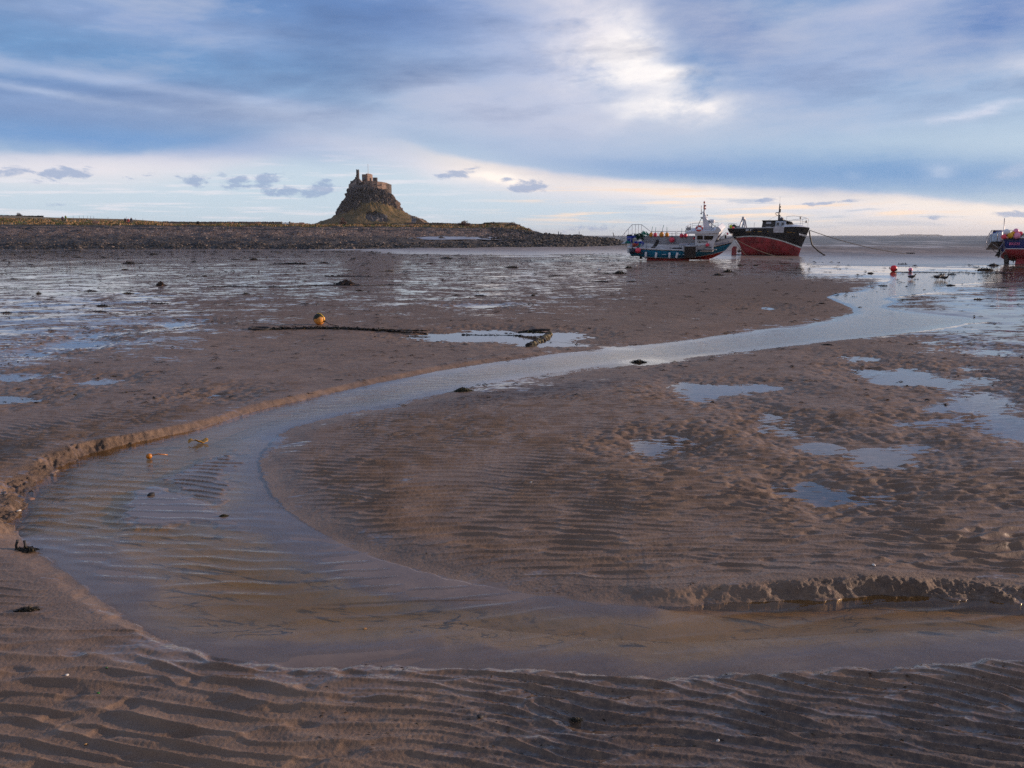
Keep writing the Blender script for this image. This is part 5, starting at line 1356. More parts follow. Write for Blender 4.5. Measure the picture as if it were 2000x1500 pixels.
put(named(buoy(.14, P_PINK, P_RUB, 0), 'small pink buoy hanging at the aft wall of the wheelhouse', 'buoy', G1), M1, (6.55, -.5, 2.15), (0, .3, 0))
fnames = ['first white fender from the stern of the teal boat', 'second white fender from the stern of the teal boat', 'third white fender from the stern of the teal boat', 'white fender nearest the brown hauling mat']
f0 = empty('fender'); bm = BM(); lathe(bm, [(.03, -.30), (.09, -.29), (.115, -.24), (.115, .24), (.09, .28), (.03, .30)], 14); done('body', bm, P_WHITE, f0)
bm = BM(); lathe(bm, [(.02, -.42), (.06, -.36), (.075, -.28)], 10); done('eye', bm, P_RUB, f0); bm = BM(); lathe(bm, [(.06, .28), (.05, .35), (.02, .38)], 10); done('eye', bm, P_RUB, f0)
bm = BM(); tube(bm, [(0, 0, .36), (.0, .06, .8)], .014, 4); done('line', bm, P_RUB, f0)
for i, (x_, ti) in enumerate(((1.95, .10), (3.0, .13), (4.36, .06), (5.1, .24))):
    f = f0 if i == 0 else cpy(f0); tag(f, fnames[i], 'fender', 'white fenders along the near side'); put(f, M1, (x_, -1.92, .66 if i else .70), (0, ti, 0))
ob = buoy(.20, P_ORANGE, None, .55, 1.35); pb = buoy(.20, P_PINK, None, .5, 1.2)
spots = [(1.68, 'o', 'orange net buoy nearest the stern on the far rail'), (2.12, 'p', 'pink net buoy between the first two orange buoys on the far rail'), (2.78, 'o', 'middle orange net buoy on the far rail, the fattest'), (3.36, 'o', 'orange net buoy nearest the wheelhouse on the far rail'), (4.86, 'p', 'left pink buoy of the pair on the second length of rail'), (5.26, 'p', 'right pink buoy of the pair on the second length of rail')]
uo = up_ = 0
for x_, k, lab in spots:
    if k == 'o': o = ob if uo == 0 else cpy(ob); uo += 1
    else: o = pb if up_ == 0 else cpy(pb); up_ += 1
    tag(o, lab, 'buoy', 'net buoys tied along the far rail'); put(o, M1, (x_, 1.52, 2.20 if x_ < 4 else 2.12), (.2, random.uniform(-.15, .15), random.uniform(0, 3))); 
    if k == 'o' and 2.5 < x_ < 3: o.scale = (1.15, 1.15, 1.15)
def heap(name, mat, label, cat, M, loc, sx, sy, sz, n, r_, seed, group=None):
    """a heap of coiled rope or bundled net"""
    r = random.Random(seed); bm = BM()
    for k in range(n):
        cx_, cy_, cz_ = r.uniform(-.6, .6) * sx, r.uniform(-.6, .6) * sy, r.uniform(-.6, .7) * sz; a0 = r.random() * 6.28; R = r.uniform(.25, .5)
        nx = Vector((r.uniform(-.6, .6), r.uniform(-1, 1), r.uniform(.2, 1))).normalized(); e1 = nx.orthogonal().normalized(); e2 = nx.cross(e1)
        tube(bm, [Vector((cx_, cy_, cz_)) + (e1 * math.cos(a0 + q * .7) * sx + e2 * math.sin(a0 + q * .7) * max(sy, sz)) * R for q in range(8)], r_, 5)
    o = done(name, bm, mat); tag(o, label, cat, group); return put(o, M, loc)
heap('rope_bundle', P_GREENROPE, 'turquoise rope bundle hanging over the far rail at the stern', 'rope', M1, (1.12, 1.5, 2.28), .55, .15, .28, 16, .035, 1)
heap('net_bundle', P_NET, 'dark green net bundle in the stern cage of the teal boat', 'net', M1, (.35, 1.3, 2.02), .62, .35, .32, 26, .06, 2)
heap('net_bundle', paint('orange_net', (.45, .07, .03), .8, var=.4, scale=9), 'red orange net heaped inside the teal boat transom', 'net', M1, (.62, -1.0, 1.48), .42, .3, .16, 14, .035, 3)
heap('rope_bundle', P_BLUE, 'blue rope coiled inside the transom above the red net', 'rope', M1, (.85, -.3, 1.60), .55, .35, .18, 14, .04, 4)
heap('rope_bundle', P_GREENROPE, 'turquoise rope end trailing beside the pink stern buoy', 'rope', M1, (1.15, -1.45, 1.50), .18, .15, .28, 8, .03, 5)
bm = BM(); ring = [Vector((.30 * math.cos(a), 0, .30 * math.sin(a))) for a in np.linspace(0, 2 * math.pi, 21)]; tube(bm, ring, .085, 8, False); lb = empty('lifebuoy'); done('ring', bm, P_LIFE, lb)
for k in range(4):
    a = math.pi / 4 + k * math.pi / 2; c_ = Vector((.30 * math.cos(a), 0, .30 * math.sin(a))); tan = Vector((-math.sin(a), 0, math.cos(a)))
    bm = BM(); tube(bm, [c_ - tan * .05, c_ + tan * .05], .092, 8); done('band', bm, P_WHITE, lb)
tag(lb, 'red lifebuoy with white bands lying on the teal boat roof rail', 'lifebuoy'); put(lb, M1, (7.15, -1.10, 3.20), (-.9, .1, .1))
def drum(mat, lid, r_=.29, h=.85):
    root = empty('drum'); bm = BM(); lathe(bm, [(r_ * .93, 0), (r_, .04), (r_, h * .3), (r_ * 1.03, h * .33), (r_, h * .36), (r_, h * .63), (r_ * 1.03, h * .66), (r_, h * .69), (r_, h - .05), (r_ * .93, h)], 18); done('body', bm, mat, root)
    bm = BM(); lathe(bm, [(r_ * 1.02, h - .03), (r_ * 1.04, h + .01), (r_ * .98, h + .05)], 18); done('lid', bm, lid, root); return root
put(tag(drum(P_BLUE, P_RUB), 'blue drum with a black lid standing in the stern cage', 'drum', 'drums in the stern cage'), M1, (-.40, .75, 1.42))
put(tag(drum(P_BLUE, P_BLUE, .24, .7), 'smaller plain blue drum behind the black lidded one', 'drum', 'drums in the stern cage'), M1, (-.02, 1.25, 1.42))
bm = BM(); ball(bm, (0, 0, .3), .27, 12, 8, (.9, .8, 1.25)); put(tag(done('sack', bm, P_TAN), 'cream sack slumped beside the blue drums', 'sack'), M1, (.22, .55, 1.42))
heap('rope_bundle', P_GREENROPE, 'small turquoise rope coil lying low in the stern cage', 'rope', M1, (-.45, .28, 1.62), .35, .2, .10, 8, .04, 8)

# ---- the black trawler
B2, M2 = boat('fishing_boat', 'black trawler with high dark red bottom and white waterline, bow to the right', 1493, 498.5, 4.6, -27, -11, -.05); B2.scale = (.965, .965, 1.07); M2 = M2 @ Matrix.Diagonal((.965, .965, 1.07, 1))
stem2 = curve([(0, 9.0), (1.0, 9.25), (2.0, 9.62), (3.0, 9.98), (3.6, 10.15)]); stern2 = curve([(0, 1.85), (1, 1.7), (1.9, .95), (2.6, .2), (3.2, 0), (3.6, -.02)])
keel2 = curve([(0, .02), (.5, 0), (1, .0)])
l2 = [curve([(0, 1.88), (.25, 1.90), (.45, 1.80), (.65, 1.52), (.85, 1.15), (1, .86)]), curve([(0, 2.0), (.25, 2.02), (.45, 1.92), (.65, 1.64), (.85, 1.28), (1, 1.02)]),
      curve([(0, 2.86), (.3, 2.78), (.6, 2.80), (.8, 2.92), (1, 3.10)]), curve([(0, 2.96), (.3, 2.88), (.6, 2.90), (.8, 3.02), (1, 3.20)])]
beam2 = curve([(0, 1.25), (.15, 1.75), (.4, 2.05), (.65, 1.95), (.82, 1.55), (.93, .85), (1, .05)]); full2 = curve([(0, .9), (.12, .55), (.35, .36), (.65, .40), (.85, .62), (1, .85)])
bm, side2, xat2 = hull_mesh(10.4, stern2, stem2, keel2, l2, beam2, full2, 46, 4, [1, 2, 0, 0])
P_RED3 = paint('antifoul_dark_red', (.29, .028, .034), .6, var=.35, scale=.9, rust=.55)
P_BLACK2 = paint('trawler_black', (.010, .012, .016), .3, var=.4, scale=.8, rust=.18)
P_LINE = paint('waterline_white', (.55, .60, .57), .6, var=.2, scale=3, rust=.3)
done('hull', bm, [P_BLACK2, P_RED3, P_LINE], B2)
top2 = l2[-1]
bm = deck_bm(side2, xat2, lambda s: 2.25, .01, .72, top2, .1); done('deck', bm, P_DECK, B2)
bm = bulwark_bm(side2, xat2, lambda s: 2.25, top2, .005, .72, .1); done('gunwale', bm, P_ALU, B2)
# rubbing strakes along the side
def strake(s0, s1, off, r_, zf, mat, name):
    bm = BM(); tube(bm, [(xat2(s, zf(s)), -side2(s, zf(s)) - off, zf(s)) for s in np.linspace(s0, s1, 24)], r_, 6); return done(name, bm, mat, B2)
strake(.5, .985, .0, .045, curve([(0, 2.0), (.5, 2.12), (.8, 1.88), (1, 1.75)]), P_BLACK2, 'rubbing_strake')
strake(.66, .985, .01, .05, curve([(0, 2.6), (.66, 2.52), (.85, 2.52), (1, 2.55)]), P_BLACK2, 'rubbing_strake')
strake(.24, .55, .03, .055, lambda s: 1.35, P_RED3, 'bilge_keel')
P_GOLD = paint('letter_gold', (.55, .29, .02), .5)
for s0, s1 in ((.235, .325), (.345, .375), (.395, .455), (.515, .535), (.765, .83), (.845, .865)):
    bm = BM(); zf = lambda s: 2.42 + .06 * max(0, s - .7)
    A_ = [(xat2(s, zf(s)), -side2(s, zf(s)) - .012, zf(s)) for s in np.linspace(s0, s1, 6)]
    vs = [(bm.verts.new(p), bm.verts.new((p[0], p[1] - .004, p[2] + .06))) for p in A_]
    for i in range(5): bm.faces.new((vs[i][0], vs[i + 1][0], vs[i + 1][1], vs[i][1]))
    done('gold_line', bm, P_GOLD, B2)
P_LET = paint('letter_white', (.75, .76, .78), .5)
text_part('registration', 'BH 317', .34, P_LET, B2, on_side(2.55, -side2(.29, 2.6) - .05, 2.51, math.radians(-3)))
text_part('registration', 'BH317', .34, P_LET, B2, on_side(9.02, -side2(.875, 2.2) - .12, 2.20, math.radians(38), math.radians(-24)) @ Matrix.Rotation(math.radians(-8), 4, 'Z'))
# whaleback over the bow
bm = BM(); prev = None
for i in range(19):
    s = .70 + .295 * i / 18; zt = top2(s); x_ = xat2(s, zt); b_ = side2(s, zt) - .02; hgt = .50 * math.sin(min(1, (1 - s) / .30 + .12) * math.pi / 2) * min(1.0, b_ / .9) + .02
    cur = [bm.verts.new((x_ , b_ * c_, zt + .03 + hgt * (1 - abs(c_) ** 2.4))) for c_ in np.linspace(-1, 1, 11)]
    if prev:
        for k in range(10): bm.faces.new((prev[k], cur[k], cur[k + 1], prev[k + 1])).smooth = True
    else: bm.faces.new(cur + [bm.verts.new((x_, 0, zt - .4))])
    prev = cur
done('whaleback', bm, P_WHITE, B2)
bm = BM(); P_ = [(7.35, -1.2, 3.35), (8.2, -1.05, 3.42), (9.0, -.75, 3.40), (9.5, -.3, 3.35), (9.8, 0, 3.3)]
rail(bm, P_, .95, (0, 2, 4), .02, 1); rail(bm, [(a, -b, c_) for a, b, c_ in P_], .95, (0, 2, 4), .02, 1); done('bow_rail', bm, P_STEEL, B2)
bm = BM(); ball(bm, (8.95, -.8, 4.2), .10, 8, 6, (1, 1, 1.6)); done('bow_lamp', bm, P_TAN, B2); bm = BM(); ball(bm, (9.6, -.3, 3.85), .09, 8, 6, (1, 1, 1.8)); done('bow_lamp', bm, P_RUB, B2)
# wheelhouse
wh2 = empty('wheelhouse'); wh2.parent = B2
bm = BM(); prism_xz(bm, [(4.25, 2.3), (4.42, 3.72), (6.05, 3.80), (6.05, 2.3)], -1.15, 1.15); bmesh.ops.bevel(bm, geom=bm.edges[:], offset=.04, segments=1, affect='EDGES'); done('casing', bm, paint('casing_dark_brown', (.040, .036, .032), .6, var=.4, scale=2, rust=.3), wh2)
bm = BM(); prism_xz(bm, [(6.06, 2.3), (6.06, 3.76), (7.30, 3.72), (7.42, 3.05), (7.36, 2.3)], -1.35, 1.35); bmesh.ops.bevel(bm, geom=bm.edges[:], offset=.04, segments=1, affect='EDGES'); done('cabin', bm, paint('cabin_blue_white', (.44, .49, .56), .5, var=.15, rust=.35), wh2)
bm = BM(); bx(bm, 4.35, 7.35, -1.30, 1.30, 3.76, 3.86, bev=.03); prism_xz(bm, [(7.2, 3.78), (8.02, 3.62), (8.02, 3.70), (7.2, 3.87)], -1.1, 1.1); done('roof', bm, P_BLACK, wh2)
for x0, x1 in ((6.20, 6.58), (6.78, 7.16)):
    bm = BM(); bx(bm, x0, x1, -1.375, -1.30, 3.20, 3.60); w_ = done('window', bm, paint('trawler_glass', (.05, .06, .075), .08), wh2)
    bm = BM(); tube(bm, [(x0, -1.38, 3.2), (x1, -1.38, 3.2), (x1, -1.38, 3.6), (x0, -1.38, 3.6), (x0, -1.38, 3.2)], .03, 4); done('frame', bm, P_WHITE, w_)
for y0, y1 in ((-1.1, -.4), (-.3, .3), (.4, 1.1)):
    bm = BM(); prism_xz(bm, [(7.33, 3.22), (7.405, 3.22), (7.345, 3.60), (7.27, 3.60)], y0, y1); done('window', bm, P_GLASS, wh2)
bm = BM(); bx(bm, 4.9, 5.5, -1.19, -1.15, 3.46, 3.70); done('vent', bm, P_ALU, wh2); bm = BM(); bx(bm, 4.88, 5.5, -1.30, -1.16, 2.68, 3.12); done('side_hatch', bm, P_ALU, wh2)
bm = BM(); bx(bm, 6.02, 7.30, -2.14, -2.06, 2.28, 2.98, bev=.02); bx(bm, 6.08, 6.13, -2.17, -2.13, 2.3, 2.95); bx(bm, 7.18, 7.24, -2.17, -2.13, 2.3, 2.95); bx(bm, 6.1, 7.2, -2.17, -2.13, 2.58, 2.64); done('gallows_plate', bm, P_RUSTW, B2)
bm = BM(); tube(bm, [(6.15, 0, 3.8), (6.15, 0, 6.0)], [.09, .065], 8); tube(bm, [(6.15, 0, 5.95), (6.1, 0, 6.8)], .012, 4); bx(bm, 5.75, 6.15, -.05, .05, 4.92, 5.0)
tube(bm, [(5.72, 0, 4.96), (5.68, 0, 4.86), (5.9, 0, 4.66), (6.12, 0, 4.58)], .03, 5); m2_ = done('mast', bm, paint('mast_grey_brown', (.16, .135, .12), .6), B2)
bm = BM()
for zz, dx_ in ((5.62, .06), (5.3, .1), (5.1, .1), (4.6, .1), (4.38, .08)): bx(bm, 6.15 + dx_ - .06, 6.15 + dx_ + .08, -.07, .07, zz - .09, zz + .09)
done('navigation_light', bm, P_RUB, m2_)
bm = BM(); tube(bm, [(6.15, 0, 4.75), (4.9, -.9, 3.85)], .012, 4); tube(bm, [(6.15, 0, 4.75), (7.2, -.9, 3.85)], .012, 4); tube(bm, [(6.15, 0, 4.75), (7.2, .9, 3.85)], .012, 4); done('stay', bm, P_RUB, m2_)
bm = BM(); lathe(bm, [(.06, 3.86), (.06, 4.0), (.26, 4.02), (.30, 4.14), (.26, 4.28), (.10, 4.36)], 16, Matrix.Translation((6.55, -.3, 0))); done('radar_dome', bm, paint('radar_grey_dark', (.10, .09, .10), .3), B2)
# stern gantry, rail, gear
bm = BM()
for y_ in (-.9, .9):
    tube(bm, [(1.18, y_, 2.25), (1.72, y_ * .5, 4.30)], .095, 6); tube(bm, [(2.38, y_, 2.25), (1.78, y_ * .5, 4.30)], .095, 6); tube(bm, [(1.40, y_ * .85, 3.1), (2.12, y_ * .85, 3.1)], .07, 6)
bx(bm, 1.62, 1.88, -.55, .55, 4.24, 4.44); done('gantry', bm, P_ALU, B2)
bm = BM(); rail(bm, [(1.3, -1.5, 2.9), (.6, -1.4, 2.95), (.1, -1.1, 2.98), (.0, 0, 3.0), (.1, 1.1, 2.98), (.6, 1.4, 2.95), (1.3, 1.5, 2.9)], .52, (0, 1, 2, 3, 4, 5, 6), .022, 1); done('stern_rail', bm, P_STEEL, B2)
bm = BM(); tube(bm, [(.75, -.9, 3.15), (.75, .9, 3.15)], .34, 14); done('net_drum', bm, P_NET, B2)
bm = BM(); bx(bm, 1.05, 1.35, -.8, .2, 2.3, 3.35, bev=.05); done('winch', bm, P_ALU, B2)
bm = BM(); prism_xz(bm, [(.55, .05), (.55, .80), (.72, 1.05), (1.15, 1.05), (1.18, .05)], -.06, .06); done('rudder', bm, P_RED3, B2)
bm = BM(); lathe(bm, [(.06, -.05), (.36, 0), (.06, .05)], 5, Matrix.Translation((1.5, 0, .5)) @ Matrix.Rotation(math.pi / 2, 4, 'Y')); tube(bm, [(1.3, 0, .5), (2.2, 0, .5)], .09, 8); bx(bm, 1.1, 2.0, -.09, .09, .0, .12); done('propeller', bm, P_RUB, B2)
bm = BM(); tube(bm, [(xat2(.99, z_), 0, z_) for z_ in np.linspace(.9, 3.1, 8)], .06, 6); done('stem_band', bm, paint('pale_brown_stem', (.30, .22, .17), .4, .2, rust=.5), B2)  # pale brown band down the stem
bm = BM(); tube(bm, [(3.55, -1.8, 2.3), (3.55, -1.8, 3.5)], .02, 4); done('whip_aerial', bm, P_STEEL, B2)
put(named(buoy(.19, P_LIME, P_RUB, 0), 'lime green buoy on the black trawler stern rail', 'buoy', 'buoys on the trawler stern'), M2, (.52, -1.52, 3.12))
put(named(buoy(.14, P_PINK, P_RUB, 0), 'small pink buoy beside the lime one on the trawler', 'buoy', 'buoys on the trawler stern'), M2, (.86, -1.62, 2.96))
put(named(buoy(.13, P_PINK, P_RUB, 0), 'small pink buoy low on the trawler stern above the teal bow', 'buoy', 'buoys on the trawler stern'), M2, (.12, -1.32, 2.30))
tyre0 = None
for x_, lab in ((3.62, 'black tyre fender on the trawler side just right of its number'), (4.95, 'black tyre fender on the trawler side below the dark casing')):
    bm = BM(); tube(bm, [Vector((.24 * math.cos(a), 0, .24 * math.sin(a))) for a in np.linspace(0, 2 * math.pi, 17)], .085, 8, False)
    o = tag(done('tyre_fender', bm, P_RUB), lab, 'tyre', 'tyre fenders on the trawler'); put(o, M2, (x_, -side2(x_ / 10.4, 2.45) - .12, 2.44))

# ---- the blue boat at the right edge
B3, M3 = boat('fishing_boat', 'blue boat with red bottom cut off by the right edge, stern platform raised', 1983, 515.5, 1.15, -20, -15, -.03)
stem3 = curve([(0, 6.9), (1, 7.8), (2.4, 8.6)]); stern3 = curve([(0, .75), (.5, .62), (.9, .22), (1.9, 0), (2.6, -.05)])
keel3 = curve([(0, .48), (.3, .46), (.6, .40), (1, .5)])
l3 = [curve([(0, 1.00), (.5, 1.02), (1, 1.5)]), curve([(0, 1.06), (.5, 1.08), (1, 1.57)]), curve([(0, 1.78), (.5, 1.80), (1, 2.2)]), curve([(0, 1.92), (.5, 1.94), (1, 2.4)])]
beam3 = curve([(0, 1.55), (.3, 1.65), (.6, 1.6), (.85, .9), (1, .04)]); full3 = curve([(0, .20), (.5, .26), (1, .8)])
P_BLUEH = paint('boat_royal_blue', (.008, .022, .155), .35, var=.2)
bm, side3, xat3 = hull_mesh(8.6, stern3, stem3, keel3, l3, beam3, full3, 36, 3, [1, 2, 0, 3])
done('hull', bm, [P_BLUEH, P_RED3, P_WHITE, P_BLACK], B3)
bm = deck_bm(side3, xat3, lambda s: 1.3, .01, .8, l3[-1], .08); done('deck', bm, P_DECK, B3)
bm = bulwark_bm(side3, xat3, lambda s: 1.3, l3[-1], .005, .97, .09); done('gunwale', bm, P_WHITE, B3)
bm = BM(); prism_xz(bm, [(1.12, 0), (1.22, .55), (6.6, .50), (6.2, 0)], -.14, .14); done('skeg', bm, paint('skeg_bright_red', (.42, .020, .035), .5, var=.2), B3)
bm = BM(); bx(bm, .30, .66, -.09, .09, .0, .75); bx(bm, .2, .5, -.5, -.42, .05, .7); lathe(bm, [(.05, -.05), (.28, 0), (.05, .05)], 6, Matrix.Translation((1.0, 0, .34)) @ Matrix.Rotation(math.pi / 2, 4, 'Y')); tube(bm, [(.8, 0, .34), (1.4, 0, .36)], .06, 6); done('rudder', bm, paint('rudder_dark', (.04, .035, .032), .7), B3)
text_part('registration', 'BK533', .30, paint('letter_pink', (.75, .16, .36), .5), B3, on_side(.34, -side3(.08, 1.5) - .03, 1.30), font_sh=.25)
bm = BM(); bx(bm, 1.85, 2.1, -1.72, -1.65, 1.62, 1.67); done('scupper', bm, P_WHITE, B3); bm = BM(); bx(bm, 3.3, 3.5, -1.74, -1.66, 1.62, 1.67); done('scupper', bm, P_WHITE, B3)
bm = BM(); bx(bm, -.95, -.05, -1.25, 1.35, 1.60, 1.66); done('platform_floor', bm, P_BLACK, B3)
bm = BM(); pp = [(-.05, -1.25, 1.66), (-.5, -1.25, 1.66), (-.95, -1.25, 1.66), (-.95, -.4, 1.66), (-.95, .4, 1.66), (-.95, 1.35, 1.66), (-.5, 1.35, 1.66), (-.05, 1.35, 1.66)]
rail(bm, pp, .98, range(8), .024, 1)
tube(bm, [(-.05, -1.25, 2.64), (.55, -1.4, 2.60), (1.05, -1.45, 2.15), (1.05, -1.45, 1.94)], .024, 5); tube(bm, [(-.85, .4, 1.6), (-.1, .4, 1.0)], .03, 5); tube(bm, [(-.85, -.9, 1.6), (-.1, -.9, 1.0)], .03, 5)
rail(bm, [(.2, -1.5, 1.94), (1.4, -1.56, 1.94), (3.0, -1.6, 1.95), (5, -1.6, 1.97)], .35, (0, 1, 2, 3), .02, 0)
done('stern_platform', bm, P_STEEL, B3)
bm = BM(); tube(bm, [(.02, -1.0, 1.9), (.02, -1.0, 3.75)], .035, 6); done('aerial', bm, P_STEEL, B3)
bm = BM(); bx(bm, -.12, .0, .2, .75, .75, 1.45); prism_xz(bm, [(-.35, .85), (-.05, .85), (-.05, 1.15), (-.2, 1.15)], .3, .7); done('transom_gear', bm, P_BLACK, B3)
bm = BM(); prism_xz(bm, [(4.3, 1.3), (4.4, 3.4), (6.6, 3.5), (6.9, 2.3), (6.9, 1.3)], -1.1, 1.1); wh3 = done('wheelhouse', bm, P_WHITE, B3)
bm = BM(); bx(bm, 4.9, 5.5, -1.13, -1.08, 2.55, 3.1); done('window', bm, P_GLASS, wh3); bm = BM(); bx(bm, 5.7, 6.3, -1.13, -1.08, 2.55, 3.1); done('window', bm, P_GLASS, wh3)
heap('rope_bundle', P_GREENROPE, 'turquoise rope tied in loops along the blue boat rail', 'rope', M3, (1.55, -1.55, 2.12), .55, .1, .12, 14, .022, 12)
G3 = 'buoys clustered on the blue boat stern'
for r_, mat, loc, lab, cat in ((.27, P_WHITE, (.10, -1.85, 2.30), 'big white buoy on the blue boat stern, largest on the left', 'buoy'), (.21, P_PINK, (-.12, -1.95, 1.88), 'coral pink buoy at the lower left of the stern cluster', 'buoy'), (.23, P_YEL, (.36, -1.98, 1.98), 'big amber buoy low in the middle of the stern cluster', 'buoy'), (.17, P_YEL, (.56, -1.80, 2.22), 'smaller amber buoy tucked behind the pink ones', 'buoy'),
                               (.22, P_PALEPINK, (.80, -1.78, 2.42), 'pale pink buoy at the top of the stern cluster', 'buoy'), (.28, P_PALEPINK, (.86, -2.0, 1.95), 'largest pale pink buoy at the lower right of the cluster', 'buoy'), (.19, P_PINK, (1.14, -1.78, 2.20), 'hot pink buoy at the right end of the stern cluster', 'buoy'), (.17, P_PINK, (.72, -1.70, 2.18), 'hot pink buoy half hidden between the pale pink ones', 'buoy')):
    put(named(buoy(r_, mat, P_NAVY, 0), lab, cat, G3), M3, loc, (random.uniform(-.5, .5), random.uniform(2.2, 3.6), 0))
P_DRUMW = paint('drum_pale_blue', (.52, .62, .74), .4, var=.12)
for (x_, y_), lab in (((-.62, .15), 'pale drum with blue lid at the left of the three on the platform'), ((-.50, -.55), 'pale drum with blue lid in the middle of the platform'), ((-.32, -.98), 'pale drum with blue lid at the right of the three on the platform')):
    put(tag(drum(P_DRUMW, P_BLUE, .28, .9), lab, 'drum', 'drums on the blue boat platform'), M3, (x_, y_, 1.66))
heap('net_bundle', paint('brown_net', (.05, .03, .018), .9, var=.4, scale=8), 'brown net piled on top of the pale drums', 'net', M3, (-.45, -.4, 2.68), .30, .25, .10, 12, .04, 14)

# ---- mooring lines
def rope(name, pts, r_, mat, label, sag=0.0, n=24):
    P = [Vector(p) for p in pts]; Q = []
    for a, b in zip(P[:-1], P[1:]):
        for k in range(n): t_ = k / n; q = a.lerp(b, t_); q.z -= sag * 4 * t_ * (1 - t_); Q.append(q)
    Q.append(P[-1]); bm = BM(); tube(bm, Q, r_, 6); return tag(done(name, bm, mat), label, 'rope')
P_ROPED = paint('wet_rope', (.020, .018, .018), .7, var=.3, scale=9)
bowB = M2 @ Vector((10.0, 0, 2.95))
e1 = Vector((*[float(q) for q in at(1772, 496.5)], .02)); 
rope('mooring_rope', [bowB, e1], .040, P_ROPED, 'long taut mooring rope from the black trawler bow down to the shallows', .35, 30)
bm = BM()
for k in range(4):
    c_ = e1 + Vector((.28 * k, .05 * k, .05)); tube(bm, [c_ + Vector((.20 * math.cos(a), .10 * math.sin(a), .09 * math.sin(a))) for a in np.linspace(0, 2 * math.pi, 11)], .05, 5, False)
tag(done('mooring_chain', bm, P_ROPED), 'dark chain links at the end of the trawler mooring rope', 'chain')
rope('mooring_rope', [bowB + Vector((-.02, -.1, -.1)), bowB.lerp(Vector((*[float(q) for q in at(1612, 499)], .0)), .45) + Vector((-.5, 0, -.42)), Vector((*[float(q) for q in at(1612, 499)], .0))], .085, paint('thick_black_hawser', (.012, .016, .02), .6), 'thick black hawser drooping from the trawler bow into the water', .12)
bowA = M1 @ Vector((10.3, 0, 2.1))
rope('mooring_rope', [bowA, Vector((*[float(q) for q in at(1466, 509)], .03))], .022, P_ROPED, 'thin rope dropping steeply from the teal boat bow to the mud', .12)
rope('mooring_rope', [bowA, Vector((*[float(q) for q in at(1545, 507)], .05)), Vector((*[float(q) for q in at(1640, 513)], .03))], .028, P_ROPED, 'long dark rope from the teal boat bow lying out to the right', .32)

# ------------------------------------------------------------------ things lying on the mud
def weed_mat(name, a, b, c_):
    m, t, out = new_mat(name); p = t.node('ShaderNodeBsdfPrincipled'); k = t.attr('tone')
    t.put(t.mix(k.step(.0, .7), a, t.mix(k.step(.80, .95), b, c_)), p.inputs['Base Color']); p.inputs['Roughness'].default_value = .62; p.inputs['Specular IOR Level'].default_value = .25; t.link(p.outputs[0], out.inputs[0]); return m
M_WEED = weed_mat('bladder_wrack', (.010, .010, .008), (.024, .021, .014), (.10, .075, .030))
M_WEEDO = weed_mat('olive_wrack', (.018, .018, .010), (.06, .055, .022), (.26, .20, .07))
M_WEEDR = weed_mat('rusty_wrack', (.014, .011, .009), (.045, .026, .016), (.22, .11, .05))
def fronds(n, rx, ry, rz, seed, wid=.012, ln=.16, path=None):
    """many curling weed blades; returns a mesh with a tone per blade"""
    r = np.random.default_rng(seed); V, F, T = [], [], []
    for i in range(n):
        if path is not None:
            t_ = r.random() * (len(path) - 1); j = int(t_); c0 = path[j] + (path[min(j + 1, len(path) - 1)] - path[j]) * (t_ - j) + np.array([0, r.uniform(-ry, ry), r.uniform(0, rz)])
        else:
            a = r.random() * 6.28; q = r.random() ** .6; c0 = np.array([math.cos(a) * rx * q, math.sin(a) * ry * q, rz * (1 - q * q) * r.uniform(.3, 1)])
        d = np.array([r.normal(), r.normal() * .8, r.uniform(-.2, .9)]); d /= np.linalg.norm(d)
        L = ln * r.uniform(.5, 1.3); w_ = wid * r.uniform(.6, 1.5); sidev = np.cross(d, [0, 0, 1.0]); sidev /= np.linalg.norm(sidev) + 1e-6
        tw = r.uniform(-.8, .8); b = len(V); K = 5; tone = r.random()
        for k in range(K):
            f = k / (K - 1); p_ = c0 + d * L * f + np.array([0, 0, -L * .9 * f * f]) ; p_[2] = max(p_[2], .004 + .004 * r.random())
            s_ = sidev * math.cos(tw * f * 2) + np.array([0, 0, 1]) * math.sin(tw * f * 2); ww = w_ * (1.15 - .6 * abs(f - .55)) * (1 if k < K - 1 else .5)
            V.append(p_ - s_ * ww); V.append(p_ + s_ * ww); T += [tone, tone]
            if k: F.append([b + 2 * k - 2, b + 2 * k - 1, b + 2 * k + 1, b + 2 * k])
    me = np_mesh('seaweed_clump', np.array(V), np.array(F), False); vattr(me, 'tone', np.array(T)); return me
def mound(n, rx, ry, rz, seed, **k):
    """fronds over a lumpy dark core"""
    me = fronds(n, rx, ry, rz, seed, **k)
    bm = BM(); bm.from_mesh(me); r = random.Random(seed)
    tl = bm.verts.layers.float.get('tone')
    ret = bmesh.ops.create_icosphere(bm, subdivisions=2, radius=1.0)
    for v in ret['verts']:
        v.co = Vector((v.co.x * rx * .85, v.co.y * ry * .85, v.co.z * rz * .75)) * (1 + r.uniform(-.25, .25)); v.co.z = max(v.co.z, -.03); v[tl] = r.uniform(0, .5)
    bm.to_mesh(me); bm.free(); return me
PROTO = [mound(150, .34, .22, .10, 1, ln=.18, wid=.014), mound(110, .55, .16, .08, 2, ln=.18, wid=.016), mound(120, .26, .20, .15, 3, ln=.16, wid=.016), mound(90, .75, .13, .06, 4, ln=.2, wid=.018)]
for q, mt in zip(PROTO, (M_WEED, M_WEED, M_WEEDR, M_WEED)): q.materials.append(mt)
WIDE = [.42, .65, .33, .85]
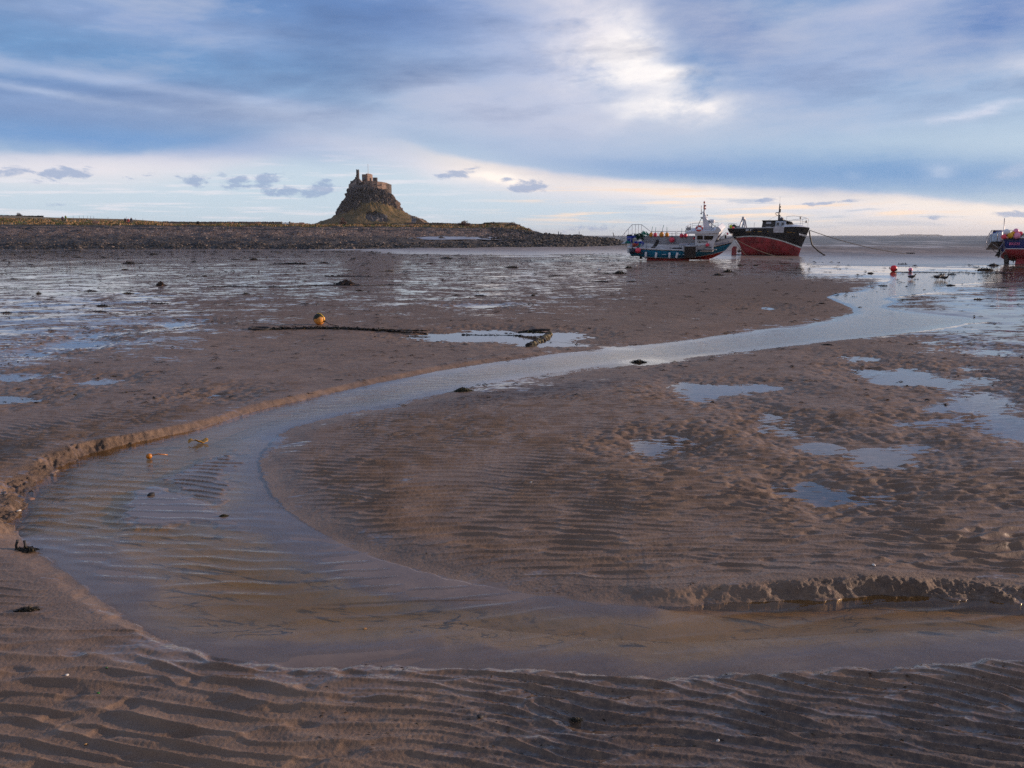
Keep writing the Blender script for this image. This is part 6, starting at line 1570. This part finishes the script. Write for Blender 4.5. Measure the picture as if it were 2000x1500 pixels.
def clump(px, py, wpx, label=None, proto=None, group='seaweed clumps on the flats', hs=1.0, me=None):
    p_ = spot(px, py); mpp = p_.y / FPX * 1.02
    k = proto if proto is not None else random.choice((1, 3, 3, 1, 0))
    s = wpx * mpp / 2 / WIDE[k]
    o = link('seaweed_clump', me or PROTO[k]); o.location = p_ - Vector((0, 0, .015 * s)); hz = min(max(s, .35), 2.2)
    o.scale = (s, max(s, .6) * .9, min(max(s, .6), 1.2) * hs * min(max(p_.y / 30, .9), 2.2) * random.uniform(.75, 1.1)); o.rotation_euler = (0, 0, random.uniform(-.18, .18) + random.choice((0, math.pi)))
    return tag(o, label or 'low dark seaweed clump lying on the far wet mud', 'seaweed', group)
near1 = mound(420, .20, .11, .09, 11, ln=.07, wid=.006); near1.materials.append(M_WEEDO)
near2 = mound(520, .24, .13, .10, 12, ln=.10, wid=.007); near2.materials.append(M_WEED)
near3 = fronds(260, .16, .08, .06, 13, wid=.0055, ln=.08); near3.materials.append(M_WEED)
def nclump(me, px, py, label, w0, wpx, rz=0.0):
    p_ = spot(px, py); mpp = p_.y / FPX * 1.02; o = link('seaweed_clump', me); o.location = p_; s = wpx * mpp / w0; o.scale = (s, s, s); o.rotation_euler = (0, 0, rz); return tag(o, label, 'seaweed')
nclump(near1, 906, 764, 'olive seaweed clump with pale tips at the inner edge of the stream', .50, 44)
nclump(near2, 1247, 709, 'black bushy seaweed clump in a small puddle below the upstream reach', .60, 42)
nclump(near1, 437, 1008, 'small olive seaweed tuft standing on the smooth mud in the bend', .50, 22, .4)
nclump(near3, 52, 1192, 'flat dark seaweed sprig on the near left mud', .40, 50, .25)
nclump(near3, 1125, 1412, 'thin dark reddish seaweed scrap on the dark near mud', .40, 34, -.2)
for px, py, wp, pr, lab in ((314, 558, 24, 2, 'rusty heaped seaweed clump, tallest on the left flats'), (200, 598, 36, 0, 'upper of two dark seaweed mounds side by side on the left flats'), (193, 609, 44, 1, 'lower of two dark seaweed mounds on the left flats, tapering left'), (13, 611, 34, 0, 'dark seaweed mound cut by the left edge of the picture'), (312, 593, 54, 3, 'long flat seaweed strip right of the two mounds'), (178, 569, 36, 1, 'dark seaweed strip above the two mounds'), (250, 573, 26, 1, 'small seaweed strip right of the strip above the mounds'),
                            (566, 516, 92, 3, 'very long thin seaweed strip before the shingle bank'), (678, 540, 128, 3, 'longest seaweed strip in the middle of the flats'), (676, 556, 60, 2, 'rusty seaweed heap on the thin weedy line'), (1780, 585, 52, 3, 'long dark seaweed strip beside the stream mouth channels'), (1172, 550, 44, 3, 'seaweed strip in the middle of the flats below the teal boat stern'), (1210, 535, 30, 0, 'dark seaweed hump beside the standing gull'), (1668, 581, 20, 1, 'brownish seaweed strip lying in the narrow channel')):
    clump(px, py, wp, lab, pr, None, 1.3 if pr == 2 else 1.0)
for px, py, wp in ((152, 503, 20), (205, 504, 22), (253, 515, 30), (274, 515, 16), (60, 517, 12), (460, 507, 26), (496, 508, 22), (690, 506, 14), (378, 512, 18), (632, 514, 26), (98, 491, 12), (145, 490, 44), (300, 497, 24), (366, 500, 12), (595, 594, 28), (702, 568, 18), (840, 515, 18), (872, 505, 40), (760, 530, 20), (1000, 523, 32), (1085, 539, 26), (1184, 535, 24), (1233, 550, 20), (890, 577, 16), (938, 578, 30), (1041, 578, 12), (1533, 516, 30), (1641, 512, 34), (1763, 518, 32), (1786, 520, 16), (1725, 559, 24), (1925, 528, 44), (1858, 536, 24), (1858, 558, 20), (1742, 613, 18), (1616, 674, 20), (1910, 585, 22), (1228, 524, 18), (1371, 520, 12), (1446, 519, 14), (1476, 519, 14), (1422, 532, 26), (1402, 538, 26), (1605, 593, 12), (1985, 522, 30), (1940, 519, 26), (1700, 534, 14), (560, 536, 12), (400, 540, 16), (243, 527, 14), (28, 545, 20), (480, 575, 16), (75, 574, 12), (1960, 562, 26)):
    clump(px, py, wp)

def at_line(pts, lift=0.0): return [spot(a, b, lift) for a, b in pts]
def weedy_rope(pts, r_, label, seed, nf, loop=None):
    root = tag(empty('weedy_rope', pts[0]), label, 'rope'); r = random.Random(seed); bm = BM(); Q = []
    for a, b in zip(pts[:-1], pts[1:]):
        for k in range(16):
            q = a.lerp(b, k / 16) - pts[0]; q += Vector((0, r.uniform(-.02, .02), r.uniform(0, .012))); Q.append(q)
    if loop:
        for a in np.linspace(0, 5.6, 14)[::-1]: Q.insert(0, Vector((-loop * (1 - math.cos(a)) , -loop * .9 * math.sin(a), .01)))
    tube(bm, Q, [r_ * r.uniform(.75, 1.3) for _ in Q], 7); done('line', bm, P_ROPED, root)
    me = fronds(nf, 0, r_ * 1.6, r_ * 1.4, seed, wid=.012, ln=.14, path=[np.array(q) for q in Q[(14 if loop else 0):]]); me.materials.append(M_WEED); link('seaweed', me, None, root)
    return root
weedy_rope(at_line([(528, 643.5), (600, 642.5), (650, 642), (700, 644), (760, 648), (840, 652)]), .036, 'long black rope bearded with weed and ending in a loop, below the yellow buoy', 3, 700, .26)
weedy_rope(at_line([(902, 655), (950, 656), (1000, 656.5), (1020, 657)]), .022, 'short stretch of weedy rope lying in the long pool', 5, 60)
weedy_rope(at_line([(405, 560.5), (450, 559.5), (500, 561), (560, 560), (610, 558), (640, 557.5), (700, 558.5), (760, 556.5), (792, 557)]), .022, 'thin weedy rope line stretched across the far left flats', 6, 260)
weedy_rope(at_line([(1752, 531.5), (1800, 532), (1900, 533.5), (1985, 534)]), .026, 'dark ground rope running right from the red buoy', 7, 160)
# shell crusted chain at the end of the pool
root = tag(empty('encrusted_chain', spot(1035, 676)), 'mussel and barnacle crusted chain hooked at the end of the long pool', 'chain'); o0 = root.location.copy()
r = random.Random(5)
P_MUS = paint('barnacle_crust', (.20, .16, .085), .8, var=.5, scale=20, bump=.01)
line_ = at_line([(1034, 677), (1041, 674), (1050, 670), (1060, 665), (1067, 660), (1072, 655)], .03)
for k in range(11):
    f = k / 10 * (len(line_) - 1); j = min(int(f), len(line_) - 2); c_ = line_[j].lerp(line_[j + 1], f - j) - o0
    bm = BM(); ret = bmesh.ops.create_icosphere(bm, subdivisions=2, radius=.062 * r.uniform(.8, 1.25))
    for v in ret['verts']: v.co = Vector((v.co.x * 1.2, v.co.y, v.co.z * .85)) * (1 + r.uniform(-.28, .28)) + c_
    done('link', bm, P_MUS if k % 3 else P_ROPED, root)
bm = BM(); tube(bm, [line_[-1] - o0, line_[-1] - o0 + Vector((.03, 0, .11)), line_[-1] - o0 + Vector((-.35, 0, .10)), line_[-1] - o0 + Vector((-.75, .1, .03))], [.028, .028, .034, .028], 7); done('hook', bm, P_ROPED, root)
me = fronds(120, .35, .08, .08, 21, wid=.012, ln=.12); me.materials.append(M_WEEDO); wq_ = link('seaweed', me, None, root); wq_.location = line_[-1] - o0 + Vector((-.4, 0, .03))

# buoys on the mud
yb = tag(empty('buoy', spot(624, 634)), 'yellow orange buoy half coated in dark weed, above the weedy rope', 'buoy'); R_ = .152
bm = BM(); ball(bm, (0, 0, R_ * .96), R_, 24, 16); done('body', bm, paint('buoy_weathered_orange', (.72, .30, .06), .45, var=.2, scale=4), yb)
bm = BM(); ball(bm, (0, 0, R_ * .96), R_ * 1.02, 36, 24)
cut = [v for v in bm.verts if (v.co - Vector((0, 0, R_ * .96))).normalized().dot(Vector((-.35, .25, .9)).normalized()) < -.02 + .08 * math.sin(v.co.x * 40)]
bmesh.ops.delete(bm, geom=cut, context='VERTS'); done('weed_coat', bm, paint('weed_coat', (.014, .020, .009), .7, var=.5, scale=18, bump=.01), yb)
bm = BM(); c0 = Vector((0, 0, R_ * .96)); band_ = [c0 + (Vector((-.25, .0, 1)).normalized() * math.cos(a) + Vector((.85, -.45, .15)).normalized() * math.sin(a)) * R_ * 1.035 for a in np.linspace(-.1, 1.9, 14)]
tube(bm, band_, .013, 5); done('bare_band', bm, paint('buoy_bare_yellow', (.80, .50, .03), .45), yb)
bm = BM(); tube(bm, [c0 + Vector((.155, -.05, -.05)), c0 + Vector((.30, -.15, -.12)), c0 + Vector((.62, -.4, -.152))], .010, 5); ball(bm, c0 + Vector((.155, -.05, -.05)), .03, 8, 6); done('line', bm, P_ROPED, yb)
def mud_buoy(px, py, r_, mat, cap, label, capdir):
    b = tag(empty('buoy', spot(px, py)), label, 'buoy'); bm = BM(); ball(bm, (0, 0, r_ * .93), r_, 24, 16); done('body', bm, mat, b)
    bm = BM(); M_ = Matrix.Translation((0, 0, r_ * .93)) @ Vector(capdir).normalized().to_track_quat('Z', 'Y').to_matrix().to_4x4(); lathe(bm, [(r_ * .46, r_ * .885), (r_ * .44, r_ * .94), (r_ * .22, r_ * 1.02), (r_ * .16, r_ * 1.25), (r_ * .05, r_ * 1.27)], 14, M_); done('eye', bm, cap, b); return b
mud_buoy(1745, 530.5, .22, P_RED2, P_RUB, 'bright red buoy with black eye lying on the wet mud near the geese', (.6, -.7, -.35))
mud_buoy(1778, 530.7, .14, P_PALEPINK, P_NAVY, 'small pale pink buoy with navy eye, right of the red one', (-.1, -.85, -.5))

# geese and gull
def bird(name, loc, face, label, s, cols_, group=None, turn=0.0, cat='goose'):
    J = [(0, 0, .20), (-.13, 0, .205), (-.23, 0, .215), (-.30, 0, .225), (.11, 0, .215), (.165, 0, .265), (.185, 0, .325), (.205, turn * .03, .375), (.245, turn * .06, .375), (.285, turn * .09, .368),
         (.0, .045, .13), (-.01, .045, .075), (.0, .045, .012), (.05, .05, .006), (.0, -.045, .13), (.02, -.045, .075), (.04, -.045, .012), (.09, -.05, .006)]
    E = [(0, 1), (1, 2), (2, 3), (0, 4), (4, 5), (5, 6), (6, 7), (7, 8), (8, 9), (0, 10), (10, 11), (11, 12), (12, 13), (0, 14), (14, 15), (15, 16), (16, 17)]
    R = [.118, .102, .060, .022, .100, .060, .040, .042, .029, .011, .03, .012, .010, .012, .03, .012, .010, .012]
    me = skin_mesh(name, J, E, R); 
    for mt in cols_: me.materials.append(mt)
    for f in me.polygons:
        c = f.center
        f.material_index = 0 if (c.x > .12 and c.z > .235) else 3 if c.z < .105 else 2 if (c.x < -.19 and c.z < .225) or (c.z < .15) else 1
    o = link(name, me); o.location = loc; o.rotation_euler = (0, 0, face); o.scale = (s,) * 3; return tag(o, label, cat, group)
GC = (paint('goose_black', (.010, .010, .011), .6), paint('goose_slate', (.026, .024, .025), .8, var=.4, scale=30), paint('goose_pale_flank', (.13, .12, .115), .8, var=.3, scale=40), paint('goose_leg', (.012, .012, .012), .5))
GG = 'brent geese on the wet mud'
bird('goose', spot(1781, 546.5), .0, 'dark goose standing alone below the pale pink buoy, facing right', .84, GC, GG)
bird('goose', spot(1831, 547.5), .15, 'left goose of the tight group of three, larger and facing right', .90, GC, GG, -.3)
bird('goose', spot(1839, 546.3), .5, 'middle goose of the three, partly hidden behind the others', .88, GC, GG, .5)
bird('goose', spot(1845, 548.3), -.25, 'right goose of the tight group of three, nearest the camera', .80, GC, GG)
WC = (paint('gull_white', (.75, .75, .75), .6), paint('gull_grey', (.42, .44, .47), .6), paint('gull_white', (.75, .75, .75)), paint('gull_leg', (.4, .2, .1), .5))
bird('gull', spot(1170, 530.5), 2.9, 'small white gull standing on the middle flats beside dark seaweed', .62, WC, None, 0, 'gull')
# small scraps: leaf like kelp pieces, shells, stones
def kelp_piece(px, py, L, w_, label, col, seed, rz):
    r = random.Random(seed); bm = BM(); n = 9; rows_ = []
    for i in range(n):
        f = i / (n - 1); ww = w_ * math.sin(math.pi * (f * .9 + .06)) ** .7
        rows_.append([bm.verts.new(((f - .5) * L, ww * c_, .012 + .02 * math.sin(f * 7 + c_) + .022 * abs(c_) * (1 if i % 2 else .6))) for c_ in (-1, -.4, .4, 1)])
    for i in range(n - 1):
        for k in range(3): bm.faces.new((rows_[i][k], rows_[i][k + 1], rows_[i + 1][k + 1], rows_[i + 1][k])).smooth = True
    me_o = done('kelp_piece', bm, paint('kelp_' + col[0], col[1], .28, var=.4, scale=25)); sm_ = me_o.modifiers.new('solid', 'SOLIDIFY'); sm_.thickness = .006
    me_o.location = spot(px, py, .004); me_o.location.z = max(me_o.location.z, .004); me_o.rotation_euler = (0, 0, rz); return tag(me_o, label, 'seaweed')
kelp_piece(388, 873, .22, .055, 'golden brown leaf of kelp floating in the stream bend', ('golden', (.42, .22, .03)), 1, .35)
bm = BM(); ball(bm, (0, 0, .03), .034, 14, 10, (1, 1, .9)); tube(bm, [(.03, 0, .04), (.09, .02, .05), (.18, .06, .03)], .006, 5); o = done('seaweed_float', bm, paint('kelp_amber', (.45, .16, .012), .3)); o.location = spot(292, 903); o.location.z = 0; tag(o, 'small round amber seaweed float with a stalk in the stream', 'seaweed')
st = tag(empty('kelp_stump', spot(44, 1074)), 'black kelp stump with two upright stalks at the outer water edge', 'seaweed')
bm = BM(); tube(bm, [(-.07, 0, -.02), (-.085, 0, .06), (-.06, .01, .13)], [.022, .018, .020], 8); done('stalk', bm, P_ROPED, st)
bm = BM(); tube(bm, [(.03, 0, -.02), (.045, 0, .06), (.03, .01, .125)], [.02, .016, .018], 8); done('stalk', bm, P_ROPED, st)
me = mound(170, .17, .07, .05, 31, ln=.07, wid=.006); me.materials.append(M_WEED); o = link('fronds', me, None, st); o.location = (.06, -.02, 0); st.scale = (.55, .55, .6)
def shell(px, py, s, label, mat, name='shell', cat='shell'):
    bm = BM(); ret = bmesh.ops.create_uvsphere(bm, u_segments=12, v_segments=8, radius=s); r = random.Random(px)
    for v in ret['verts']: v.co = Vector((v.co.x * 1.3, v.co.y, max(v.co.z, -.2 * s) * .55)) * (1 + r.uniform(-.06, .06))
    for f in bm.faces: f.smooth = True
    o = done(name, bm, mat); o.location = spot(px, py, s * .2); o.rotation_euler = (r.uniform(-.3, .3), r.uniform(-.3, .3), r.random() * 6); return tag(o, label, cat)
P_SHELL = paint('shell_white', (.68, .64, .57), .5, var=.15, scale=30); P_SHELLO = paint('stone_orange', (.55, .30, .10), .6, var=.2, scale=30); P_GREENW = paint('sea_lettuce', (.03, .14, .015), .4)
shell(131, 1319, .009, 'white shell on the rippled mud at the lower left', P_SHELL); shell(168, 1454, .008, 'cream shell at the bottom left on lumpy ripples', P_SHELLO); shell(1402, 1447, .008, 'pale shell fragment on the dark mud at the lower right', P_SHELL)
shell(37, 999, .020, 'white stone stuck in the left cut bank', P_SHELL, 'stone', 'stone'); shell(60, 961, .024, 'orange stone stuck in the left cut bank above the white one', P_SHELLO, 'stone', 'stone'); shell(1704, 1140, .012, 'white shell above the right cut bank', P_SHELL)
shell(1242, 520, .09, 'pale stone lying on the mud left of the teal boat stern', P_SHELL, 'stone', 'stone'); shell(208, 1305, .007, 'green scrap of sea lettuce on the lower left mud', P_GREENW, 'sea_lettuce', 'seaweed'); shell(192, 1354, .008, 'darker green scrap of sea lettuce below the first', P_GREENW, 'sea_lettuce', 'seaweed')
shell(1222, 1089, .008, 'tiny red shell on the central ripples', paint('shell_red', (.5, .06, .03), .5)); shell(1037, 941, .010, 'small white shell high on the central ripples', P_SHELL); shell(295, 967, .030, 'dark stone on the smooth mud in the bend', P_ROPED, 'stone', 'stone')
shell(938, 1400, .016, 'dark pebble on the streaked near mud', P_ROPED, 'stone', 'stone'); shell(712, 1228, .010, 'small yellow shell under the shallow amber water', P_SHELLO)

# scraps of weed strewn over the flats, past counting
r = np.random.default_rng(77); V, F, T = [], [], []
PXr = r.uniform(-150, 2150, 3000); PYr = 492 + 300 * r.random(3000) ** 2.6
PXr2 = r.uniform(600, 2100, 900); PYr2 = r.uniform(800, 1480, 900)
PXa = np.concatenate([PXr, PXr2]); PYa = np.concatenate([PYr, PYr2])
xa, ya = at(PXa, PYa, .02); za, ga = ground(xa, ya, True)
for x_, y_, z_, bd in zip(xa, ya, za, ga['bed']):
    if bd > 0 and y_ < 30: continue
    n_ = 1 if y_ < 12 else r.integers(1, 4)
    for q in range(n_):
        L = (.012 if y_ < 12 else .018 + .0024 * y_) * r.uniform(.4, 1.5); a = r.normal() * .5; w_ = L * r.uniform(.12, .35); b = len(V); cx_, cy_ = x_ + r.normal() * L * .8, y_ + r.normal() * L * .6
        dx_, dy_ = math.cos(a) * L, math.sin(a) * L
        h_ = w_ * r.uniform(.5, 1.2)
        for f, s_, hh in ((-1, 0, 0), (0, -1, h_), (1, 0, 0), (0, 1, h_ * .7), (0, 0, h_ * 1.3)): V.append((cx_ + dx_ * f - dy_ / L * w_ * s_, cy_ + dy_ * f + dx_ / L * w_ * s_, z_ + hh + .001))
        F += [(b, b + 1, b + 4), (b + 1, b + 2, b + 4), (b + 2, b + 3, b + 4), (b + 3, b, b + 4)]; T += [r.random()] * 5
me = np_mesh('seaweed_litter', np.array(V), np.array(F), False); vattr(me, 'tone', np.array(T)); me.materials.append(M_WEED)
tag(link('seaweed_litter', me), kind='stuff')

# ------------------------------------------------------------------ sea air between here and the far islands
bm = BM(); bx(bm, -9000, 9000, -60, 12500, -22.0, 62.0)
m, t, out = new_mat('haze'); p = t.node('ShaderNodeVolumePrincipled'); p.inputs['Color'].default_value = (.78, .84, .92, 1); p.inputs['Density'].default_value = 6.5e-5; p.inputs['Density Attribute'].default_value = ''; p.inputs['Anisotropy'].default_value = .2
t.link(p.outputs[0], out.inputs['Volume'])
tag(done('haze', bm, m), kind='stuff')
